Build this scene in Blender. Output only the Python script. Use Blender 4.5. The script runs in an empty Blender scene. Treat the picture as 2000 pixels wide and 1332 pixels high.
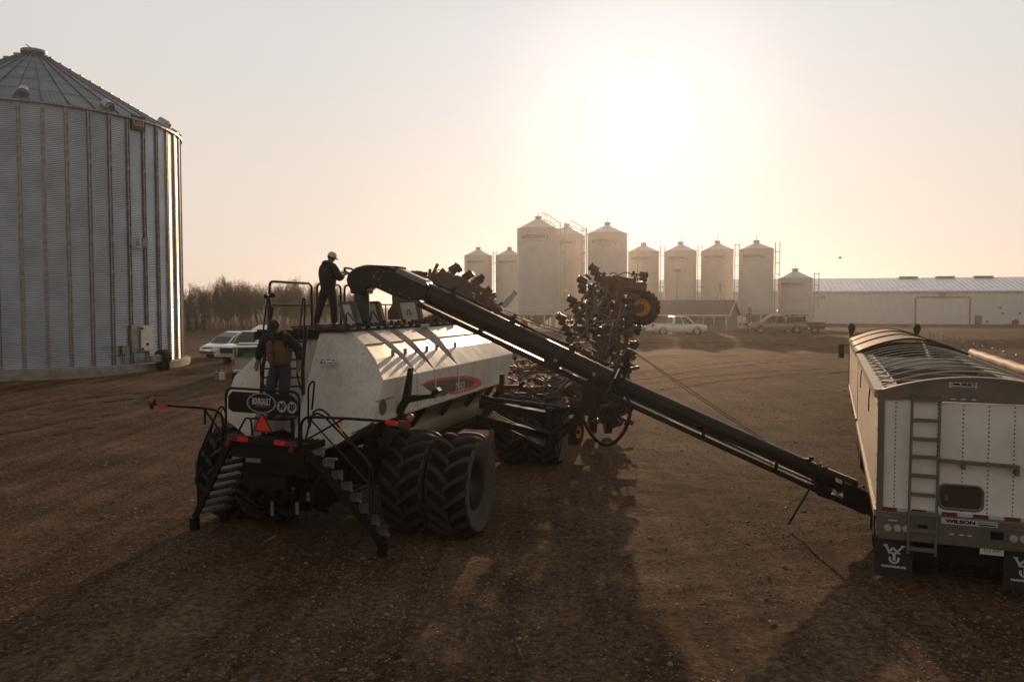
import bpy, bmesh, math, random
from math import sin, cos, pi, radians, atan2, hypot, sqrt, exp
from mathutils import Vector, Matrix, noise
random.seed(7)
R = random.random
U = random.uniform
scene = bpy.context.scene
col = scene.collection

# ------------------------------------------------------------------ camera
F_PX, CAM_H = 1556.0, 4.3
PITCH = math.atan(68 / F_PX)
cam_data = bpy.data.cameras.new('camera')
cam_data.sensor_width = 36.0
cam_data.lens = 28.0
cam_data.clip_start = 0.1
cam_data.clip_end = 20000
cam = bpy.data.objects.new('camera', cam_data)
cam.location = (0, 0, CAM_H)
cam.rotation_euler = (pi / 2 - PITCH, 0, 0)
col.objects.link(cam)
scene.camera = cam

# ------------------------------------------------------------------ sky and sun
SUN_EL, SUN_AZ = radians(13.2), radians(9.1)          # azimuth from +Y towards +X
SKY_STRENGTH, SKY_GAIN, EXPOSURE = 0.1, 6.9, 0.0
world = bpy.data.worlds.new('World')
scene.world = world
world.use_nodes = True
wn = world.node_tree
wn.nodes.clear()
sky = wn.nodes.new('ShaderNodeTexSky')
sky.sky_type = 'NISHITA'
sky.sun_disc = False
sky.sun_elevation = SUN_EL
sky.sun_rotation = SUN_AZ
sky.altitude = 500
sky.air_density = 1.0
sky.dust_density = 6.0
sky.ozone_density = 1.0
bg = wn.nodes.new('ShaderNodeBackground')
bg.inputs['Strength'].default_value = SKY_STRENGTH
wout = wn.nodes.new('ShaderNodeOutputWorld')
# compress the clear-sky brightness, then ramp it by hand, fill behind the camera included
sdir = Vector((sin(SUN_AZ) * cos(SUN_EL), cos(SUN_AZ) * cos(SUN_EL), sin(SUN_EL)))
gm = wn.nodes.new('ShaderNodeGamma'); gm.inputs['Gamma'].default_value = .06
wn.links.new(sky.outputs[0], gm.inputs['Color'])
wtc = wn.nodes.new('ShaderNodeTexCoord')
nrm = wn.nodes.new('ShaderNodeVectorMath'); nrm.operation = 'NORMALIZE'
wn.links.new(wtc.outputs['Generated'], nrm.inputs[0])
dt = wn.nodes.new('ShaderNodeVectorMath'); dt.operation = 'DOT_PRODUCT'
wn.links.new(nrm.outputs[0], dt.inputs[0]); dt.inputs[1].default_value = sdir
ac = wn.nodes.new('ShaderNodeMath'); ac.operation = 'ARCCOSINE'; wn.links.new(dt.outputs['Value'], ac.inputs[0])
dv = wn.nodes.new('ShaderNodeMath'); dv.operation = 'DIVIDE'; wn.links.new(ac.outputs[0], dv.inputs[0]); dv.inputs[1].default_value = pi
def wramp(fac, stops):
    r = wn.nodes.new('ShaderNodeValToRGB'); r.color_ramp.interpolation = 'B_SPLINE' if False else 'EASE'
    e = r.color_ramp.elements
    while len(e) < len(stops): e.new(.5)
    for k, (p, c) in enumerate(stops): e[k].position = p; e[k].color = (*c, 1)
    wn.links.new(fac, r.inputs['Fac']); return r.outputs['Color']
SKY_SUN = [(0.0, (.98, 1.02, 1.12)), (.03, (.86, .90, .99)), (.065, (.80, .83, .90)), (.1, (.83, .845, .88)), (.2, (.87, .87, .88)), (.28, (.74, .735, .73)), (.42, (.56, .54, .52)), (1.0, (.53, .505, .485))]
SKY_EL = [(0.0, (1.32, 1.08, .88)), (.10, (1.22, 1.06, .91)), (.30, (1.09, 1.05, .99)), (.5, (.88, .865, .845)), (1.0, (.52, .53, .56))]
sx = wn.nodes.new('ShaderNodeSeparateXYZ'); wn.links.new(nrm.outputs[0], sx.inputs[0])
m1 = wn.nodes.new('ShaderNodeMix'); m1.data_type = 'RGBA'; m1.blend_type = 'MULTIPLY'; m1.inputs['Factor'].default_value = 1
m2 = wn.nodes.new('ShaderNodeMix'); m2.data_type = 'RGBA'; m2.blend_type = 'MULTIPLY'; m2.inputs['Factor'].default_value = 1
wn.links.new(gm.outputs[0], m1.inputs['A']); wn.links.new(wramp(dv.outputs[0], SKY_SUN), m1.inputs['B'])
wn.links.new(m1.outputs['Result'], m2.inputs['A']); wn.links.new(wramp(sx.outputs['Z'], SKY_EL), m2.inputs['B'])
gain = wn.nodes.new('ShaderNodeVectorMath'); gain.operation = 'SCALE'; gain.inputs['Scale'].default_value = SKY_GAIN
wn.links.new(m2.outputs['Result'], gain.inputs[0])
wn.links.new(gain.outputs[0], bg.inputs[0])
wn.links.new(bg.outputs[0], wout.inputs[0])

sun_data = bpy.data.lights.new('sun', 'SUN')
sun_data.energy = 3.5
sun_data.angle = radians(0.6)
sun_data.color = (1.0, 0.64, 0.36)
sun = bpy.data.objects.new('sun', sun_data)
sdir = Vector((sin(SUN_AZ) * cos(SUN_EL), cos(SUN_AZ) * cos(SUN_EL), sin(SUN_EL)))
sun.rotation_euler = sdir.to_track_quat('Z', 'Y').to_euler()
sun.location = (10, 60, 40)
col.objects.link(sun)

scene.view_settings.view_transform = 'Standard'
scene.view_settings.look = 'None'
scene.view_settings.exposure = EXPOSURE
scene.view_settings.gamma = 1
scene.view_settings.use_curve_mapping = False
scene.cycles.use_denoising = True
scene.cycles.max_bounces = 6
scene.cycles.diffuse_bounces = 3
scene.cycles.glossy_bounces = 3
scene.cycles.transmission_bounces = 4
scene.cycles.volume_bounces = 0
scene.cycles.sample_clamp_indirect = 4

# ------------------------------------------------------------------ pixel helpers (photo pixels, 2000 wide)
_c, _s = cos(PITCH), sin(PITCH)
def ray(px, py):
    x, v = (px - 1000) / F_PX, (666 - py) / F_PX
    Y = _c + v * _s
    return x / Y, (-_s + v * _c) / Y
def at(px, py, Y):
    k, m = ray(px, py)
    return Vector((k * Y, Y, CAM_H + m * Y))
def sm(a, b, x):
    t = min(1, max(0, (x - a) / (b - a)))
    return t * t * (3 - 2 * t)
def hgt(x, y):
    h = 0.5 * sm(28, 55, y) + 0.35 * sm(60, 110, y) * (1 - sm(0, 12, x))
    d = y + 0.10 * (x - 20)
    h += 0.75 * sm(72, 76.5, d) * sm(3, 16, x)
    h -= 0.25 * sm(92, 110, y) * sm(3, 16, x)
    h += 0.06 * (noise.noise(Vector((x * .22, y * .22, 3))) + 0.5 * noise.noise(Vector((x * .7, y * .7, 9)))) * sm(4, 14, y) * (1 - .5 * sm(150, 400, y))
    return h
def ground(px, py):
    k, m = ray(px, py)
    Y = 5.0
    while Y < 3000:
        if CAM_H + m * Y <= hgt(k * Y, Y): break
        Y *= 1.004
    return Vector((k * Y, Y, hgt(k * Y, Y)))

# ------------------------------------------------------------------ materials
def new_mat(name):
    m = bpy.data.materials.new(name)
    m.use_nodes = True
    nt = m.node_tree
    return m, nt, nt.nodes['Principled BSDF']
def mat(name, color, rough=0.6, metal=0.0, var=0.0, scale=3.0, bump=0.0, bscale=40.0, spec=0.5, dirt=None, dirt_amt=0.5, dscale=1.5, rvar=0.0, coat=0.0):
    m, nt, b = new_mat(name)
    b.inputs['Roughness'].default_value = rough
    b.inputs['Metallic'].default_value = metal
    b.inputs['Specular IOR Level'].default_value = spec
    b.inputs['Coat Weight'].default_value = coat
    b.inputs['Base Color'].default_value = (*color, 1)
    tc = nt.nodes.new('ShaderNodeTexCoord')
    last = None
    if var > 0:
        n = nt.nodes.new('ShaderNodeTexNoise'); n.inputs['Scale'].default_value = scale; n.inputs['Detail'].default_value = 6
        nt.links.new(tc.outputs['Object'], n.inputs['Vector'])
        r = nt.nodes.new('ShaderNodeValToRGB')
        r.color_ramp.elements[0].position = .3; r.color_ramp.elements[1].position = .7
        r.color_ramp.elements[0].color = (*[c * (1 - var) for c in color], 1)
        r.color_ramp.elements[1].color = (*[min(1, c * (1 + var)) for c in color], 1)
        nt.links.new(n.outputs['Fac'], r.inputs['Fac'])
        last = r.outputs['Color']
    if dirt is not None:
        n2 = nt.nodes.new('ShaderNodeTexNoise'); n2.inputs['Scale'].default_value = dscale; n2.inputs['Detail'].default_value = 8; n2.inputs['Roughness'].default_value = .7
        nt.links.new(tc.outputs['Object'], n2.inputs['Vector'])
        r2 = nt.nodes.new('ShaderNodeValToRGB')
        r2.color_ramp.elements[0].position = .45; r2.color_ramp.elements[1].position = .75
        r2.color_ramp.elements[0].color = (0, 0, 0, 1); r2.color_ramp.elements[1].color = (dirt_amt,) * 3 + (1,)
        nt.links.new(n2.outputs['Fac'], r2.inputs['Fac'])
        mx = nt.nodes.new('ShaderNodeMix'); mx.data_type = 'RGBA'
        nt.links.new(r2.outputs['Color'], mx.inputs['Factor'])
        if last: nt.links.new(last, mx.inputs['A'])
        else: mx.inputs['A'].default_value = (*color, 1)
        mx.inputs['B'].default_value = (*dirt, 1)
        last = mx.outputs['Result']
    if last: nt.links.new(last, b.inputs['Base Color'])
    if rvar > 0:
        n4 = nt.nodes.new('ShaderNodeTexNoise'); n4.inputs['Scale'].default_value = scale * 2; n4.inputs['Detail'].default_value = 5
        nt.links.new(tc.outputs['Object'], n4.inputs['Vector'])
        mr = nt.nodes.new('ShaderNodeMapRange')
        mr.inputs['To Min'].default_value = max(0.02, rough - rvar); mr.inputs['To Max'].default_value = min(1, rough + rvar)
        nt.links.new(n4.outputs['Fac'], mr.inputs['Value']); nt.links.new(mr.outputs['Result'], b.inputs['Roughness'])
    if bump > 0:
        n3 = nt.nodes.new('ShaderNodeTexNoise'); n3.inputs['Scale'].default_value = bscale; n3.inputs['Detail'].default_value = 4
        nt.links.new(tc.outputs['Object'], n3.inputs['Vector'])
        bp = nt.nodes.new('ShaderNodeBump'); bp.inputs['Strength'].default_value = bump; bp.inputs['Distance'].default_value = .02
        nt.links.new(n3.outputs['Fac'], bp.inputs['Height']); nt.links.new(bp.outputs['Normal'], b.inputs['Normal'])
    return m

# ------------------------------------------------------------------ mesh builder
class MB:
    def __init__(s, M=None):
        s.v, s.f, s.mi, s.cur = [], [], [], 0
        s.M = M or Matrix()
    def add(s, vs, fs):
        o = len(s.v); M = s.M
        s.v += [tuple(M @ Vector(p)) for p in vs]
        s.f += [tuple(i + o for i in f) for f in fs]
        s.mi += [s.cur] * len(fs)
        return s
    def box(s, c, size, rot=None, taper=None):
        x, y, z = size[0] / 2, size[1] / 2, size[2] / 2
        P = [(-x, -y, -z), (x, -y, -z), (x, y, -z), (-x, y, -z), (-x, -y, z), (x, -y, z), (x, y, z), (-x, y, z)]
        if taper: P = [(p[0] * (taper if p[2] > 0 else 1), p[1] * (taper if p[2] > 0 else 1), p[2]) for p in P]
        if rot is not None: P = [rot @ Vector(p) for p in P]
        return s.add([(p[0] + c[0], p[1] + c[1], p[2] + c[2]) for p in P],
                     [(0, 3, 2, 1), (4, 5, 6, 7), (0, 1, 5, 4), (1, 2, 6, 5), (2, 3, 7, 6), (3, 0, 4, 7)])
    def bar(s, p0, p1, w, h=None, up=(0, 0, 1)):
        p0, p1 = Vector(p0), Vector(p1); d = (p1 - p0); L = d.length
        if L < 1e-6: return s
        d /= L; u = Vector(up)
        x = d.cross(u)
        if x.length < 1e-3: x = d.cross(Vector((1, 0, 0)))
        x.normalize(); z = x.cross(d)
        return s.box((p0 + p1) / 2, (w, L, h or w), Matrix((x, d, z)).transposed())
    def tube(s, pts, r, n=8, cap=True, closed=False):
        pts = [Vector(p) for p in pts]; N = len(pts)
        rs = r if isinstance(r, (list, tuple)) else [r] * N
        vs, fs = [], []
        up = None
        for i, p in enumerate(pts):
            a, b = pts[max(0, i - 1)], pts[min(N - 1, i + 1)]
            if closed: a, b = pts[i - 1], pts[(i + 1) % N]
            d = (b - a)
            if d.length < 1e-9: d = Vector((0, 0, 1))
            d.normalize()
            if up is None:
                up = Vector((0, 0, 1)) if abs(d.z) < .9 else Vector((1, 0, 0))
            x = d.cross(up)
            if x.length < 1e-4: x = d.cross(Vector((0, 1, 0.3)))
            x.normalize(); z = x.cross(d); up = z
            for k in range(n):
                t = 2 * pi * k / n
                vs.append(p + (x * cos(t) + z * sin(t)) * rs[i])
        for i in range(N if closed else N - 1):
            j = (i + 1) % N
            for k in range(n):
                l = (k + 1) % n
                fs.append((i * n + k, i * n + l, j * n + l, j * n + k))
        if cap and not closed:
            fs.append(tuple(range(n - 1, -1, -1))); fs.append(tuple((N - 1) * n + k for k in range(n)))
        return s.add(vs, fs)
    def cyl(s, p0, p1, r0, r1=None, n=12, cap=True):
        return s.tube([p0, p1], [r0, r0 if r1 is None else r1], n, cap)
    def lathe(s, prof, n=24, c=(0, 0, 0), axis='z', cap=False, a0=0, a1=2 * pi):
        vs, fs = [], []; full = abs(a1 - a0 - 2 * pi) < 1e-6
        m = n if full else n + 1; K = len(prof)
        for k in range(m):
            t = a0 + (a1 - a0) * k / n
            for r, h in prof:
                if axis == 'z': p = (r * cos(t), r * sin(t), h)
                elif axis == 'x': p = (h, r * cos(t), r * sin(t))
                else: p = (r * sin(t), h, r * cos(t))
                vs.append((p[0] + c[0], p[1] + c[1], p[2] + c[2]))
        for k in range(n):
            l = (k + 1) % m
            for j in range(K - 1):
                fs.append((k * K + j, l * K + j, l * K + j + 1, k * K + j + 1))
        if cap and full:
            fs.append(tuple(k * K for k in range(m - 1, -1, -1))); fs.append(tuple(k * K + K - 1 for k in range(m)))
        return s.add(vs, fs)
    def prism(s, poly, o, ex, ey, ez, t):
        """2-D outline in the plane (o, ex, ey), t thick along ez, centred"""
        o, ex, ey, ez = Vector(o), Vector(ex), Vector(ey), Vector(ez)
        n = len(poly)
        vs = [o + ex * a + ey * b - ez * t / 2 for a, b in poly] + [o + ex * a + ey * b + ez * t / 2 for a, b in poly]
        fs = [tuple(range(n - 1, -1, -1)), tuple(range(n, 2 * n))]
        fs += [(i, (i + 1) % n, n + (i + 1) % n, n + i) for i in range(n)]
        return s.add(vs, fs)
    def loft(s, rings, cap=True, closed=True):
        n = len(rings[0]); vs = [p for r in rings for p in r]; fs = []
        for i in range(len(rings) - 1):
            for k in range(n if closed else n - 1):
                l = (k + 1) % n
                fs.append((i * n + k, i * n + l, (i + 1) * n + l, (i + 1) * n + k))
        if cap and closed:
            fs.append(tuple(range(n - 1, -1, -1))); fs.append(tuple((len(rings) - 1) * n + k for k in range(n)))
        return s.add(vs, fs)
    def ball(s, c, r, n=10, m=6, sc=(1, 1, 1)):
        vs, fs = [(c[0], c[1], c[2] - r * sc[2])], []
        for i in range(1, m):
            a = -pi / 2 + pi * i / m
            for k in range(n):
                t = 2 * pi * k / n
                vs.append((c[0] + r * sc[0] * cos(a) * cos(t), c[1] + r * sc[1] * cos(a) * sin(t), c[2] + r * sc[2] * sin(a)))
        vs.append((c[0], c[1], c[2] + r * sc[2])); T = len(vs) - 1
        for k in range(n):
            l = (k + 1) % n
            fs.append((0, 1 + l, 1 + k)); fs.append((T, 1 + (m - 2) * n + k, 1 + (m - 2) * n + l))
            for i in range(m - 2):
                fs.append((1 + i * n + k, 1 + i * n + l, 1 + (i + 1) * n + l, 1 + (i + 1) * n + k))
        return s.add(vs, fs)
    def build_each(s, name, mats, parent=None, **k):
        """one object for every separate piece of the mesh"""
        par = list(range(len(s.v)))
        def find(i):
            while par[i] != i: par[i] = par[par[i]]; i = par[i]
            return i
        for f in s.f:
            r = find(f[0])
            for i in f[1:]: par[find(i)] = r
        groups = {}
        for n_, f in enumerate(s.f): groups.setdefault(find(f[0]), []).append(n_)
        out = []
        for g in groups.values():
            ids = sorted({i for n_ in g for i in s.f[n_]}); mp = {i: j for j, i in enumerate(ids)}
            m = type(s)(); m.v = [s.v[i] for i in ids]; m.f = [tuple(mp[i] for i in s.f[n_]) for n_ in g]; m.mi = [s.mi[n_] for n_ in g]
            out.append(m.build(name, mats, parent, **k))
        return out
    def build(s, name, mats, parent=None, smooth=None, bevel=0, loc=None, rot=None):
        me = bpy.data.meshes.new(name)
        me.from_pydata(s.v, [], s.f)
        for m in (mats if isinstance(mats, (list, tuple)) else [mats]): me.materials.append(m)
        if any(s.mi): me.polygons.foreach_set('material_index', s.mi)
        if smooth:
            me.polygons.foreach_set('use_smooth', [True] * len(me.polygons))
            me.set_sharp_from_angle(angle=radians(smooth))
        me.update()
        o = bpy.data.objects.new(name, me)
        col.objects.link(o)
        if parent: o.parent = parent
        if loc is not None: o.location = loc
        if rot is not None: o.rotation_euler = rot
        if bevel:
            bv = o.modifiers.new('bevel', 'BEVEL'); bv.width = bevel; bv.segments = 2; bv.limit_method = 'ANGLE'; bv.angle_limit = radians(35)
            bv.harden_normals = False
        return o
def tag(o, label=None, cat=None, group=None, kind=None):
    if label: o['label'] = label
    if cat: o['category'] = cat
    if group: o['group'] = group
    if kind: o['kind'] = kind
    return o
def thing(name, loc, label, cat, group=None, rz=0.0):
    o = bpy.data.objects.new(name, None)
    o.empty_display_size = .3
    o.location = loc; o.rotation_euler = (0, 0, rz)
    col.objects.link(o)
    return tag(o, label, cat, group)
def copy_tree(o, parent=None):
    c = o.copy(); col.objects.link(c); c.parent = parent
    for ch in list(o.children): copy_tree(ch, c)
    return c
def text_mb(body, size, M, extrude=.004, bold=False, sx=1.0, shear=0.0, align='CENTER', offset=0.0):
    """flat raised lettering in the XY plane of M"""
    cu = bpy.data.curves.new('lettering', 'FONT')
    cu.body = body; cu.size = size; cu.extrude = extrude; cu.align_x = align; cu.align_y = 'CENTER'; cu.shear = shear
    cu.resolution_u = 3; cu.offset = offset
    o = bpy.data.objects.new('lettering', cu); col.objects.link(o)
    dg = bpy.context.evaluated_depsgraph_get(); dg.update()
    me = bpy.data.meshes.new_from_object(o.evaluated_get(dg))
    mb = MB(M)
    mb.add([(v.co.x * sx, v.co.y, v.co.z) for v in me.vertices], [tuple(p.vertices) for p in me.polygons])
    bpy.data.objects.remove(o); bpy.data.curves.remove(cu); bpy.data.meshes.remove(me)
    return mb
def frame(o, x, y):
    """matrix with origin o, local X along x, local Y along y"""
    x = Vector(x).normalized(); z = x.cross(Vector(y)).normalized(); y = z.cross(x)
    M = Matrix((x, y, z)).transposed().to_4x4(); M.translation = Vector(o)
    return M
def arc(c, r, a0, a1, n, ex=(1, 0, 0), ey=(0, 0, 1)):
    c, ex, ey = Vector(c), Vector(ex), Vector(ey)
    return [c + (ex * cos(a0 + (a1 - a0) * i / n) + ey * sin(a0 + (a1 - a0) * i / n)) * r for i in range(n + 1)]
def round_path(pts, r, n=4):
    """polyline with its inner corners rounded"""
    pts = [Vector(p) for p in pts]; out = [pts[0]]
    for i in range(1, len(pts) - 1):
        a, b, c = pts[i - 1], pts[i], pts[i + 1]
        d0, d1 = (a - b), (c - b); q = min(r, d0.length * .45, d1.length * .45)
        p0, p1 = b + d0.normalized() * q, b + d1.normalized() * q
        for k in range(n + 1):
            t = k / n
            out.append(p0 * (1 - t) ** 2 + b * 2 * t * (1 - t) + p1 * t * t)
    out.append(pts[-1])
    return out
# ------------------------------------------------------------------ shared materials
M_BLACK = mat('black_paint', (.006, .0055, .005), .42, var=.3, scale=6, dirt=(.035, .025, .017), dirt_amt=.3, dscale=2.5, rvar=.12, spec=.22)
M_RUBBER = mat('tyre_rubber', (.008, .0075, .007), .85, var=.3, scale=8, dirt=(.035, .025, .018), dirt_amt=.6, dscale=3, bump=.3, bscale=60, spec=.2)
M_STEEL = mat('galvanised_steel', (.42, .43, .44), .38, 1.0, var=.22, scale=1.2, rvar=.1)
M_GREYSTEEL = mat('dull_steel', (.25, .25, .25), .45, .9, var=.3, scale=4)
M_CHROME = mat('bright_metal', (.7, .7, .7), .15, 1.0)
M_CONC = mat('concrete', (.32, .29, .25), .85, var=.2, scale=2, bump=.4, bscale=20, dirt=(.18, .13, .09), dirt_amt=.6)
M_DARKGLASS = mat('dark_glass', (.012, .014, .015), .12, spec=.3)
M_REDREFL = mat('red_reflector', (.65, .012, .008), .35, spec=.6)
M_REDDULL = mat('dull_red_tape', (.13, .012, .01), .5)
M_WHITE = mat('white_paint', (.72, .71, .69), .35, var=.06, scale=4, dirt=(.35, .27, .19), dirt_amt=.4)
M_AMBER = mat('amber_lens', (.26, .09, .02), .25, spec=.7)
M_BARK = mat('bark', (.085, .062, .045), .9, var=.3, scale=10)

# ------------------------------------------------------------------ ground
def mat_ground():
    m, nt, b = new_mat('gravel_dirt')
    N, L = nt.nodes.new, nt.links.new
    tc = N('ShaderNodeTexCoord')
    def nz(scale, det=6, rough=.6, vec=None):
        n = N('ShaderNodeTexNoise'); n.inputs['Scale'].default_value = scale; n.inputs['Detail'].default_value = det; n.inputs['Roughness'].default_value = rough
        L(vec or tc.outputs['Object'], n.inputs['Vector']); return n.outputs['Fac']
    def ramp(fac, stops):
        r = N('ShaderNodeValToRGB'); e = r.color_ramp.elements
        while len(e) < len(stops): e.new(.5)
        for k, (p, c) in enumerate(stops): e[k].position = p; e[k].color = (*c, 1)
        L(fac, r.inputs['Fac']); return r.outputs['Color']
    def mix(fac, a, bb, mode='MIX'):
        x = N('ShaderNodeMix'); x.data_type = 'RGBA'; x.blend_type = mode
        if isinstance(fac, float): x.inputs['Factor'].default_value = fac
        else: L(fac, x.inputs['Factor'])
        for sck, val in (('A', a), ('B', bb)):
            if isinstance(val, tuple): x.inputs[sck].default_value = (*val, 1)
            else: L(val, x.inputs[sck])
        return x.outputs['Result']
    base = ramp(nz(.35, 8, .62), [(.3, (.064, .0375, .0225)), (.5, (.11, .0665, .04)), (.72, (.172, .111, .071))])
    fine = ramp(nz(9, 6, .75), [(.3, (.25, .24, .23)), (.5, (.95, .95, .95)), (.72, (2.0, 1.95, 1.85))])
    c = mix(1.0, base, fine, 'MULTIPLY')
    # wheel tracks: long stretched noise
    mp = N('ShaderNodeMapping'); mp.inputs['Scale'].default_value = (1.5, .07, 1); mp.inputs['Rotation'].default_value = (0, 0, radians(-62))
    L(tc.outputs['Object'], mp.inputs['Vector'])
    tr = ramp(nz(1.0, 5, .6, mp.outputs['Vector']), [(.36, (.55, .54, .53)), (.52, (1.0, 1.0, 1.0)), (.7, (1.35, 1.32, 1.26))])
    c = mix(.8, c, tr, 'MULTIPLY')
    vo = N('ShaderNodeTexVoronoi'); vo.inputs['Scale'].default_value = 16; vo.inputs['Randomness'].default_value = 1
    L(tc.outputs['Object'], vo.inputs['Vector'])
    st = ramp(vo.outputs['Distance'], [(.0, (1, 1, 1)), (.22, (1, 1, 1)), (.34, (0, 0, 0))])
    pick = ramp(vo.outputs['Color'], [(.62, (0, 0, 0)), (.66, (1, 1, 1))])
    sf = mix(1.0, st, pick, 'MULTIPLY')
    c = mix(sf, c, (.2, .165, .13))
    L(c, b.inputs['Base Color'])
    b.inputs['Roughness'].default_value = .9
    b.inputs['Diffuse Roughness'].default_value = .5
    b.inputs['Specular IOR Level'].default_value = .03
    # relief
    add = N('ShaderNodeMath'); add.operation = 'MULTIPLY_ADD'
    L(nz(3.2, 8, .72), add.inputs[0]); add.inputs[1].default_value = 3.0; L(nz(28, 4, .7), add.inputs[2])
    add2 = N('ShaderNodeMath'); add2.operation = 'MULTIPLY_ADD'; L(sf, add2.inputs[0]); add2.inputs[1].default_value = .5; L(add.outputs[0], add2.inputs[2])
    bp = N('ShaderNodeBump'); bp.inputs['Strength'].default_value = .5; bp.inputs['Distance'].default_value = .04
    add3 = N('ShaderNodeMath'); add3.operation = 'MULTIPLY_ADD'; L(nz(1.0, 5, .6, mp.outputs['Vector']), add3.inputs[0]); add3.inputs[1].default_value = 1.0; L(add2.outputs[0], add3.inputs[2])
    L(add3.outputs[0], bp.inputs['Height']); L(bp.outputs['Normal'], b.inputs['Normal'])
    return m
M_GROUND = mat_ground()
RUTS = [(-9.0, 8.5, .22, .004), (-9.0, 10.6, .22, .004), (0, 20.5, -.55, .012), (0, 22.6, -.55, .012), (5, 9.0, .5, .02), (5, 11.2, .5, .02), (-16, 26, .16, 0), (-16, 28.1, .16, 0)]
def micro(x, y):
    """clods, hollows and wheel ruts of the yard"""
    n1 = noise.noise(Vector((x * 1.3, y * 1.3, 5)))
    h = .016 * n1 + .02 * noise.noise(Vector((x * 3.1, y * 3.1, 1))) + .026 * abs(noise.noise(Vector((x * 6.3, y * 6.3, 8)))) + .016 * noise.noise(Vector((x * 11, y * 11, 3)))
    for x0, y0, k, c in RUTS:
        d = y - (y0 + k * (x - x0) + c * (x - x0) ** 2)
        q = d / sqrt(1 + k * k)
        if abs(q) < .8: h -= .02 * exp(-(q / .2) ** 2) * (.5 + .8 * n1); h += .012 * exp(-((abs(q) - .34) / .1) ** 2)
    return h * sm(45, 32, y) if y > 32 else h
def build_ground():
    ys = [-40, -15, -4, 0]
    y = 1.0
    while y < 5: ys.append(y); y += .5
    while y < 30: ys.append(y); y += .085 + (y - 5) * .009
    while y < 130: ys.append(y); y += .7 + (y - 30) * .02
    ys += [160, 200, 260, 340, 480, 700, 1000, 1500, 2400, 4000]
    xs0 = [-1500, -700, -350, -200, -140, -110, -90]
    x = -75.0
    while x < 75:
        xs0.append(x); x += .13 + max(0, abs(x) - 4) * .02
    xs0 += [80, 95, 120, 160, 240, 400, 800, 1600]
    ny, nx = len(ys), len(xs0)
    mb = MB()
    vs = []
    for yy in ys:
        for xx in xs0:
            h = hgt(xx, yy)
            if yy < 45 and abs(xx) < 40:
                h += micro(xx, yy)
            vs.append((xx, yy, h))
    fs = [(j * nx + i, j * nx + i + 1, (j + 1) * nx + i + 1, (j + 1) * nx + i) for j in range(ny - 1) for i in range(nx - 1)]
    mb.add(vs, fs)
    return tag(mb.build('ground', M_GROUND, smooth=180), kind='structure')
build_ground()
def tracks():
    m, nt, b = new_mat('dark_track_soil')  # darker soil strips along the wheel tracks, broken up by noise
    N, L = nt.nodes.new, nt.links.new
    tc = N('ShaderNodeTexCoord'); n = N('ShaderNodeTexNoise'); n.inputs['Scale'].default_value = 1.6; n.inputs['Detail'].default_value = 8; n.inputs['Roughness'].default_value = .75
    L(tc.outputs['Object'], n.inputs['Vector'])
    r = N('ShaderNodeMapRange'); r.inputs['From Min'].default_value = .42; r.inputs['From Max'].default_value = .6; L(n.outputs['Fac'], r.inputs['Value'])
    b.inputs['Base Color'].default_value = (.05, .032, .021, 1); b.inputs['Roughness'].default_value = .9; b.inputs['Specular IOR Level'].default_value = .05
    t = N('ShaderNodeBsdfTransparent'); mx = N('ShaderNodeMixShader'); out = nt.nodes['Material Output']
    L(r.outputs['Result'], mx.inputs[0]); L(t.outputs[0], mx.inputs[1]); L(b.outputs[0], mx.inputs[2]); L(mx.outputs[0], out.inputs['Surface'])
    for pix in (((960, 772), (1080, 757), (1200, 741), (1330, 722), (1480, 706), (1640, 697)), ((1020, 795), (1140, 778), (1260, 757), (1400, 738), (1520, 727), (1650, 722)), ((1260, 700), (1400, 693), (1540, 691), (1660, 694)), ((20, 812), (120, 790), (240, 776), (330, 768)), ((60, 850), (180, 822), (300, 803)), ((1240, 676), (1380, 676), (1560, 680), (1720, 690))):
        g = [ground(*p) for p in pix]
        for off in (-.95, .95):
            P = []
            for i in range(len(g) - 1):
                for k in range(8): P.append(g[i].lerp(g[i + 1], k / 8))
            mb = MB(); vs = []
            for i in range(len(P)):
                d = (P[min(i + 1, len(P) - 1)] - P[max(0, i - 1)]); d.z = 0; d.normalize(); s = Vector((d.y, -d.x, 0))
                for w in (-.28, .28):
                    q = P[i] + s * (off + w); vs.append((q.x, q.y, hgt(q.x, q.y) + .035))
            mb.add(vs, [(2 * i, 2 * i + 1, 2 * i + 3, 2 * i + 2) for i in range(len(P) - 1)])
            tag(mb.build('wheel_track', m), kind='structure')
tracks()

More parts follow.
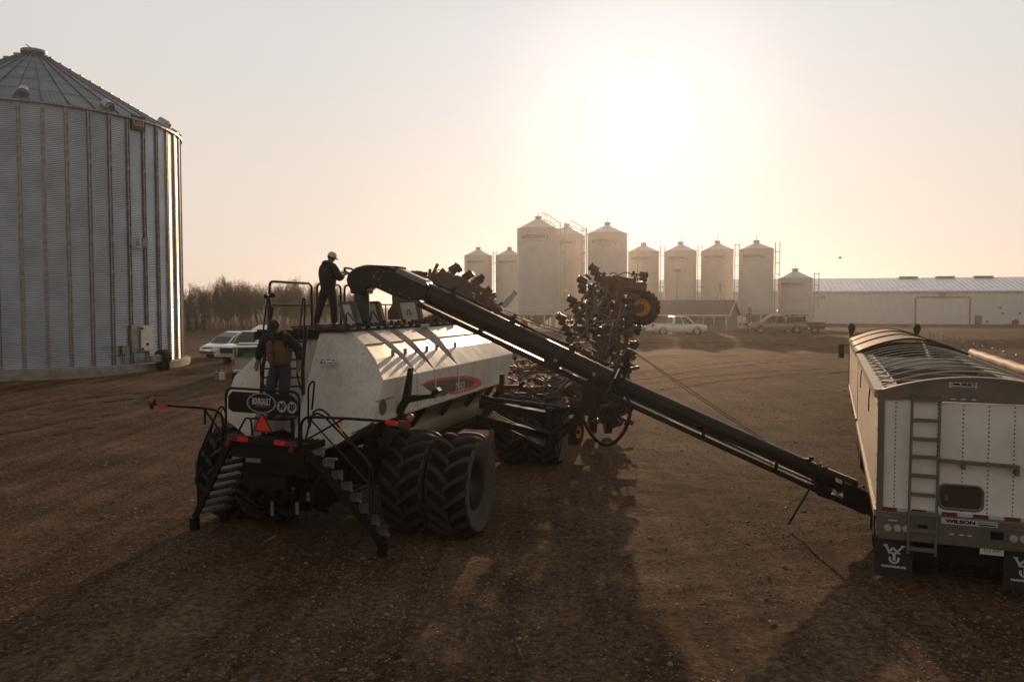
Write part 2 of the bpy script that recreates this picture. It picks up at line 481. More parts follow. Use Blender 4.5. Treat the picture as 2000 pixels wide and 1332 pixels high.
# ------------------------------------------------------------------ big corrugated grain bin
M_BINWALL = mat('corrugated_steel', (.38, .415, .465), .34, 1.0, var=.16, scale=.8, rvar=.08)  # bluish tint of the sky it mirrors is put into the steel colour
M_BINROOF = mat('bin_roof_steel', (.27, .275, .28), .55, 1.0, var=.2, scale=1.0, rvar=.1)
M_RIB = mat('bin_stiffener_steel', (.30, .29, .285), .5, .9, var=.3, scale=3)
def big_bin():
    Yb = 0.0
    # nearest foot of the ring at photo (80, 742); right edge of the wall at x = 357, of the ring at 372
    ang = radians(-30.6)
    g = ground(80, 743)
    dn = hypot(g.x, g.y)
    sr = sin(radians(8.62))            # concrete ring
    D = dn / (1 - sr)
    Rc, Rw = D * sr, D * sin(radians(8.15))
    cx, cy = D * sin(ang), D * cos(ang)
    g0 = g.z - .05
    t = thing('grain_bin', (cx, cy, g0), 'big corrugated galvanised grain bin with conical ribbed roof on a concrete ring', 'grain bin')
    face = atan2(-cy, -cx)             # local angle that faces the camera
    zr = .62
    MB().lathe([(Rc, -.6), (Rc, zr), (Rc - .12, zr + .03), (Rw - .3, zr + .03)], 96).build('foundation', M_CONC, t, smooth=30)
    Ze = .0
    kk, mm = ray(80, 192)
    ze = CAM_H + mm * (dn * cos(radians(30.6))) - g0
    # wall: 4 inch corrugations
    pitch, z = .1016, zr + .03
    prof = []
    nst = 4
    N = int((ze - z) / pitch)
    for i in range(N * nst + 1):
        prof.append((Rw - .018 + .0135 * sin(2 * pi * i / nst), z + pitch * i / nst))
    A0, A1 = face - radians(98), face + radians(98)
    MB().lathe(prof, 110, a0=A0, a1=A1).build('wall', M_BINWALL, t, smooth=80)
    MB().lathe([(Rw - .02, z), (Rw - .02, ze)], 40, a0=A1, a1=A0 + 2 * pi).build('rear_wall', M_BINWALL, t, smooth=80)
    ztop = z + pitch * N
    # vertical stiffeners, two folded flanges each
    nrib = 46
    first = None
    base = face + radians(2.1)
    for k in range(nrib):
        a = base + 2 * pi * k / nrib
        if cos(a - face) < -.25: continue
        if first is None:
            mb = MB()
            for q in (-1, 1):
                mb.box((Rw + .035, q * .075, (z + ztop) / 2), (.085, .045, ztop - z))
            mb.box((Rw + .0085, 0, (z + ztop) / 2), (.025, .11, ztop - z - .01))
            for q in range(7): mb.box((Rw + .03, 0, z + 1.2 + q * (ztop - z) / 7), (.05, .1, .28))
            first = o = mb.build('stiffener', M_RIB, t)
        else:
            o = first.copy(); col.objects.link(o); o.parent = t
        o.rotation_euler = (0, 0, a)
    # roof: radial panels with standing ribs
    kk, mm = ray(80, 100)
    zp = CAM_H + mm * (D * cos(ang)) - g0
    rt, re_ = .62, Rw + .14
    zt = zp - .3
    def rz(r): return ztop + .02 + (zt - ztop) * (re_ - r) / (re_ - rt)
    mb = MB(); npan = 40
    rings = []
    nr = 9
    vs, fs = [], []
    sub = 12
    for k in range(npan * sub):
        a = base + 2 * pi * k / (npan * sub)
        w = .012 if k % 2 else -.012
        for j in range(nr + 1):
            r = rt + (re_ - rt) * j / nr
            vs.append((r * cos(a), r * sin(a), rz(r) + w * (r / re_)))
    K = nr + 1; T = npan * sub
    for k in range(T):
        l = (k + 1) % T
        for j in range(nr):
            fs.append((k * K + j, k * K + j + 1, l * K + j + 1, l * K + j))
    mb.add(vs, fs)
    for f in (1 / 3., .62):            # purlin lines that show as steps
        r = rt + (re_ - rt) * f
    roof = mb.build('roof', M_BINROOF, t)
    rb = MB()
    for k in range(npan):
        a = base + 2 * pi * k / npan
        p0 = Vector((rt * cos(a), rt * sin(a), rz(rt) + .03)); p1 = Vector((re_ * cos(a), re_ * sin(a), rz(re_) + .03))
        rb.bar(p0, p1, .05, .09)
    rb.build('roof_rib', M_BINROOF, roof)
    pb = MB()
    for f in (.36, .6, .8):
        r = rt + (re_ - rt) * f
        pb.tube([(r * cos(2 * pi * k / 60), r * sin(2 * pi * k / 60), rz(r) + .035) for k in range(60)], .012, 4, closed=True)
    pb.build('roof_ring', M_BINROOF, roof)
    ev = MB()
    ev.lathe([(re_ - .02, rz(re_) - .10), (re_ + .015, rz(re_) - .10), (re_ + .015, rz(re_) - .005), (re_ - .02, rz(re_) - .005)], 90)
    ev.build('eave', M_RIB, roof)
    cp = MB()
    cp.lathe([(.66, zt - .02), (.66, zt + .12), (.74, zt + .14), (.74, zt + .3), (.5, zt + .36), (0.02, zt + .38)], 28)
    cp.build('cap', M_GREYSTEEL, roof, smooth=30)
    cl = MB(); cl.tube([(.0, .2, zt + .34), (-.3, -.3, zt + .6)], .03, 5); cl.box((-.8, .2, zt + .02), (.28, .2, .22)); cl.build_each('cap_lever', M_GREYSTEEL, roof)
    # goose-neck roof vents near the eave
    def vent(px, py):
        k_, m_ = ray(px, py)
        # angle at the eave that shows at px on the near side
        best = min(range(-1800, 1800), key=lambda q: abs(((cx + (re_ - .6) * cos(face + q / 1200)) / (cy + (re_ - .6) * sin(face + q / 1200))) - k_) + (0 if cos(q / 1200) > .05 else 9))
        return face + best / 1200
    for px, dr in ((40, .75), (204, .7), (311, .65), (349, .6)):
        a = vent(px, 0)
        r = re_ - dr
        e = Vector((cos(a), sin(a), 0)); q = Vector((-sin(a), cos(a), 0)); s = Vector((cos(a), sin(a), -(zt - ztop) / (re_ - rt))).normalized()
        nn = q.cross(s) * -1
        if nn.z < 0: nn = -nn
        o = Vector((r * cos(a), r * sin(a), rz(r) - .03))
        v = MB()
        prof = [(x * .8, y * .8) for x, y in ((-.32, 0), (-.32, .34), (-.22, .5), (0, .56), (.22, .5), (.32, .34), (.32, 0))]
        v.prism(prof, o + s * .05, q, nn, s, .55)
        v.prism([(x * .82, y * .82) for x, y in prof], o + s * .4, q, nn, s, .2)
        v.build('roof_vent', M_STEEL, roof, smooth=40)
    # ladder brackets along the roof to the right (small steps seen against the sky)
    st = MB(); a = face + radians(62)
    a = face - radians(-70) if False else face + radians(74)
    for k in range(14):
        r = rt + .3 + (re_ - rt - .6) * k / 13
        st.box((r * cos(a), r * sin(a), rz(r) + .08), (.3, .3, .1))
    a = face - radians(78)
    for k in range(14):
        r = rt + .3 + (re_ - rt - .6) * k / 13
        st.box((r * cos(a), r * sin(a), rz(r) + .08), (.3, .3, .1))
    st.build_each('roof_step', M_RIB, roof)
    # helper: place on the wall at photo pixel
    def wall_frame(px, py, off):
        k_, m_ = ray(px, py)
        r = Rw + off
        A = k_ * k_ + 1; B = -2 * (k_ * cx + cy); Cc = cx * cx + cy * cy - r * r
        Y = (-B - sqrt(max(0, B * B - 4 * A * Cc))) / (2 * A)
        p = Vector((k_ * Y - cx, Y - cy, CAM_H + m_ * Y - g0))
        n = Vector((p.x, p.y, 0)).normalized()
        return p, n, Vector((-n.y, n.x, 0))
    M_SIGN = mat('black_sign_panel', (.02, .018, .016), .5)
    M_SIGNY = mat('yellow_sign_letters', (.55, .3, .03), .5)
    p, n, q = wall_frame(270, 241, .09)
    sg = MB(frame(p, q, (0, 0, 1)))
    sg.box((0, 0, 0), (1.02, .86, .03)); sg = sg.build('sign_panel', M_SIGN, t)
    text_mb('GSI', .56, frame(p + n * .02, q, (0, 0, 1)), offset=.012, sx=1.0).build('sign_lettering', M_SIGNY, sg)
    # access door box
    p, n, q = wall_frame(282, 661, .16)
    d = MB(frame(p, q, (0, 0, 1)))
    d.box((-.28, 0, -.09), (1.3, 1.6, .12)); dr = d.build('door_recess', M_RIB, t)
    d = MB(frame(p + n * .06, q, (0, 0, 1))); d.box((.1, .0, 0), (.82, 1.46, .1)); d.build('access_door', M_WHITE, t, bevel=.02)
    d = MB(frame(p + n * .12, q, (0, 0, 1))); d.box((.12, -.34, 0), (.22, .12, .03))
    for yy in (.6, -.62): d.box((-.27, yy, 0), (.14, .14, .03))
    d.build_each('door_latch', M_BLACK, t)
    # electrical box and conduits
    p, n, q = wall_frame(244, 684, .12)
    d = MB(frame(p, q, (0, 0, 1))); d.box((.02, 0, 0), (.42, .5, .16)); d.box((-.4, .28, -.05), (1.3, .05, .05)); d.box((-.45, -.24, -.05), (.9, .04, .04))
    for xx in (-.1, .0, .12): d.box((xx, -.6, -.04), (.03, .8, .03))
    d.build('electrical_box', M_GREYSTEEL, t)
    # flood lamp on a bar
    p, n, q = wall_frame(275, 483, .14)
    d = MB(frame(p, q, (0, 0, 1))); d.box((0, 0, 0), (1.2, .05, .05)); fb = d.build('lamp_bar', M_RIB, t)
    d = MB(frame(p + q * .22 + Vector((0, 0, .3)) + n * .1, (q + n * .35), (0, .0, 1))); d.box((0, 0, 0), (.34, .52, .1)); d.box((-.1, -.3, 0), (.05, .16, .05))
    d.build('flood_lamp', M_GREYSTEEL, fb, bevel=.015)
    return cx, cy, g0, Rw, Rc, wall_frame, t
BIN = big_bin()
def bin_fan():
    cx, cy, g0, Rw, Rc, wf, t = BIN
    p, n, q = wf(318, 702, .95)
    f = thing('aeration_fan', (cx + p.x, cy + p.y, g0 + .05), 'small dark aeration fan with duct standing at the foot of the big grain bin', 'fan')
    ex = q.copy(); up = Vector((0, 0, 1))
    b = MB(frame((0, 0, .95), ex, up))
    b.lathe([(.05, -.28), (.42, -.3), (.46, -.22), (.46, .22), (.4, .26), (.05, .26)], 20, axis='x')
    b.build('housing', M_BLACK, f, smooth=40)
    b = MB(frame((0, 0, .95), ex, up)); b.box((-.75, -.05, 0), (.95, .42, .5)); b.box((-.2, .12, -.1), (.6, .2, .3)); b.build('duct', M_GREYSTEEL, f, bevel=.03)
    b = MB(frame((0, 0, 0), ex, up))
    for xx in (-.25, .25): b.box((xx, .3, 0), (.06, .6, .5))
    b.build('stand', M_BLACK, f)
bin_fan()
# ------------------------------------------------------------------ white hopper silos
M_SILO = mat('silo_white_paint', (.62, .60, .57), .38, var=.05, scale=.6, dirt=(.45, .4, .33), dirt_amt=.35, dscale=.5)
M_SILOMARK = mat('silo_grey_lettering', (.24, .24, .24), .5)
M_SILODARK = mat('silo_hopper_paint', (.5, .48, .45), .45, var=.08)
def bend_text(body, size, rad, z, phi, proud, sx=1.0):
    mb = text_mb(body, size, Matrix(), extrude=.004, sx=sx, offset=.01)
    out = []
    for x, y, zz in mb.v:
        a = x / rad + phi
        r = rad + proud + zz
        out.append((r * sin(a), -r * cos(a), z + y))
    mb.v = out
    return mb
SILO_N = 0
def silo(px, hw, apex, eave, bottom, Y, label, ladder=1, legs=True, words=True, rail=False):
    """pixel column, half width, apex / eave / wall-bottom rows, distance"""
    c = at(px, eave, Y)
    r = hw / F_PX * Y * 1.0
    gz = hgt(c.x, Y) - .02
    ze = c.z - gz; za = at(px, apex, Y).z - gz; zb = at(px, bottom, Y).z - gz
    az = atan2(c.x, Y)
    t = thing('grain_silo', (c.x, Y, gz), label, 'silo', 'white hopper silos across the yard', rz=-az)
    MB().lathe([(r, zb), (r, ze)], 48).build('wall', M_SILO, t, smooth=40)
    b = MB(); b.lathe([(r + .06, zb - .02), (r + .06, zb + .1), (r, zb + .14)], 48); b.build('skirt_ring', M_SILODARK, t, smooth=40)
    b = MB(); b.lathe([(r + .05, ze - .05), (r + .05, ze + .02), (.42, za - .55)], 48); rf = b.build('roof', M_SILO, t, smooth=30)
    b = MB(); b.lathe([(.42, za - .6), (.42, za - .3), (.5, za - .28), (.46, za - .12), (.0, za - .08)], 18); b.cyl((0, 0, za - .1), (0, 0, za + .75), .05, .03, 6); b.build('roof_cap', M_SILODARK, rf, smooth=40)
    # hopper cone and legs
    b = MB(); b.lathe([(r, zb), (.35, max(.9, zb - (r - .35) * 1.0)), (.3, max(.6, zb - (r - .35) * 1.0 - .4))], 40); b.build('hopper', M_SILODARK, t, smooth=40)
    if legs:
        n = 10
        first = None
        for k in range(n):
            a = 2 * pi * (k + .5) / n
            if first is None:
                g = MB(); g.box((0, 0, zb / 2), (.2, .2, zb)); 
                first = o = g.build('leg', M_SILO, t)
            else:
                o = first.copy(); col.objects.link(o); o.parent = t
            o.location = ((r - .08) * sin(a), -(r - .08) * cos(a), 0); o.rotation_euler = (0, 0, a)
        g = MB(); g.lathe([(r - .15, zb - .45), (r + .02, zb - .45), (r + .02, zb - .02), (r - .15, zb - .02)], 40)
        g.lathe([(r + .05, 0), (r + .05, .3), (r - .3, .3)], 40)
        g.build('leg_ring', M_SILO, t, smooth=40)
    if words:
        tx = bend_text('MERIDIAN', r * .26, r, ze - .055 * (ze) - .5, radians(-16), .012, 1.0)
        # crescent after the word and underline sweep
        def strip(pts, w):
            vs = []
            for u, v, ww in pts:
                for q in (-1, 1):
                    a = u / r + radians(-16)
                    vs.append(((r + .02) * sin(a), -(r + .02) * cos(a), ze - .055 * ze - .5 + v + q * ww))
            tx.M = Matrix(); tx.add(vs, [(2 * i, 2 * i + 2, 2 * i + 3, 2 * i + 1) for i in range(len(pts) - 1)])
        s = r * .26
        strip([(s * 2.35 + s * .5 * cos(a), s * .45 * sin(a), .03 + .05 * cos(a)) for a in [radians(q) for q in range(-75, 80, 15)]], 0)
        strip([(s * q * .1, -s * .62 - s * .0025 * (q + 2) ** 2 * .2, .022) for q in range(-22, 20, 2)], 0)
        tx.build('lettering', M_SILOMARK, t)
    if ladder:
        a = radians(80) * ladder if ladder in (1, -1) else radians(ladder)
        d = Vector((sin(a), -cos(a), 0)); q = Vector((cos(a), sin(a), 0))
        b = MB()
        for s in (-.22, .22):
            b.tube([d * (r + .22) + q * s + Vector((0, 0, zb - 1)), d * (r + .22) + q * s + Vector((0, 0, ze + .9))], .035, 4)
        zz = zb - .8
        while zz < ze + .6:
            b.tube([d * (r + .22) - q * .22 + Vector((0, 0, zz)), d * (r + .22) + q * .22 + Vector((0, 0, zz))], .022, 4); zz += .35
        zz = zb + .6
        while zz < ze + .9:
            b.tube([d * (r + .2) + d * (.38 - .38 * cos(u)) * 1 + q * .38 * sin(u) + Vector((0, 0, zz)) for u in [2 * pi * k / 10 for k in range(10)]], .03, 4, closed=True); zz += 1.6
        for u in (-1, 0, 1):
            b.tube([d * (r + .9 - .1 * abs(u)) + q * .34 * u + Vector((0, 0, zb + .6)), d * (r + .9 - .1 * abs(u)) + q * .34 * u + Vector((0, 0, ze + .9))], .022, 4)
        b.build('ladder', M_SILODARK, t)
    if rail:
        b = MB()
        for s in (-.25, .25):
            pts = [Vector((r * .99 + .1, s, ze)), Vector((r * .5, s, ze + (za - ze) * .5 + .1)), Vector((.5, s, za - .5))]
            b.tube(pts, .03, 4); b.tube([p + Vector((0, 0, .9)) for p in pts], .03, 4)
            for f in range(7):
                p = pts[0].lerp(pts[2], f / 6); b.tube([p, p + Vector((0, 0, .95))], .025, 4)
        b.tube([(r + .3, s_, ze + z_) for s_, z_ in ((-.6, 1.0), (.6, 1.0))], .03, 4)
        b.build('roof_rail', M_SILODARK, t)
    return t
silo(934, 27, 482, 500, 609, 141, 'short white silo at the left end of the row, clear of its neighbours', 1)
silo(995, 27, 482, 500, 609, 141, 'short white silo half hidden behind the tallest silo', 0)
silo(1051, 41, 421, 448, 609, 114, 'tallest and widest white silo of the row', 84, rail=True)
silo(1107, 36, 436, 460, 609, 124, 'tall white silo tucked behind the widest silo with caged ladder beside it', 1, rail=True)
silo(1186.5, 38.5, 433, 457, 609, 117, 'tall white silo standing alone behind the raised red seeder wing', -1)
silo(1257, 30, 473, 492, 609, 124, 'narrow white silo behind the big yellow rimmed wheel', 1)
silo(1329, 31, 471, 491, 609, 123, 'narrow white silo above the middle of the house roof', 1)
silo(1401, 31, 469, 489, 609, 123, 'narrow white silo above the right end of the house roof', 1)
silo(1477.5, 32.5, 468, 487, 608, 117, 'narrow white silo right of the house with its legs behind a spruce', 1)
silo(1553, 32.5, 523, 544, 608, 117, 'shortest white silo standing in front of the long shed', 1)

# ------------------------------------------------------------------ long white shed
M_SHED = mat('shed_white_cladding', (.68, .68, .68), .5, var=.05, scale=1)
M_SHEDROOF = mat('shed_metal_roof', (.55, .56, .57), .32, .9, var=.12, scale=.5, rvar=.08)
M_TAN = mat('tan_trim', (.3, .2, .14), .6)
M_GREENGREY = mat('grey_green_door', (.14, .14, .09), .6)
def shed():
    A = at(1285, 606, 158); B = at(2150, 606, 140)
    ang = atan2(B.y - A.y, B.x - A.x)
    L = hypot(B.x - A.x, B.y - A.y)
    gz = hgt(A.x + 20, 150) - .1
    t = thing('long_shed', (A.x, A.y, gz), 'long white metal shed with silver ribbed roof behind the silos', 'shed', rz=ang)
    def lz(px, py, off=0):           # local point on the front wall
        k, m = ray(px, py)
        # front wall line A + s*(cos,sin)
        s = (A.x - k * A.y) / (k * sin(ang) - cos(ang))
        Y = A.y + s * sin(ang)
        return s, CAM_H + m * Y - gz
    ze = lz(1800, 568)[1]; W = 22.0; zr = ze + 2.75
    b = MB(); b.box((L / 2, W / 2, ze / 2 - .2), (L, W, ze + .4))
    # front ribs
    x = .5
    while x < L:
        b.box((x, -.02, ze / 2), (.09, .04, ze)); x += .75
    b.build('wall', M_SHED, t)
    b = MB()
    ov = .35
    b.prism([(-ov, ze - .1), (W / 2, zr), (W / 2, zr - .15), (-ov, ze - .25)], (L / 2, 0, 0), (0, 1, 0), (0, 0, 1), (1, 0, 0), L + .6)
    b.prism([(W + ov, ze - .1), (W + ov, ze - .25), (W / 2, zr - .15), (W / 2, zr)], (L / 2, 0, 0), (0, 1, 0), (0, 0, 1), (1, 0, 0), L + .6)
    x = 0
    while x < L:
        b.bar((x, -ov, ze - .07), (x, W / 2, zr + .03), .12, .1); x += .9
    rf = b.build('roof', M_SHEDROOF, t)
    for pxa, pxb in ((1783, 1822), (1860, 1900), (1940, 1981)):
        s0, s1 = lz(pxa, 568)[0], lz(pxb, 568)[0]
        g = MB(); g.box(((s0 + s1) / 2 * 1.0, W / 2, zr + .14), ((s1 - s0), .7, .26)); g.build('ridge_vent', M_GREYSTEEL, rf)
    for s_ in (0,):
        g = MB(); g.prism([(0, ze - .2), (W, ze - .2), (W / 2, zr - .2)], (0.02, 0, 0), (0, 1, 0), (0, 0, 1), (1, 0, 0), .2); g.build('gable', M_SHED, t)
    (s0, z1), (s1, z0) = lz(1790, 582), lz(1892, 642)
    g = MB(); g.box(((s0 + s1) / 2, -.05, z1 / 2), (s1 - s0, .1, z1))
    for k in range(1, 6): g.box(((s0 + s1) / 2, -.11, z1 * k / 6), (s1 - s0, .03, .04))
    dr = g.build('overhead_door', M_SHED, t)
    g = MB(); g.box((s0 - .12, -.09, z1 / 2), (.24, .18, z1 + .2)); g.box((s1 + .12, -.09, z1 / 2), (.24, .18, z1 + .2)); g.box(((s0 + s1) / 2, -.09, z1 + .12), (s1 - s0, .178, .24)); g.build('door_frame', M_TAN, dr)
    (s0, z1), (s1, z0) = lz(1904, 616), lz(1917, 642)
    g = MB(); g.box(((s0 + s1) / 2, -.06, z1 / 2), (s1 - s0, .12, z1)); g.build('man_door', M_GREENGREY, t)
    for px, py, w, h in ((1840, 574, .9, .5),):
        s, z = lz(px, py); g = MB(); g.box((s, -.3, z), (w, .5, h)); g.box((s - .5, -.25, z - .05), (.4, .06, .06)); g.build('wall_lamp', M_GREYSTEEL, t)
    for px, py, w, h in ((1736, 579, .8, .7), (1938, 579, .8, .7)):
        s, z = lz(px, py); g = MB(); g.box((s, -.06, z), (w, .1, h)); g.build('louvre', M_SHED, t)
    for px, py in ((1954, 601), (1959, 612), (1992, 612), (1928, 628), (1964, 635), (1972, 633), (1985, 632)):
        s, z = lz(px, py); g = MB(); g.box((s, -.12, z), (.28, .22, .34)); g.build('wall_box', M_GREYSTEEL, t)
    g = MB(); g.box((L / 2, -.08, ze - .12), (L, .14, .2)); g.build('gutter', M_GREYSTEEL, rf)
    s, z = lz(1590, 571); g = MB(); g.tube([(s, -.2, z + .1), (s + 2, -.2, z - .9), (s - 2.5, -.25, z - 1.2)], .06, 6); g.build('downpipe', M_GREYSTEEL, t)
    p0 = at(1983, 639, 138)
    r = thing('fuel_can', (p0.x, p0.y, hgt(p0.x, p0.y)), 'small red can on the ground by the shed wall', 'can')
    g = MB(); g.box((0, 0, .45), (.9, .5, .9)); g.box((.1, 0, .97), (.4, .1, .15)); g.build('body', M_REDDULL, r, bevel=.06)
shed()

# ------------------------------------------------------------------ house
M_SIDING = mat('grey_brown_siding', (.17, .145, .125), .7, var=.12, scale=2)
M_SHINGLE = mat('dark_roof_shingle', (.085, .075, .068), .85, var=.25, scale=14, bump=.4, bscale=30)
M_TRIM = mat('white_trim', (.6, .58, .55), .5)
M_STONE = mat('stone_wainscot', (.2, .185, .17), .85, var=.45, scale=6, bump=.6, bscale=8)
M_PANE = mat('window_pane', (.06, .065, .07), .06, spec=.9)
def house():
    Yh = 104.0
    A = at(1262, 640, Yh + 2.3); B = at(1419, 640, Yh - 2.3)
    ang = atan2(B.y - A.y, B.x - A.x); L = hypot(B.x - A.x, B.y - A.y)
    gz = min(hgt(A.x, A.y), hgt(B.x, B.y)) - .1
    t = thing('house', (A.x, A.y, gz), 'low grey brown house with dark shingle roof in front of the silos', 'house', rz=ang)
    ze = at(1419, 612, Yh - 2.3).z - gz; zr = at(1428, 586, Yh).z - gz; W = 7.6
    b = MB(); b.box((L / 2, W / 2, ze / 2), (L, W, ze))
    b.prism([(0, ze), (W, ze), (W / 2, zr - .15)], (L - .1, 0, 0), (0, 1, 0), (0, 0, 1), (1, 0, 0), .2)
    b.prism([(0, ze), (W, ze), (W / 2, zr - .15)], (.1, 0, 0), (0, 1, 0), (0, 0, 1), (1, 0, 0), .2)
    z = .9
    while z < ze: b.box((L / 2, -.012, z), (L - .1, .024, .03)); z += .14
    b.build('wall', M_SIDING, t)
    b = MB()
    for sgn in (0, 1):
        ys = (-.5, W / 2) if sgn == 0 else (W + .5, W / 2)
        s = (zr - ze) / (W / 2)
        pl = [(ys[0], ze - .5 * s), (ys[1], zr), (ys[1], zr - .16), (ys[0], ze - .5 * s - .16)]
        if sgn: pl = pl[::-1]
        b.prism(pl, (L / 2, 0, .02), (0, 1, 0), (0, 0, 1), (1, 0, 0), L + .9)
    rf = b.build('roof', M_SHINGLE, t)
    s = (zr - ze) / (W / 2)
    b = MB()
    b.box((L / 2, -.53, ze - .5 * s - .05), (L + .9, .05, .22)); b.build('fascia', M_TRIM, rf)
    b = MB()
    b.bar((L + .47, -.5, ze - .5 * s - .05), (L + .47, W / 2, zr - .05), .05, .24); b.bar((L + .47, W + .5, ze - .5 * s - .05), (L + .47, W / 2, zr - .05), .05, .24); b.build('bargeboard', M_TRIM, rf)
    def lz(px, py):
        k, m = ray(px, py); q = (A.x - k * A.y) / (k * sin(ang) - cos(ang)); Y = A.y + q * sin(ang)
        return q, CAM_H + m * Y - gz
    for (xa, ya, xb, yb) in ((1308, 617, 1327, 650), (1374, 617, 1395, 640)):
        (s0, z1), (s1, z0) = lz(xa, ya), lz(xb, yb)
        f = MB(); w = .14
        f.box(((s0 + s1) / 2, -.05, z1), (s1 - s0 + w, .1, w)); f.box(((s0 + s1) / 2, -.05, z0), (s1 - s0 + w, .1, w))
        f.box((s0, -.05, (z0 + z1) / 2), (w, .098, z1 - z0 - w)); f.box((s1, -.05, (z0 + z1) / 2), (w, .098, z1 - z0 - w))
        fr = f.build('window', M_TRIM, t)
        g = MB(); g.box(((s0 + s1) / 2, -.03, (z0 + z1) / 2), (s1 - s0 - w, .03, z1 - z0 - w)); g.build('pane', M_PANE, fr)
    (s0, z0) = lz(1366, 640)
    b = MB(); b.box(((s0 + L) / 2 + .03, -.09, .45), (L - s0, .18, .95)); b.box((L + .04, W / 2, .45), (.08, W, .95)); b.build('stone_base', M_STONE, t)
    b = MB(); b.box((L - .05, -.08, ze / 2), (.16, .12, ze)); b.tube([(L + .1, -.5, ze - .6), (L + .02, -.12, ze - .9), (L + .02, -.12, 0)], .06, 6); b.build('downpipe', M_TRIM, t)
    b = MB()
    b.tube([(L - 2.2, W / 2, zr - .1), (L - 1.6, W / 2, zr + 1.7)], .03, 4); b.tube([(L - 1.0, W / 2, zr - .1), (L - 1.6, W / 2, zr + 1.7)], .03, 4); b.tube([(L - 1.6, W / 2 + .5, zr - .2), (L - 1.6, W / 2, zr + 2.3)], .03, 4)
    b.ball((L - 1.6, W / 2, zr + 2.0), .16, 8, 6)
    b.build('antenna', M_GREYSTEEL, rf)
    # low fence past the gable
    f0 = at(1362, 652, 99.5)
    fn = thing('wire_fence', (f0.x, f0.y, hgt(f0.x, f0.y)), 'low wire fence between the house and the spruce', 'fence')
    b = MB()
    for k in range(7): b.tube([(k * 1.05, 0, -.2), (k * 1.05, 0, 1.0)], .035, 5)
    b.build('post', M_GREYSTEEL, fn)
    b = MB()
    for z in (.15, .4, .65, .95): b.tube([(0, 0, z), (6.3, 0, z)], .012, 4)
    b.build('wire', M_GREYSTEEL, fn)
house()

# ------------------------------------------------------------------ yard poles
def pole(px, top, base, Y, label, lamp):
    p = at(px, top, Y); gz = hgt(p.x, Y)
    t = thing('lamp_post' if lamp else 'antenna_mast', (p.x, Y, gz), label, 'lamp post' if lamp else 'mast')
    h = p.z - gz
    b = MB(); b.tube([(0, 0, -.3), (0, 0, h)], [.09, .05] if lamp else [.06, .025], 8); b.build('pole', M_GREYSTEEL, t)
    if lamp:
        b = MB(); b.box((0, -.15, h + .1), (.8, .5, .28)); b.box((0, 0, h - .1), (.1, .1, .2)); b.build('lamp_head', M_GREYSTEEL, t, bevel=.04)
    else:
        b = MB()
        for k in range(3): b.tube([(-.25, 0, h - .4 - k * .6), (.25, 0, h - .4 - k * .6)], .015, 4)
        b.build('crossbar', M_GREYSTEEL, t)
pole(1323, 530, 590, 108, 'thin grey lamp post rising in front of the silo above the house', True)
pole(1246, 462, 600, 112, 'thin mast in front of the silo behind the yellow rimmed wheel', False)

# ------------------------------------------------------------------ trees
M_TWIG = mat('twig_bark', (.15, .115, .08), .9)
def mat_leaf():
    m, nt, b = new_mat('young_leaf')
    N, L = nt.nodes.new, nt.links.new
    n = N('ShaderNodeTexNoise'); n.inputs['Scale'].default_value = 1.3; tc = N('ShaderNodeTexCoord'); L(tc.outputs['Object'], n.inputs['Vector'])
    r = N('ShaderNodeValToRGB'); r.color_ramp.elements[0].position = .35; r.color_ramp.elements[0].color = (.075, .062, .03, 1); r.color_ramp.elements[1].position = .7; r.color_ramp.elements[1].color = (.13, .105, .05, 1)
    L(n.outputs['Fac'], r.inputs['Fac']); L(r.outputs['Color'], b.inputs['Base Color']); b.inputs['Roughness'].default_value = .7
    tr = N('ShaderNodeBsdfTranslucent'); L(r.outputs['Color'], tr.inputs['Color'])
    mx = N('ShaderNodeMixShader'); mx.inputs[0].default_value = .4
    out = nt.nodes['Material Output']; L(b.outputs[0], mx.inputs[1]); L(tr.outputs[0], mx.inputs[2]); L(mx.outputs[0], out.inputs['Surface'])
    return m
M_LEAF = mat_leaf()
M_NEEDLE = mat('spruce_needles', (.035, .045, .025), .85, var=.3, scale=3)
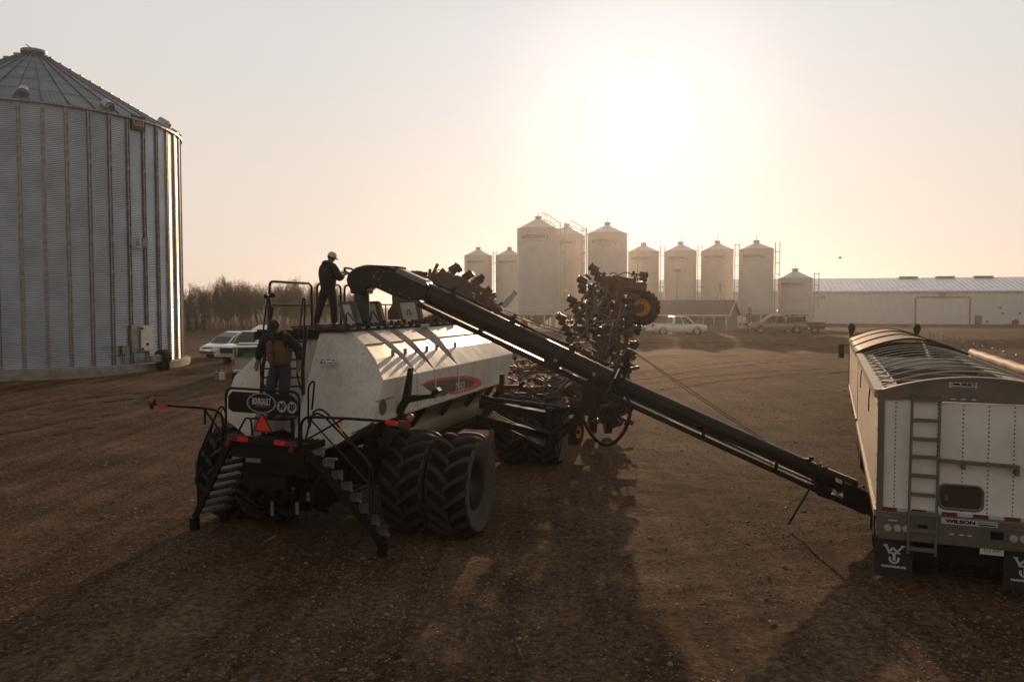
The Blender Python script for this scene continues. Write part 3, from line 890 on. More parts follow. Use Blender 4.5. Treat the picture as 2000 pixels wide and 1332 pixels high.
def bare_tree(seed, H):
    rg = random.Random(seed); trunk, crown = MB(), MB()
    def leaf(p, s):
        d = Vector((rg.gauss(0, 1), rg.gauss(0, 1), rg.gauss(0, 1))).normalized(); e = d.orthogonal().normalized()
        e = e * cos(1.3) + d.cross(e) * sin(rg.uniform(0, 6))
        crown.cur = 1
        crown.add([p, p + d * s + e * s * .45, p + d * s * 1.7, p + d * s - e * s * .45], [(0, 1, 2, 3)])
        crown.cur = 0
    def grow(p, d, L, r, lev):
        n = 3; pts, q = [p], p.copy()
        for i in range(n):
            d = (d + Vector((rg.gauss(0, .16), rg.gauss(0, .16), rg.gauss(.05, .1)))).normalized()
            q = q + d * L / n; pts.append(q.copy())
        rs = [r * (1 - .5 * i / n) for i in range(n + 1)]
        (trunk if lev < 2 else crown).tube(pts, rs, 6 if lev == 0 else (4 if lev < 2 else 3), cap=False)
        if lev >= 3:
            for i in range(1, n + 1):
                for _ in range(5 if rg.random() < .8 else 9): leaf(pts[i] + Vector((rg.gauss(0, .16), rg.gauss(0, .16), rg.gauss(0, .16))), rg.uniform(.05, .11))
        if lev < 4:
            k = (5, 5, 4, 3)[lev]
            for j in range(k):
                f = rg.uniform(.35, 1.0) if lev else rg.uniform(.3, 1)
                b = pts[0].lerp(pts[-1], f) if lev == 0 else pts[min(n, int(f * n + .5))]
                a = rg.uniform(0, 2 * pi); sp = rg.uniform(.45, .95)
                x = d.orthogonal().normalized(); y = d.cross(x)
                nd = (d * cos(sp) + (x * cos(a) + y * sin(a)) * sin(sp) + Vector((0, 0, .18))).normalized()
                grow(b, nd, L * rg.uniform(.5, .78), max(.012, r * rg.uniform(.35, .55)), lev + 1)
    for s in range(rg.choice((2, 3, 3))):
        a = rg.uniform(0, 6.28)
        grow(Vector((.4 * cos(a), .4 * sin(a), -.2)), Vector((.32 * cos(a), .32 * sin(a), 1)).normalized(), H * rg.uniform(.42, .55), H * .017, 0)
    # suckers and brush round the foot
    for s in range(30):
        a, rr = rg.uniform(0, 6.28), rg.uniform(.2, 2.2)
        p = Vector((rr * cos(a), rr * sin(a), -.1)); q = p + Vector((rg.gauss(0, .4), rg.gauss(0, .4), rg.uniform(.8, 2.8)))
        crown.tube([p, p.lerp(q, .5) + Vector((rg.gauss(0, .1), rg.gauss(0, .1), 0)), q], [.025, .018, .01], 3, cap=False)
        for _ in range(5): leaf(p.lerp(q, rg.uniform(.2, 1)) + Vector((rg.gauss(0, .15), rg.gauss(0, .15), 0)), rg.uniform(.06, .12))
    zs = [v[2] for v in trunk.v + crown.v]
    return trunk, crown, max(zs)
PROTO = []
for k in range(4):
    tr, cr, hh = bare_tree(11 + k * 5, 8.2)
    t = thing('shelterbelt_tree', (0, 0, 0), 'tree', 'tree', 'bare budding trees of the shelterbelt')
    tr.build('trunk', M_BARK, t); cr.build('crown', [M_TWIG, M_LEAF], t)
    PROTO.append((t, hh, len(cr.f)))
rg = random.Random(5)
TSPOT = []
tops = [(356, 566), (372, 562), (386, 556), (398, 551), (412, 547), (424, 537), (438, 536), (449, 556), (462, 542), (476, 541), (490, 552), (503, 548), (516, 550), (527, 546), (540, 552), (553, 543), (566, 549), (578, 546), (590, 541), (603, 549), (615, 556), (628, 553), (642, 560), (656, 556), (668, 550), (680, 561), (693, 570)]
for i, (px, top) in enumerate(tops):
    TSPOT.append((px, top, 116 + (i % 3) * 3.5 + rg.uniform(-1, 1)))
for i, px in enumerate(range(360, 700, 40)):
    TSPOT.append((px + rg.uniform(-9, 9), 590 + rg.uniform(-8, 14), 126 + rg.uniform(-2, 4)))
TLAB = ['bare budding tree in the tree line beyond the parked white minivan']
for i, (px, top, Y) in enumerate(TSPOT):
    pr, hh, nf = PROTO[i % 4]
    o = pr if i < 4 else copy_tree(pr)
    p = at(px, top, Y); gz = hgt(p.x, Y)
    s = (p.z - gz) / hh * 1.04
    o.location = (p.x, Y, gz); w_ = s * rg.uniform(.5, .72); o.scale = (w_, w_, s); o.rotation_euler = (0, 0, rg.uniform(0, 6.28))
    o['label'] = TLAB[0]
def spruce(px, top, Y, label, seed, wid=.24, dens=1.0):
    p = at(px, top, Y); gz = hgt(p.x, Y); H = p.z - gz; rg = random.Random(seed)
    t = thing('spruce_tree', (p.x, Y, gz), label, 'spruce')
    MB().tube([(0, 0, -.2), (0, 0, H)], [.14, .02], 7).build('trunk', M_BARK, t)
    c = MB(); z = .35
    while z < H - .1:
        f = 1 - z / H; Rr = H * wid * f + .08; n = int((7 + 6 * f) * dens); a0 = rg.uniform(0, 6)
        for k in range(n):
            a = a0 + 2 * pi * k / n + rg.uniform(-.25, .25); l = Rr * rg.uniform(.65, 1.1)
            d = Vector((cos(a), sin(a), 0)); q = Vector((-sin(a), cos(a), 0))
            m = 7
            for j in range(m):
                u = (j + .6) / m
                b = d * l * u + Vector((0, 0, z - .25 * l * u + .12 * l * u * u))
                w = .16 * (1 - u * .6) * (.6 + l)
                for sg in (-1, 1):
                    e = (q * sg + d * .55 + Vector((0, 0, rg.uniform(-.35, .05)))).normalized()
                    c.add([b, b + e * w + d * .05, b + e * w * 1.05 + Vector((0, 0, -.05)), b + Vector((0, 0, -.06)) + d * .06], [(0, 1, 2, 3)])
                c.add([b, b + d * .14 + q * .03, b + d * .2 + Vector((0, 0, rg.uniform(-.1, .06))), b + d * .12 - q * .04], [(0, 1, 2, 3)])
        z += .2 + .06 * f
    c.build('crown', M_NEEDLE, t)
spruce(1464, 597, 98, 'small dark spruce standing right of the house', 4)
spruce(383, 596, 111, 'dark spruce at the left end of the bare tree line beside the bin', 8, .33, 1.6)
spruce(398, 612, 110, 'short dark spruce beside a taller spruce at the left end of the tree line', 9, .33, 1.6)
spruce(366, 608, 110, 'dark spruce half hidden by the big grain bin', 10, .33, 1.6)

# ------------------------------------------------------------------ cars and pickups
M_CARW = mat('white_car_paint', (.74, .75, .76), .22, spec=.6, var=.03, coat=.5, dirt=(.35, .29, .22), dirt_amt=.3)
M_CARTAN = mat('tan_car_paint', (.24, .2, .16), .28, .3, coat=.4, dirt=(.24, .19, .14), dirt_amt=.6)
M_CARRED = mat('dark_red_car_paint', (.05, .018, .015), .3, coat=.4)
M_CARSILV = mat('silver_car_paint', (.36, .37, .38), .3, .4, coat=.4, dirt=(.25, .2, .15), dirt_amt=.4)
M_TRIMBLK = mat('black_trim', (.02, .02, .02), .5)
M_LAMP = mat('clear_lamp', (.7, .7, .68), .1, spec=.8)
M_TAIL = mat('tail_lamp', (.42, .02, .015), .2, spec=.8)
M_RIM = mat('alloy_rim', (.4, .4, .4), .3, .9)
M_GREEN = mat('green_plastic', (.05, .16, .03), .5)
M_BLUE = mat('blue_paint', (.05, .10, .22), .45)
def add_wheel(t, x, y, r, w, name='wheel'):
    b = MB(); b.lathe([(r * .62, -w / 2), (r * .9, -w / 2), (r, -w * .36), (r, w * .36), (r * .9, w / 2), (r * .62, w / 2)], 24, axis='x')
    wl = b.build(name, M_RUBBER, t, smooth=35, loc=(x, y, r))
    g = MB(); s = 1 if x > 0 else -1
    g.lathe([(r * .62, s * w * .45), (r * .55, s * w * .25), (.0, s * w * .3)], 18, axis='x')
    for k in range(6):
        a = pi * k / 3
        g.bar((s * w * .38, 0, 0), (s * w * .42, r * .6 * cos(a), r * .6 * sin(a)), .06, .05)
    g.build('rim', M_RIM, wl, smooth=30)
def vehicle(loc, head, label, paint, kind, group=None, sc=1.0):
    name = {'van': 'minivan', 'suv': 'pickup_truck'}.get(kind, 'pickup_truck')
    t = thing(name, loc, label, 'van' if kind == 'van' else 'pickup', group, rz=-head)
    t.scale = (sc, sc, sc)
    if kind == 'van':
        L0, L1, HW, belt, roof, r = -2.55, 2.6, .98, 1.02, 1.76, .35
        st = [(-2.55, .5, .95, .86), (-2.45, .32, 1.02, .95), (-1.5, .24, 1.03, .98), (.9, .24, 1.03, .98), (1.55, .24, 1.02, .97), (2.2, .26, .86, .92), (2.5, .3, .74, .8), (2.6, .4, .62, .7)]
        cab = [(-2.5, 1.55, .96), (-2.42, .95, .86), (-2.3, .25, .76)]
        cabz = [1.0, 1.45, 1.76]
        ya = (1.35, -1.55)
    else:
        L0, L1, HW, belt, roof, r = -2.9, 2.95, 1.0, 1.18, 1.9, .41
        st = [(-2.9, .62, 1.14, .96), (-2.8, .5, 1.18, .99), (-1.9, .42, 1.18, 1.0), (1.2, .42, 1.18, 1.0), (1.7, .42, 1.2, 1.0), (2.5, .44, 1.14, .98), (2.85, .48, 1.06, .92), (2.95, .56, .98, .84)]
        cab = [(-.72, 1.6, .97), (-.69, 1.2, .90), (-.62, .80, .82)]
        cabz = [1.14, 1.6, 1.93]
        ya = (1.82, -1.78)
    ybed0, ybed1 = -2.72, -1.05
    b = MB()
    rings = []
    for y, z0, z1, w in st:
        c_ = .08
        rings.append([(-w + c_, y, z0), (w - c_, y, z0), (w, y, z0 + .12), (w + .015, y, (z0 + z1) / 2), (w - .03, y, z1 - .1), (w - .12, y, z1), (-w + .12, y, z1), (-w + .03, y, z1 - .1), (-w - .015, y, (z0 + z1) / 2), (-w, y, z0 + .12)])
    b.loft(rings)
    body = b.build('body', paint, t, smooth=35)
    # cab
    g = MB(); rr = []
    for (y0, y1, w), z in zip(cab, cabz):
        rr.append([(-w, y0, z), (w, y0, z), (w, y1, z), (-w, y1, z)])
    w = cab[2][2] * .86; y0, y1 = cab[2][0] + .1, cab[2][1] - .2
    rr.append([(-w, y0, roof + .05), (w, y0, roof + .05), (w, y1, roof + .05), (-w, y1, roof + .05)])
    g.loft(rr); cb = g.build('cab', paint, t, bevel=.04)
    # glass panels lie a few mm proud of the cab shell
    def pt(i, f, sx):                 # point on cab shell at level i (0..2 float) and fraction f of its length
        i0 = min(1, int(i)); q = i - i0
        z = cabz[i0] + (cabz[i0 + 1] - cabz[i0]) * q
        y0 = cab[i0][0] + (cab[i0 + 1][0] - cab[i0][0]) * q; y1 = cab[i0][1] + (cab[i0 + 1][1] - cab[i0][1]) * q; w = cab[i0][2] + (cab[i0 + 1][2] - cab[i0][2]) * q
        return Vector((sx * (w + .006), y0 + (y1 - y0) * f, z))
    cuts = [(.05, .34), (.37, .66), (.69, .97)] if kind == 'van' else [(.08, .46), (.5, .93)]
    for sx in (-1, 1):
        for f0, f1 in cuts:
            q = MB(); vs = []
            for i in (.1, 1.0, 1.86): vs += [pt(i, f0 + (.0 if f0 > .2 else .02 * i), sx), pt(i, f1 - (.0 if f1 < .9 else .01 * i), sx)]
            q.add(vs, [(0, 1, 3, 2), (2, 3, 5, 4)]); q.build('side_window', M_DARKGLASS, cb)
    q = MB(); vs = []
    for i in (.06, 1, 1.9):
        a, c2 = pt(i, 1, -1), pt(i, 1, 1); o = Vector((0, .012, .008))
        vs += [a * 1 + o + Vector((.1, 0, 0)), c2 + o - Vector((.1, 0, 0))]
    q.add(vs, [(0, 1, 3, 2), (2, 3, 5, 4)]); q.build('windshield', M_DARKGLASS, cb)
    q = MB(); vs = []
    for i in (.15, 1, 1.8):
        a, c2 = pt(i, 0, -1), pt(i, 0, 1); o = Vector((0, -.012, 0))
        vs += [a + o + Vector((.14, 0, 0)), c2 + o - Vector((.14, 0, 0))]
    q.add(vs, [(1, 0, 2, 3), (3, 2, 4, 5)]); q.build('rear_window', M_DARKGLASS, cb)
    wd = .3
    for x in (-1, 1):
        for y in ya: add_wheel(t, x * (HW - .14), y, r, wd)
        q = MB()
        for y in ya: q.lathe([(r + .02, x * (HW - .25)), (r + .09, x * (HW + .03)), (r + .02, x * (HW + .032))], 24, c=(0, y, r), axis='x')
        q.build_each('wheel_arch', M_TRIMBLK, body, smooth=40)
        yf = L1 - (.42 if kind == 'van' else .12)
        q = MB(); q.box((x * (.62 if kind == 'van' else .7), yf + (.04 if kind == 'van' else .06), .78 if kind == 'van' else .95), (.34, .16, .14 if kind == 'van' else .22), Matrix.Rotation(-x * .45, 3, 'Z')); q.build('headlight', M_LAMP, t, bevel=.03)
        q = MB(); q.box((x * (HW - .1), L0 + .08, belt - .16), (.16, .2, .38)); q.build('tail_light', M_TAIL, t, bevel=.02)
        q = MB(); q.box((x * (HW + .1), cab[0][1] - .55, belt + .13), (.2, .12, .2)); q.build('mirror', M_TRIMBLK, t, bevel=.04)
        q = MB()
        for y in ((.2, -.9) if kind != 'van' else (.3, -.8)): q.box((x * (HW + .025), y, belt - .16), (.03, .2, .04))
        q.build('door_handle', M_TRIMBLK, t)
    q = MB()
    if kind == 'van': q.box((0, L1 - .1, .72), (1.0, .16, .1)); q.box((0, L1 - .06, .44), (1.3, .2, .16))
    else: q.box((0, L1 - .02, .82), (1.15, .1, .34))
    q.build('grille', M_TRIMBLK, t, bevel=.03)
    q = MB()
    if kind != 'van':
        q.box((0, L1 + .02, .5), (1.86, .22, .22)); q.build('front_bumper', M_CHROME, t, bevel=.05)
        q = MB(); q.box((0, L0 - .06, .52), (1.84, .22, .2)); q.build('rear_bumper', M_CHROME, t, bevel=.05)
        q = MB(); q.box((0, (ybed0 + ybed1) / 2, 1.19), (1.6, ybed1 - ybed0 - .04, .03)); q.build('bed', M_TRIMBLK, t)
        q = MB()
        for x in (-1, 1): q.box((x * .9, (ybed0 + ybed1) / 2, 1.22), (.1, ybed1 - ybed0, .06))
        q.box((0, ybed0 - .08, 1.22), (1.8, .08, .06)); q.build('bed_rail', paint, t)
        q = MB(); q.box((0, L0 - .01, .92), (1.6, .04, .46)); q.box((0, L0 - .035, 1.02), (.22, .02, .1)); q.build('tailgate', paint, t, bevel=.01)
    q = MB(); q.box((0, L0 - .18 if kind != 'van' else L0 - .02, .55), (.32, .02, .15)); q.build('number_plate', M_TRIM, t)
    return t, body, cb
def place(px, py): return ground(px, py)
# white minivan, liftgate up, by the bin
g = place(456, 699) + Vector((-.45, 1.7, 0)); a = radians(-152)
van, vb, vc = vehicle(g, a, 'white minivan with raised tailgate parked by the big grain bin', M_CARW, 'van', 'vehicles parked by the grain bin', 1.05)
q = MB(); q.add([(-.82, -2.35, 1.78), (.82, -2.35, 1.78), (.8, -3.1, 2.12), (-.8, -3.1, 2.12), (.7, -3.45, 2.02), (-.7, -3.45, 2.02)], [(0, 1, 2, 3), (3, 2, 4, 5)])
lg = q.build('liftgate', M_CARW, van); sd = lg.modifiers.new('s', 'SOLIDIFY'); sd.thickness = .08
q = MB(); q.add([(-.66, -2.55, 1.9), (.66, -2.55, 1.9), (.64, -3.05, 2.135), (-.64, -3.05, 2.135)], [(0, 1, 2, 3)]); q.build('liftgate_glass', M_DARKGLASS, lg)
g = place(514, 707)
v2 = vehicle(g + Vector((-.35, .75, 0)), radians(-155), 'white pickup with dark grille parked between the minivan and the canopy pickup', M_CARW, 'pickup', 'vehicles parked by the grain bin', 1.08)[0]
g = place(489, 744)
v3, _, _ = vehicle(g + Vector((-.74, 2.75, 0)), radians(-15), 'silver pickup with open canopy and green crate, tailgate towards the seeder cart', M_CARSILV, 'pickup', 'vehicles parked by the grain bin', .98)
b = MB()
b.box((0, -1.9, 1.82), (1.84, 1.75, .07))
for x in (-.88, .88): b.box((x, -1.9, 1.5), (.06, 1.7, .58))
for x in (-.86, .86): b.box((x, -2.72, 1.5), (.1, .09, .58))
b.build('canopy', M_CARSILV, v3, bevel=.02)
gc = tag(MB().box((0, 0, .14), (.95, .45, .28)).box((0, 0, .29), (.99, .49, .04)).build('plastic_crate', M_GREEN, None, loc=g + Vector((-.1, .75, 1.21)), rot=(0, 0, radians(15)), bevel=.02), 'green plastic crate in the bed of the silver canopy pickup', 'crate')
# yard pickups on the right
p = at(1321, 655, 86); vehicle(Vector((p.x, 86, hgt(p.x, 86) - .12)), radians(80), 'white crew cab pickup in front of the house', M_CARW, 'pickup', 'pickups parked by the house', 1.06)
p = at(1520, 655, 89); vt = vehicle(Vector((p.x, 89, hgt(p.x, 89))), radians(-76), 'tan crew cab pickup parked right of the spruce', M_CARTAN, 'pickup', 'pickups parked by the house', 1.05)[0]
b = MB(); b.box((0, -1.78, 1.5), (1.72, 1.9, .62), taper=.93); cn = b.build('canopy', M_DARKGLASS, vt, bevel=.04)
b = MB(); b.box((0, -1.78, 1.83), (1.62, 1.8, .06)); b.build('canopy_roof', M_CARTAN, cn)
p = at(1558, 655, 93); vehicle(Vector((p.x, 93, hgt(p.x, 93) - .05)), radians(-74), 'dark red pickup showing its tail behind the tan pickup', M_CARRED, 'pickup', 'pickups parked by the house', 1.0)
# small boom lift behind the silos
def boom():
    p = at(985, 606, 128); gz = hgt(p.x, p.y)
    t = thing('boom_lift', (p.x, p.y, gz), 'blue boom lift parked beside the tallest silo', 'boom lift')
    z0 = at(982, 600, 128).z - gz; e = at(1008, 570, 128) - Vector((p.x, p.y, gz))
    b = MB(); b.bar((-.2, 0, z0), e, .5, .75); b.bar((-.2, -.05, z0 + .1), Vector((-.2, 0, z0)).lerp(e, .6), .62, .9); b.build('boom', M_BLUE, t)
    b = MB(); b.box((1.2, 0, z0 - .9), (5.0, 2.0, .9)); b.box((1.4, 0, z0 - .3), (3.9, 1.4, .35)); b.build('chassis', M_CARW, t, bevel=.08)
    b = MB(); b.box((1.2, 0, (z0 - 1.4) / 2), (1.6, 1.2, z0 - 1.4)); b.build('pedestal', M_BLUE, t)
    for x in (-.9, 3.2):
        for y in (-.9, .9): 
            w = MB().lathe([(.1, -.2), (.55, -.2), (.6, -.12), (.6, .12), (.55, .2), (.1, .2)], 18, c=(x, y, .6), axis='y'); w.build('wheel', M_RUBBER, t, smooth=40)
boom()
# fuel jugs by the bin
M_JUG = mat('translucent_jug', (.6, .5, .33), .4); 
def jug(px, py, label, m):
    g = ground(px, py)
    t = thing('fuel_jug', g, label, 'jug', 'jugs on the ground by the bin', rz=U(0, 1))
    b = MB(); b.loft([[(x * s, y * s * .75, z) for x, y in ((-.15, -.12), (.15, -.12), (.17, 0), (.15, .12), (-.15, .12), (-.17, 0))] for z, s in ((0, 1), (.36, 1), (.44, .7), (.46, .4))]); b.build('body', m, t, bevel=.02)
    b = MB(); b.cyl((.07, 0, .45), (.07, 0, .53), .04, n=10); b.build('cap', M_BLACK, t)
    b = MB(); b.tube([(-.09, 0, .44), (-.06, 0, .54), (.03, 0, .54), (.05, 0, .46)], .018, 6); b.build('handle', m, t)
jug(425, 742, 'dull jug on the gravel, left one of the pair by the bin', M_GREYSTEEL)
jug(434.5, 742, 'sunlit pale jug on the gravel beside a dull jug', M_JUG)
# ------------------------------------------------------------------ seeder cart
def mat_tank():
    m, nt, b = new_mat('dusty_white_tank')
    N, L = nt.nodes.new, nt.links.new
    tc = N('ShaderNodeTexCoord')
    def nz(scale, det, rough, sc=None):
        n = N('ShaderNodeTexNoise'); n.inputs['Scale'].default_value = scale; n.inputs['Detail'].default_value = det; n.inputs['Roughness'].default_value = rough
        if sc:
            mp = N('ShaderNodeMapping'); mp.inputs['Scale'].default_value = sc; L(tc.outputs['Object'], mp.inputs['Vector']); L(mp.outputs[0], n.inputs['Vector'])
        else: L(tc.outputs['Object'], n.inputs['Vector'])
        return n.outputs['Fac']
    def ramp(f, p0, p1, v=1.0):
        r = N('ShaderNodeMapRange'); r.inputs['From Min'].default_value = p0; r.inputs['From Max'].default_value = p1; r.inputs['To Max'].default_value = v
        L(f, r.inputs['Value']); return r.outputs['Result']
    def mix(f, a, c):
        x = N('ShaderNodeMix'); x.data_type = 'RGBA'; L(f, x.inputs['Factor'])
        for s, v in (('A', a), ('B', c)):
            if isinstance(v, tuple): x.inputs[s].default_value = (*v, 1)
            else: L(v, x.inputs[s])
        return x.outputs['Result']
    c = mix(ramp(nz(1.4, 6, .6), .35, .75, .8), (.66, .615, .55), (.47, .42, .355))
    c = mix(ramp(nz(2.2, 8, .75, (6, 6, .45)), .52, .78, .7), c, (.24, .185, .13))      # run-down streaks
    mk = N('ShaderNodeMath'); mk.operation = 'MULTIPLY'; L(ramp(nz(38, 2, .5), .62, .69, .9), mk.inputs[0]); L(ramp(nz(.8, 3, .5), .5, .62, 1.0), mk.inputs[1])
    c = mix(mk.outputs[0], c, (.07, .05, .035))                      # mud specks
    c = mix(ramp(nz(1.1, 5, .7), .56, .74, .6), c, (.33, .26, .19))
    L(c, b.inputs['Base Color'])
    mr = N('ShaderNodeMapRange'); mr.inputs['To Min'].default_value = .22; mr.inputs['To Max'].default_value = .5; L(nz(3, 6, .6), mr.inputs['Value']); L(mr.outputs[0], b.inputs['Roughness'])
    bp = N('ShaderNodeBump'); bp.inputs['Strength'].default_value = .35; bp.inputs['Distance'].default_value = .06; L(nz(1.1, 2, .4), bp.inputs['Height']); L(bp.outputs[0], b.inputs['Normal'])
    return m
M_TANK = mat_tank()
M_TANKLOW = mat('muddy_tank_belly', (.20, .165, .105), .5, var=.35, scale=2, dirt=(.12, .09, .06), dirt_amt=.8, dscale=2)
M_SIDEWALL = mat('dusty_sidewall', (.085, .068, .05), .9, var=.35, scale=5, dirt=(.02, .018, .016), dirt_amt=.6, dscale=4, bump=.3, bscale=30)
M_RIMBLK = mat('dark_wheel_paint', (.018, .017, .017), .4, dirt=(.06, .045, .032), dirt_amt=.5)
M_TREAD = mat('grip_step_steel', (.22, .19, .165), .5, .6, var=.3, scale=8, dirt=(.1, .075, .055), dirt_amt=.6)
M_DECALRED = mat('red_decal', (.6, .07, .03), .4)
M_DECALGREY = mat('dark_grey_decal', (.07, .072, .075), .4)
M_DECALWHITE = mat('pale_decal', (.5, .49, .47), .45)
M_LABEL = mat('warning_label', (.6, .57, .53), .5)
M_DIMST = mat('dim_sticker', (.15, .14, .125), .6)
M_TANKLID = mat('pale_lid_underside', (.42, .40, .36), .5, var=.1, dirt=(.25, .2, .15), dirt_amt=.4)
M_YELLOW = mat('yellow_paint', (.85, .36, .015), .4, var=.15, scale=5, dirt=(.25, .15, .06), dirt_amt=.5)

CART_O, CART_H = Vector((-3.5623, 15.6343, 0)), radians(16)
_cr, _cf = Vector((cos(CART_H), -sin(CART_H), 0)), Vector((sin(CART_H), cos(CART_H), 0))
def cw(a, b, z): return CART_O + _cr * a + _cf * b + Vector((0, 0, z))
def cl(p):
    d = p - CART_O
    return Vector((d.dot(_cr), d.dot(_cf), d.z))
def cb(px, py, b):
    k, m = ray(px, py); t = (b + CART_O.dot(_cf)) / (k * _cf.x + _cf.y)
    return cl(Vector((t * k, t, CAM_H + m * t)))
def ca(px, py, a):
    k, m = ray(px, py); t = (a + CART_O.dot(_cr)) / (k * _cr.x + _cr.y)
    return cl(Vector((t * k, t, CAM_H + m * t)))

M_GROOVE = mat('shaded_tyre_groove', (.005, .0045, .004), .9, spec=.15)  # gaps between the lugs: their shade is put into the colour
M_LUG = mat('skylit_tyre_lug', (.02, .017, .0145), .7, var=.3, scale=7, dirt=(.06, .044, .031), dirt_amt=.6, dscale=4, spec=.4)  # sky light caught by the lug tops painted as lighter rubber, dust over it
def lug_tyre(R0, W, rim, nl=18, lug=.075):
    b = MB()
    hw = W / 2
    def rad(x): return R0 - lug - .05 * (abs(x) / hw) ** 2.5
    prof = [(rim - .03, -hw * .66), (rim + .06, -hw * .72), (R0 * .72, -hw * .98), (R0 * .86, -hw * .99)]
    xs = [-hw * .93, -hw * .7, -hw * .35, 0, hw * .35, hw * .7, hw * .93]
    prof += [(rad(x), x) for x in xs]
    prof += [(R0 * .86, hw * .99), (R0 * .72, hw * .98), (rim + .06, hw * .72), (rim - .03, hw * .66)]
    b.lathe(prof, 56, axis='x')
    nq = len(prof) - 1
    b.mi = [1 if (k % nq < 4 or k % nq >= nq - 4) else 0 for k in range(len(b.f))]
    b.cur = 0
    for k in range(nl):
        for sd in (-1, 1):
            th0 = 2 * pi * (k + (.5 if sd > 0 else 0)) / nl
            n = 6; rings = []
            for i in range(n + 1):
                t = i / n
                x = sd * (-.03 + (hw * .985 + .03) * t); th = th0 + .34 * t ** .85
                w = .052 / R0 * (1 + .35 * t)
                r0, r1 = rad(min(hw, abs(x))) - .02, rad(min(hw, abs(x))) + lug - .012 * t * t
                if i == n: r1 -= .03
                ring = []
                for (rr, tt) in ((r0, th - w * 1.25), (r1, th - w * .75), (r1, th + w * .75), (r0, th + w * 1.25)):
                    ring.append((x, -rr * cos(tt), rr * sin(tt)))
                rings.append(ring if sd > 0 else ring[::-1])
            # shoulder drop of the lug
            th = th0 + .36; w = .05 / R0
            x = sd * hw * 1.0
            ring = [(x, -rr * cos(tt), rr * sin(tt)) for rr, tt in ((R0 * .84, th - w), (R0 * .9, th - w * .7), (R0 * .9, th + w * .7), (R0 * .84, th + w))]
            rings.append(ring if sd > 0 else ring[::-1])
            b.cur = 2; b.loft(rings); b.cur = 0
    return b
def dual_rim(rim, W, s, mat_):
    """dished wheel centre, open towards s"""
    g = MB()
    g.lathe([(rim + .04, s * W * .36), (rim - .02, s * W * .34), (rim - .03, s * W * .1), (rim - .06, s * W * .04), (rim - .09, -s * W * .12), (.3, -s * W * .2), (.2, -s * W * .12), (.0, -s * W * .12)], 36, axis='x')
    for k in range(10):
        a = 2 * pi * k / 10
        g.cyl((-s * W * .18, .25 * cos(a), .25 * sin(a)), (-s * W * .02, .25 * cos(a), .25 * sin(a)), .022, n=6)
    g.lathe([(rim - .04, -s * W * .34), (rim - .1, -s * W * .2)], 36, axis='x')
    return g
CART = thing('seeder_cart', CART_O, 'big white and black air seeder cart on dual tractor tyres with rear stairs and platform', 'seeder cart', rz=-CART_H)
def cart_wheels():
    R0, W, rim = .985, .80, .50
    ty = None
    for bb in (0.0, 7.05):
        for aa in (-2.12, -1.24, 1.82, 2.72):
            if ty is None:
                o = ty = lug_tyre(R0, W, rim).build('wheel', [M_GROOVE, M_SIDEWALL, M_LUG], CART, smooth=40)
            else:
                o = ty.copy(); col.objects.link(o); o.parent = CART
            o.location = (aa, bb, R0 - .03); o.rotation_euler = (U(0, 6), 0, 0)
            dual_rim(rim, W, 1 if aa > 0 else -1, M_RIMBLK).build('rim', M_RIMBLK, o, smooth=35)
    for bb in (0.0, 7.05):
        b = MB()
        b.cyl((-2.2, bb, R0), (2.8, bb, R0), .13, n=14)
        for s in (-1, 1): b.bar((s * 1.0, bb, R0), (s * .9, bb, 1.75), .22, .3)
        b.box((0, bb, 1.05), (2.2, .4, .35))
        b.build('axle', M_BLACK, CART, smooth=40)
cart_wheels()
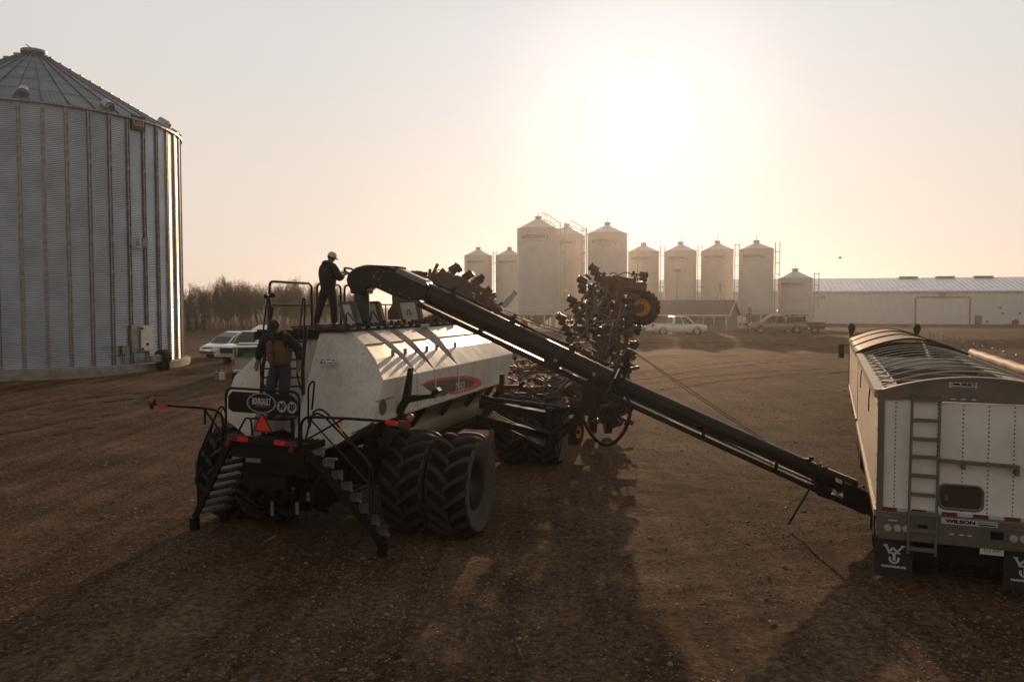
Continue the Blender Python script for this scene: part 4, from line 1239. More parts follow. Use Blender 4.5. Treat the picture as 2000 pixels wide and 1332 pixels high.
def cart_tank():
    half = [(0, 3.80), (.6, 3.80), (.98, 3.57), (1.27, 3.33), (1.55, 2.96), (1.55, 2.27), (.9, 1.86), (.35, 1.62), (0, 1.6)]
    def upper(a):
        a = abs(a); h = half[:5]
        for (x0, z0), (x1, z1) in zip(h, h[1:]):
            if x0 <= a <= x1: return z0 + (z1 - z0) * (a - x0) / (x1 - x0)
        return 2.96
    def lower(a):
        a = abs(a); h = half[5:]
        for (x0, z0), (x1, z1) in zip(h, h[1:]):
            if x1 <= a <= x0: return z0 + (z1 - z0) * (a - x0) / (x1 - x0)
        return 1.6
    def poly(a0, a1):
        xs = sorted({a0, a1} | {x * s for x, _ in half[:5] for s in (-1, 1) if a0 < x * s < a1})
        up = [(x, upper(x)) for x in xs]
        xs = sorted({a0, a1} | {x * s for x, _ in half[5:] for s in (-1, 1) if a0 < x * s < a1}, reverse=True)
        lo = [(x, lower(x)) for x in xs]
        return up + [p for p in lo if p not in up]
    def itp(tab, z):
        if z <= tab[0][0]: return tab[0][1]
        for (z0, b0), (z1, b1) in zip(tab, tab[1:]):
            if z <= z1: return b0 + (b1 - b0) * (z - z0) / (z1 - z0)
        return tab[-1][1]
    RE = [(1.6, -1.42), (2.27, -1.35), (2.96, -.92), (3.33, -.67), (3.80, -.29)]
    secs = [
        (RE, [(1.6, .655), (2.96, .655), (3.33, .36), (3.80, .33)]),
        ([(1.6, .665), (2.96, .665), (3.33, .66), (3.8, .66)], [(1.6, 1.605), (2.96, 1.605), (3.33, 1.28), (3.8, 1.36)]),
        ([(1.6, 1.615), (2.96, 1.615), (3.33, 1.62), (3.8, 1.82)], [(1.6, 3.025), (2.96, 3.025), (3.33, 2.68), (3.8, 2.58)]),
        ([(1.6, 3.035), (2.96, 3.035), (3.33, 3.1), (3.8, 3.53)], [(1.6, 6.4), (2.27, 7.02), (2.96, 7.62), (3.33, 6.6), (3.8, 5.9)])]
    def piece(name, rear, front, a0, a1, sub=1):
        P = poly(a0, a1)
        b = MB()
        # skin rings along the length so the belly can carry its own finish
        rings = []
        for f in (0, 1):
            rings.append([(x, itp(rear if f == 0 else front, z), z) for x, z in P])
        b.loft(rings)
        n = len(P)
        for k in range(n):
            z0, z1 = P[k][1], P[(k + 1) % n][1]
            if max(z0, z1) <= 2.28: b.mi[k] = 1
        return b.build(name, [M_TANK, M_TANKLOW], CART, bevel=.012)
    piece('tank_section', RE, secs[0][1], -.08, 1.55)
    piece('tank_section', RE, secs[0][1], -1.55, -.92)
    piece('tank_section', [(z, max(b_, -.25)) for z, b_ in RE], secs[0][1], -.915, -.085)
    for rear, front in secs[1:]:
        piece('tank_section', rear, front, -1.55, 1.55)
    # seam flanges
    b = MB()
    for bb in (.66, 1.61, 3.03):
        for s in (-1, 1):
            pts = [(s * 1.558, bb, 2.27), (s * 1.558, bb, 2.965)]
            b.bar(pts[0], pts[1], .035, .05, up=(0, 1, 0))
    for s in (-1, 1): b.bar((s * 1.556, -1.3, 2.265), (s * 1.556, 7.0, 2.265), .03, .06)
    b.build('seam_flange', M_TANK, CART)
    # welded seams across the slopes and lifting lugs
    b = MB()
    for (r0, f0) in secs:
        b.bar((.985, itp(r0, 3.57), 3.575), (.985, itp(f0, 3.57), 3.575), .02, .02)
        b.bar((-.985, itp(r0, 3.57), 3.575), (-.985, itp(f0, 3.57), 3.575), .02, .02)
    b.build('seam_bead', M_TANKLOW, CART)
    first = None
    for px, py in ((770, 688), (794, 688), (816, 685), (836, 681), (855, 678), (891, 672)):
        p = ca(px, py, 1.3); p.z = 3.36
        if first is None: first = o = MB().box((0, 0, .05), (.05, .07, .12)).build('lifting_lug', M_GREYSTEEL, CART)
        else: o = first.copy(); col.objects.link(o); o.parent = CART
        o.location = (1.27, p.y, 3.34)
    # trough and discharge pipes below
    b = MB(); b.cyl((.95, 1.0, 1.62), (.95, 6.3, 1.62), .33, n=20); b.cyl((-.95, 1.0, 1.62), (-.95, 6.3, 1.62), .33, n=20); b.build('hopper_trough', M_TANKLOW, CART, smooth=40)
    b = MB()
    for s in (-1, 1):
        b.box((s * .75, 3.1, 1.25), (.18, 8.6, .3))
        b.bar((s * 1.2, -1.0, 1.5), (s * 1.2, 6.4, 1.5), .12, .14)
        for bb in (-.6, 1.2, 2.9, 4.6, 6.0): b.bar((s * .8, bb, 1.3), (s * 1.45, bb, 2.2), .1, .12)
    for bb in (-.9, 1.0, 3.0, 5.0, 7.2): b.box((0, bb, 1.22), (1.4, .2, .2))
    b.box((0, -1.6, 1.3), (.8, 1.4, .2))
    b.bar((-.75, 7.3, 1.2), (0, 9.2, .8), .16, .22); b.bar((.75, 7.3, 1.2), (0, 9.2, .8), .16, .22)
    b.build('chassis', M_BLACK, CART)
    b = MB()
    for s in (-.55, -.2, .2, .55):
        b.box((s, -1.2, .95), (.22, .3, .5)); b.cyl((s, -1.5, .72), (s, 6.5, .72), .07, n=8)
        b.tube(round_path([(s, -1.4, 1.3), (s, -1.75, 1.1), (s * 1.1, -1.7, .75), (s, -1.2, .6)], .15), .05, 8)
    b.box((0, -1.75, 1.5), (1.3, .5, .3)); b.box((.9, -.6, 1.35), (.5, .7, .5)); b.box((-.5, -.7, 1.2), (.5, .8, .55))
    b.build('air_manifold', M_BLACK, CART, smooth=40)
    b = MB()
    for s, z, h in ((-.33, 1.12, .07), (.23, 1.12, .07), (-.2, .72, .26), (.3, .76, .22), (.52, .98, .16)): b.box((s, -1.79, z), (.06, .02, h))
    b.box((-.15, -2.41, 1.70), (.28, .02, .07))
    b.build_each('pale_sticker', M_DIMST, CART)
    # rear tank label
    p = cb(639, 706, -.78)
    nrm = Vector((0, -1, .62)).normalized(); upv = Vector((0, .62, 1)).normalized()
    def on_rear(px, py, off):
        # rear plane of the tank: b = -.92 + .62 (z - 2.96), pushed out along its normal
        q0 = cb(px, py, -2); q1 = cb(px, py, 0)
        f0 = q0.y - (-.92 + .62 * (q0.z - 2.96)); f1 = q1.y - (-.92 + .62 * (q1.z - 2.96))
        q = q0.lerp(q1, f0 / (f0 - f1)); return q + nrm * off
    p = on_rear(639, 706, .006)
    M = frame(p, (1, 0, 0), upv)
    lb = MB(M).box((0, 0, 0), (.32, .13, .004)).build('warning_label', M_LABEL, CART)
    g = MB(M)
    for k, (x, y, w, h) in enumerate(((-.1, .03, .06, .02), (.02, .035, .1, .02), (.12, .02, .04, .03), (-.11, -.03, .05, .05), (-.04, -.03, .04, .04), (.08, -.04, .13, .018))): g.box((x, y, .004), (w, h, .004))
    g.build('label_marks', M_DECALGREY, lb)
    b = MB(); q0 = on_rear(686, 848, .01); q1 = on_rear(726, 829, .01); b.bar(q0, q1, .02, .02); b.build('edge_mark', M_DECALGREY, CART)
cart_tank()
M_WORDS = mat('faded_brown_print', (.33, .24, .18), .5)
def cart_decal():
    X = 1.55
    def pt(px, py, off): q = ca(px, py, X); return (X + off, q.y, q.z)
    def flat(pix, off, name, m, parent):
        b = MB(); v = [pt(x, y, off) for x, y in pix]; n = len(v)
        back = [(x - .004, y, z) for x, y, z in v]
        b.add(v + back, [tuple(range(n))] + [(i, (i + 1) % n, n + (i + 1) % n, n + i)[::-1] for i in range(n)])
        return b.build(name, m, parent)
    out = [(822, 751), (835, 744), (850, 740), (872, 736.5), (892, 734.5), (905, 734), (918, 735), (930, 738), (938, 743), (940, 749), (936, 755), (926, 760), (912, 763.5), (896, 767), (880, 771), (878, 768), (874, 760), (860, 758)]
    red = flat(out, .008, 'decal_swoosh', M_DECALRED, CART)
    inn = [(825, 751.5), (850, 745), (872, 741.5), (892, 739.5), (908, 739), (919, 741), (925, 745), (926, 749), (921, 754), (908, 758), (893, 761), (879, 764), (870, 771), (862, 774), (850, 770), (843, 765)]
    flat(inn, .013, 'decal_panel', M_DECALGREY, red)
    # the model number in tall slanted figures
    p0 = ca(877, 763, X); p1 = ca(914, 752, X)
    M = frame(((X + .02), (p0.y + p1.y) / 2, (p0.z + p1.z) / 2 + .0), (0, 1, 0), (0, 0, 1))
    text_mb('7950', .31, M, extrude=.002, sx=1.05, shear=.25, offset=.004).build('decal_lettering', M_DECALWHITE, red)
    p = ca(747, 795, X)
    M = frame((X + .008, p.y, p.z), (0, 1, 0), (0, 0, 1))
    b = MB(M); b.lathe([(.0, .003), (.145, .003), (.145, -.003)], 24); rd = b.build('round_badge', M_DECALGREY, CART)
    b = MB(M); b.lathe([(.10, .006), (.115, .006)], 24); b.box((0, 0, .006), (.03, .14, .003)); b.box((0.03, 0.02, .006), (.05, .03, .003)); b.build('badge_ring', M_TANKLOW, rd)
    p = ca(752, 780, X)
    b = MB(frame((X + .006, p.y, p.z), (0, 1, 0), (0, 0, 1)))
    x = -.38
    rg = random.Random(2)
    while x < .38:
        w = rg.choice((.03, .035, .05)); b.box((x, 0, 0), (w, .036, .004)); x += w + .02
    b.build('small_wording', M_WORDS, CART)
cart_decal()
def cart_rear():
    B = -2.35
    # platform
    b = MB(); b.box((0, -1.93, 1.92), (1.45, .78, .05))
    for k in range(14): b.box((-.7 + k * .108, -1.93, 1.955), (.02, .76, .02))
    b.box((0, -1.93, 1.87), (1.45, .76, .06)); b.build('platform', M_BLACK, CART)
    # guard frame and board
    b = MB()
    P = [cb(x, y, B) for x, y in ((441, 866), (441, 757), (584, 766), (584, 876))]
    b.tube(round_path(P, .14, 6), .022, 8); b.build('guard_rail', M_BLACK, CART, smooth=50)
    mid = cb(513, 789, B)
    ex = (cb(580, 793, B) - cb(446, 785, B)); ex.y = 0
    M = frame(mid, ex, (0, 0, 1))
    pl = [(cb(x, y, B) - mid) for x, y in ((446, 774), (454, 764), (569, 772), (580, 783), (581, 813), (455, 804), (446, 797))]
    b = MB(frame(mid, (1, 0, 0), (0, 0, 1)))
    b.prism([(p.x, p.z) for p in pl], (0, 0, 0), (1, 0, 0), (0, 1, 0), (0, 0, 1), .02)
    bd = b.build('logo_board', M_BLACK, CART)
    def disc(px, py, rx, ry, m, name, off, par, rin=0.0):
        c = cb(px, py, B); g = MB(frame((c.x, c.y - off, c.z), ex, (0, 0, 1)))
        n = 40
        if rin: g.add([(rx * k_ * cos(2 * pi * i / n), ry * k_ * sin(2 * pi * i / n), 0) for k_ in (1, rin) for i in range(n)], [(i, (i + 1) % n, n + (i + 1) % n, n + i) for i in range(n)])
        else: g.add([(rx * cos(2 * pi * i / n), ry * sin(2 * pi * i / n), 0) for i in range(n)], [tuple(range(n))])
        return g.build(name, m, par)
    M_PALE = mat('pale_emblem', (.42, .42, .42), .4)
    M_GREYEM = mat('grey_emblem_ring', (.22, .225, .23), .35)
    disc(511, 787, .285, .172, M_GREYEM, 'emblem_ring', .014, bd, .88)
    c = cb(511, 784.5, B)
    text_mb('BOURGAULT', .15, frame((c.x, c.y - .016, c.z), ex, (0, 0, 1)), extrude=.002, sx=.40, shear=.1, offset=.006).build('emblem_lettering', M_PALE, bd)
    c = cb(514, 793, B)
    MB(frame((c.x, c.y - .015, c.z), ex, (0, 0, 1))).box((0, 0, 0), (.28, .035, .002)).build('emblem_bar', mat('dim_red_bar', (.16, .02, .02), .5), bd)
    for px, py, n in ((551, 794, '30'), (571, 796, '20')):
        d = disc(px, py, .092, .10, M_PALE, 'speed_disc', .014, bd)
        disc(px, py, .086, .094, M_BLACK, 'speed_ring', .016, d, .95)
        c = cb(px, py - 1.4, B)
        text_mb(n, .115, frame((c.x, c.y - .017, c.z), ex, (0, 0, 1)), extrude=.002, offset=.006).build('speed_figures', M_BLACK, d)
        c = cb(px, py + 4.3, B)
        text_mb('km/h' if n == '30' else 'mph', .042, frame((c.x, c.y - .017, c.z), ex, (0, 0, 1)), extrude=.002, offset=.002).build('speed_unit', M_BLACK, d)
    # slow-moving-vehicle triangle
    T = [cb(x, y, B - .03) for x, y in ((509.5, 808), (513, 808), (531, 840), (529, 846), (497, 843), (495, 838))]
    b = MB(); v = [tuple(p) for p in T]; n = len(v); b.add(v + [(x, y + .012, z) for x, y, z in v], [tuple(range(n)), tuple(range(2 * n - 1, n - 1, -1))] + [(i, n + i, n + (i + 1) % n, (i + 1) % n) for i in range(n)])
    tb = b.build('slow_vehicle_triangle', mat('dark_red_border', (.12, .01, .008), .5), CART)
    M_SMV = mat('fluorescent_red', (.78, .012, .006), .6)
    T = [cb(x, y, B - .036) for x, y in ((511.3, 811), (528, 841.5), (498.5, 839.5))]
    b = MB(); b.add([tuple(p) for p in T], [(0, 1, 2)]); b.build('triangle_core', M_SMV, tb)
    # rear light beam
    p0, p1 = cb(441, 853, B), cb(584, 868, B)
    b = MB(); b.bar(p0, p1, .06, .11); b.bar(p0 + Vector((0, .08, -.2)), p1 + Vector((0, .08, -.2)), .1, .26); b.bar(p0 + Vector((-.02, .05, .0)), p0 + Vector((-.02, .05, -.4)), .1, .12); b.bar(p1 + Vector((.02, .05, 0)), p1 + Vector((.02, .05, -.4)), .1, .12)
    bm = b.build('light_beam', M_BLACK, CART)
    for x0, x1, m in ((445, 465, M_REDDULL), (466.5, 487, M_REDREFL), (538, 559.5, M_REDREFL), (561, 582, M_REDDULL)):
        q0, q1 = p0.lerp(p1, (x0 - 441) / 143), p0.lerp(p1, (x1 - 441) / 143)
        MB().bar(q0 + Vector((0, -.034, 0)), q1 + Vector((0, -.034, 0)), .006, .085).build('reflector_strip', m, bm)
    for px, py in ((446, 866), (571, 878)):
        c = cb(px, py, B - .02); g = MB(); g.lathe([(0, -.05), (.05, -.045), (.06, 0)], 16, c=(c.x, c.y, c.z), axis='y'); g.build('tail_lamp', M_REDDULL, bm, smooth=40)
    # light arms
    for side, path, brace, tip, red in (
        (-1, ((433, 870), (436, 835), (434, 812), (424, 802), (398, 796.5), (360, 794.5), (297, 789)), ((398, 797), (432, 846)), (296, 783), (307, 326)),
        (1, ((588, 882), (588, 828), (594, 817), (606, 814), (670, 817), (735, 821), (802, 829)), ((669, 819), (600, 858)), (801, 817), (752, 778))):
        b = MB(); b.tube(round_path([cb(x, y, B) for x, y in path], .12, 4), .024, 8); b.tube([cb(x, y, B) for x, y in brace], .018, 6)
        if side < 0: b.tube([cb(400, 798, B), cb(400, 829, B)], .02, 6)
        arm = b.build('light_arm', M_BLACK, CART, smooth=50)
        ya = (791, 792.3) if side < 0 else (823.5, 826.5)
        q0, q1 = cb(red[0], ya[0] + (2 if side < 0 else 0), B - .03), cb(red[1], ya[1] + 2, B - .03)
        MB().bar(q0, q1, .01, .07).build('reflector_strip', M_REDREFL, arm)
        if side > 0: MB().bar(cb(779, 827, B - .02), cb(802, 830, B - .02), .03, .1).build('reflector_end', M_REDDULL, arm)
        c = cb(*tip, B)
        g = MB(); g.lathe([(0, -.06), (.05, -.05), (.068, -.02), (.068, .02), (.05, .05), (0, .06)], 18, c=tuple(c), axis='y'); lp = g.build('amber_lamp', M_AMBER, arm, smooth=45)
        g = MB(); g.lathe([(.074, -.025), (.074, .025), (.066, .025), (.066, -.025)], 18, c=tuple(c), axis='y'); g.bar(c + Vector((0, 0, -.07)), c + Vector((0, 0, -.14)), .05, .05); g.build('lamp_bezel', M_BLACK, lp)
    # stairs
    def stair(t0, b0, b1, t1, name_rail, sgn):
        """t0 top, b0 bottom of the near stringer (local), far stringer shifted forwards"""
        D = Vector((.19, .59, 0)) if sgn < 0 else Vector((-.29, .55, 0))
        g = MB()
        for o in (Vector(), D): g.bar(t0 + o, b0 + o, .045, .12)
        st = g.build('stair_stringer', M_BLACK, CART)
        n = 8; first = None
        for k in range(n):
            p = t0.lerp(b0, (k + .6) / n)
            if first is None:
                s = MB()
                s.box((0, .31, 0), (.03, .60, .05)); s.box((.17 * sgn, .31, 0), (.03, .60, .05))
                for q in range(6): s.box((.085 * sgn, .05 + q * .105, .012), (.17, .026, .03))
                for q in range(1, 3): s.box((.057 * sgn * q, .31, .014), (.015, .60, .028))
                s.box((.15 * sgn, .31, -.014), (.03, .60, .012))
                first = o = s.build('stair_tread', M_TREAD, CART)
            else: o = first.copy(); col.objects.link(o); o.parent = CART
            o.location = (p.x + (.12 if sgn < 0 else 0), p.y, p.z + .05); o.rotation_euler = (0, 0, -atan2(D.x, D.y))
        g = MB()
        for o in (Vector(), D): g.box(b0 + o + Vector((0, 0, -.1)), (.14, .1, .22))
        g.build_each('stair_foot', M_BLACK, CART)
        return D
    def foot(px, py, top, kx):
        best = min((cb(px, py, B + .02 * i) for i in range(80)), key=lambda q: abs(q.y - (top.y + kx * abs(q.x - top.x))))
        return best
    tL, tR = cb(440, 880, B), cb(600, 882, B)
    stair(tL, foot(380, 1012, tL, .33), 0, 0, '', -1)
    stair(tR, foot(746, 1062, tR, .53), 0, 0, '', 1)
    g = MB()
    g.tube(round_path([cb(424, 805, B), cb(387, 891, B), cb(386.5, 982, B)], .1), .02, 7)
    g.tube([cb(415, 830, B), cb(388.5, 938, B)], .016, 6)
    g.tube(round_path([cb(x, y, B + .6) for x, y in ((426, 800), (433, 792), (441, 805), (440, 835))], .08), .018, 6)
    g.tube(round_path([cb(x, y, B + .65) for x, y in ((462, 850), (480, 815), (490, 818), (493, 850))], .08), .018, 6)
    g.build('handrail', M_BLACK, CART, smooth=50)
    g = MB()
    g.tube(round_path([cb(x, y, B) for x, y in ((596, 862), (607, 815), (618, 806), (632, 812), (722, 905), (722, 1030))], .1), .018, 7)
    g.tube(round_path([cb(x, y, B + .62) for x, y in ((604, 835), (612, 803), (626, 798), (640, 808), (730, 915), (728, 985))], .1), .018, 7)
    g.tube([cb(607, 820, B), cb(720, 945, B)], .014, 6)
    g.build('handrail', M_BLACK, CART, smooth=50)
    g = MB(); g.tube(round_path([cb(x, y, -1.75) for x, y in ((602, 826), (602, 757), (608, 746), (614, 745), (613, 760), (609, 800))], .08), .018, 7); g.build('grab_handle', M_BLACK, CART, smooth=50)
    q = cb(666, 835, B + .02); MB().box(q, (.035, .02, .26)).build('yellow_tag', M_YELLOW, CART)
    # ladder to the top deck
    g = MB()
    def lad(px, py, f): return cb(px, py, -1.32 + .75 * f)
    for pts in (((510, 770, 0), (513, 720, .35), (531, 600, .95)), ((592, 770, 0), (591, 720, .35), (597, 640, .8))):
        g.tube([lad(*p) for p in pts], .035, 8)
    for k in range(7):
        f = .08 + .8 * k / 6; g.tube([lad(511 + 17 * f, 765 - 130 * f, f), lad(592 + 3 * f, 765 - 130 * f, f)], .018, 6)
    g.build('ladder', M_BLACK, CART, smooth=50)
    g = MB()
    for pts in (((518, 763, -.05), (509, 735, .05), (508, 690, .3), (520, 600, .85), (523.5, 583, .95), (527, 584, 1.0), (529, 615, .95)),
                ((588, 760, -.05), (580, 735, .05), (581, 690, .3), (590, 600, .85), (592, 583, .95), (595.5, 584, 1.0), (594, 650, .8))):
        g.tube(round_path([lad(*p) for p in pts], .1), .018, 7)
    g.build('ladder_handrail', M_BLACK, CART, smooth=50)
cart_rear()
def cart_top():
    z0 = 3.80
    g = MB()
    g.box((-1.02, 1.95, z0 - .03), (.85, 4.6, .05)); g.box((-1.46, 1.95, z0 - .08), (.06, 4.6, .16)); g.box((-.6, 1.95, z0 - .08), (.06, 4.6, .16)); g.box((-.75, -.3, z0 - .05), (1.35, .1, .18)); g.box((-.75, -.05, z0 - .03), (1.3, .45, .05))
    for k in range(5): g.bar((-1.4, .2 + k, z0 - .1), (-1.25, .2 + k, 3.36), .06, .06)
    g.build('top_walkway', M_BLACK, CART)
    g = MB()
    def loop(b0, b1, a=-1.43, top=4.80, mid=4.32):
        g.tube(round_path([(a, b0, z0), (a, b0, top), (a, b1, top), (a, b1, z0)], .13, 5), .026, 8); g.tube([(a, b0, mid), (a, b1, mid)], .02, 7)
    loop(.12, 1.76); loop(2.0, 3.1); loop(3.3, 4.2)
    g.tube([(-1.43, .12, z0), (-1.43, .12, 4.3)], .045, 8)
    g.build('guard_rail', M_BLACK, CART, smooth=50)
    g = MB(); g.ball((-1.5, .1, 4.5), .05, 8, 6); g.ball((-1.36, .1, 4.52), .07, 8, 6, (1, 1, .7)); g.build('work_lamp', M_BLACK, CART, smooth=50)
    # lid frame rails along the crown, with latches and hinges standing up
    g = MB()
    for a in (-.5, .5):
        g.box((a, 2.6, 3.84), (.07, 6.2, .07)); g.box((a * 1.12, 2.6, 3.9), (.03, 6.2, .03))
    for k in range(9): g.box((0, -.3 + k * .72, 3.83), (1.0, .08, .06))
    rg = random.Random(4)
    for k in range(26):
        bb = -.25 + k * .235
        g.box((.52 + rg.uniform(-.03, .05), bb, 3.92), (.05, .06, rg.uniform(.06, .18)))
        if k % 3 == 0: g.box((.56, bb, 3.9), (.16, .05, .04))
    g.build('lid_frame', M_BLACK, CART)
    g = MB()
    for k in range(14): g.box((.58, -.2 + k * .42, 3.875), (.05, rg.uniform(.1, .28), .025))
    g.box((.62, 3.35, 3.85), (.02, .5, .08))
    g.build('latch', M_STEEL, CART)
    g = MB(); g.tube([(-1.43, 3.3, 4.34), (-1.43, 6.4, 4.34)], .022, 7)
    for bb in (4.6, 5.6, 6.4): g.tube([(-1.43, bb, 3.5), (-1.43, bb, 4.34)], .02, 6)
    g.build('far_handrail', M_GREYSTEEL, CART, smooth=50)
    # open hatch lids, leaning, with a stay each
    for quad, bb, hd in ((((667, 593), (684, 592), (696, 633), (678, 634)), .55, ((677, 627), (676, 612), (681, 611), (690, 626))),
                         (((720, 592), (733, 591), (742, 630), (723, 631)), 1.75, ((724, 626), (725, 610), (730, 609), (738, 626))),
                         (((779, 590), (811, 588), (818, 624), (788, 627)), 3.6, ((795, 616), (795, 606), (799, 605), (804, 617)))):
        P = [cb(x, y, bb + (.14 if i < 2 else 0)) for i, (x, y) in enumerate(quad)]
        P = [Vector(p) for p in P]; ctr = sum(P, Vector()) / 4
        b = MB(); th = Vector((0, .05, 0))
        b.add(P + [p + th for p in P], [(3, 2, 1, 0), (4, 5, 6, 7), (0, 1, 5, 4), (1, 2, 6, 5), (2, 3, 7, 6), (3, 0, 4, 7)])
        ld = b.build('hatch_lid', M_TANKLID, CART)
        b = MB()
        ext = [p + (p - ctr) * .0 for p in P]
        b.bar(P[0] + Vector((-.02, .0, 0)), P[3] + Vector((-.02, 0, 0)), .05, .09, up=(0, 1, 0)); b.bar(P[1] + Vector((.04, .04, 0)), P[2] + Vector((.04, .04, 0)), .1, .12, up=(0, 1, 0)); b.bar(P[0] + Vector((0, 0, .01)), P[1] + Vector((.05, 0, .01)), .04, .05)
        b.build('lid_edge', M_LIDEDGE, ld)
        b = MB(); b.tube(round_path([cb(x, y, bb + .02) for x, y in hd], .03), .011, 6); b.build('lid_handle', M_BLACK, ld, smooth=50)
    # dark hopper cowl standing on the crown
    P = [(757, 608), (766, 594), (765, 577), (771, 574), (792, 574), (792, 622), (758, 625)]
    b = MB(); bb = 4.3
    v = [cb(x, y, bb) for x, y in P]; n = len(v)
    b.add([tuple(p) for p in v] + [(p.x, p.y + .5, p.z) for p in v], [tuple(range(n)), tuple(range(2 * n - 1, n - 1, -1))] + [(i, n + i, n + (i + 1) % n, (i + 1) % n) for i in range(n)])
    b.build('hatch_cowl', M_LIDEDGE, CART)
    # far clutter on the crown: hoses and fittings
    b = MB()
    for k in range(10):
        bb = 3.9 + k * .2; b.box((.35 + rg.uniform(-.2, .2), bb, 3.95), (rg.uniform(.1, .3), .1, rg.uniform(.1, .3)))
    b.tube([(.45, 3.8, 4.02), (.4, 4.6, 4.12), (.45, 5.8, 4.02)], .03, 6)
    b.build('crown_fittings', M_LIDEDGE, CART)
    # conveyor cradles on the right flank
    for (pp, arm, base, bb) in ((((799, 719), (805, 719), (800, 782), (787, 782)), ((787, 772), (852, 769), (853, 776), (800, 786)), ((786, 780), (801, 782), (789, 800), (781, 838), (773, 836), (776, 800)), -.30),
                                (((977, 731), (984, 731), (984, 757), (976, 757)), ((980, 752), (1021, 752), (1021, 757), (980, 758)), ((976, 755), (986, 757), (975, 775), (955, 800), (945, 798), (960, 775)), 5.1)):
        b = MB()
        for pts, off, th in ((pp, 0, .12), (arm, .004, .14), (base, -.004, .13)):
            v = [cb(x, y, bb) for x, y in pts]; n = len(v)
            o = Vector((0, -th / 2 - off, 0))
            b.add([tuple(p + o) for p in v] + [tuple(p - o) for p in v], [tuple(range(n)), tuple(range(2 * n - 1, n - 1, -1))] + [(i, n + i, n + (i + 1) % n, (i + 1) % n) for i in range(n)])
        c = cb(arm[1][0], arm[1][1], bb); b.bar(c + Vector((-.06, 0, -.02)), c + Vector((.06, 0, .09)), .16, .08)
        b.build('conveyor_cradle', M_BLACK, CART)
M_LIDEDGE = mat('brown_lid_edge', (.07, .05, .036), .6, var=.3)
cart_top()
# ------------------------------------------------------------------ loading conveyor (long black tube from the trailer to the tank)
M_GLOSSBLK = mat('glossy_black_tube', (.006, .006, .0065), .3, var=.3, scale=3, dirt=(.03, .022, .016), dirt_amt=.25, dscale=2, rvar=.06, spec=.25)
M_PLATE = mat('glossy_glint_pan', (.55, .5, .45), .36, .9, var=.25, scale=5, rvar=.08)
M_HOODTOP = mat('grey_hood_cover', (.14, .145, .15), .35, .3)
M_HOSE = mat('black_hose', (.007, .0065, .006), .5, spec=.25)
M_SPOUT = mat('ribbed_dark_spout', (.04, .034, .026), .7)
M_WIRE = mat('steel_cable', (.05, .045, .04), .5, .6)
V0, V1 = Vector((-3.2, 16.7, 0)), Vector((6.84, 15.2, 0))
_vd = (V1 - V0).normalized(); _vn = Vector((_vd.y, -_vd.x, 0))
if _vn.y > 0: _vn = -_vn
def cv(px, py, off=0.0):
    k, m = ray(px, py); p0 = V0 + _vn * off
    t = p0.dot(_vn) / (k * _vn.x + _vn.y)
    return Vector((t * k, t, CAM_H + m * t))
CONV = thing('grain_conveyor', (1.5, 15.9, 0), 'long black loading conveyor sloping from the trailer up to the seeder tank', 'conveyor')
COFF = Vector((1.5, 15.9, 0))
class CB(MB):
    """mesh builder in world coordinates, stored relative to the conveyor"""
    def build(s, name, m, parent=None, **k):
        s.v = [(x - COFF.x, y - COFF.y, z) for x, y, z in s.v]
        return MB.build(s, name, m, parent or CONV, **k)
def slab(b, pix, w, off=0.0):
    v = [cv(x, y, off) for x, y in pix]; n = len(v); o = _vn * (w / 2)
    b.add([p + o for p in v] + [p - o for p in v], [tuple(range(n)), tuple(range(2 * n - 1, n - 1, -1))] + [(i, n + i, n + (i + 1) % n, (i + 1) % n) for i in range(n)])
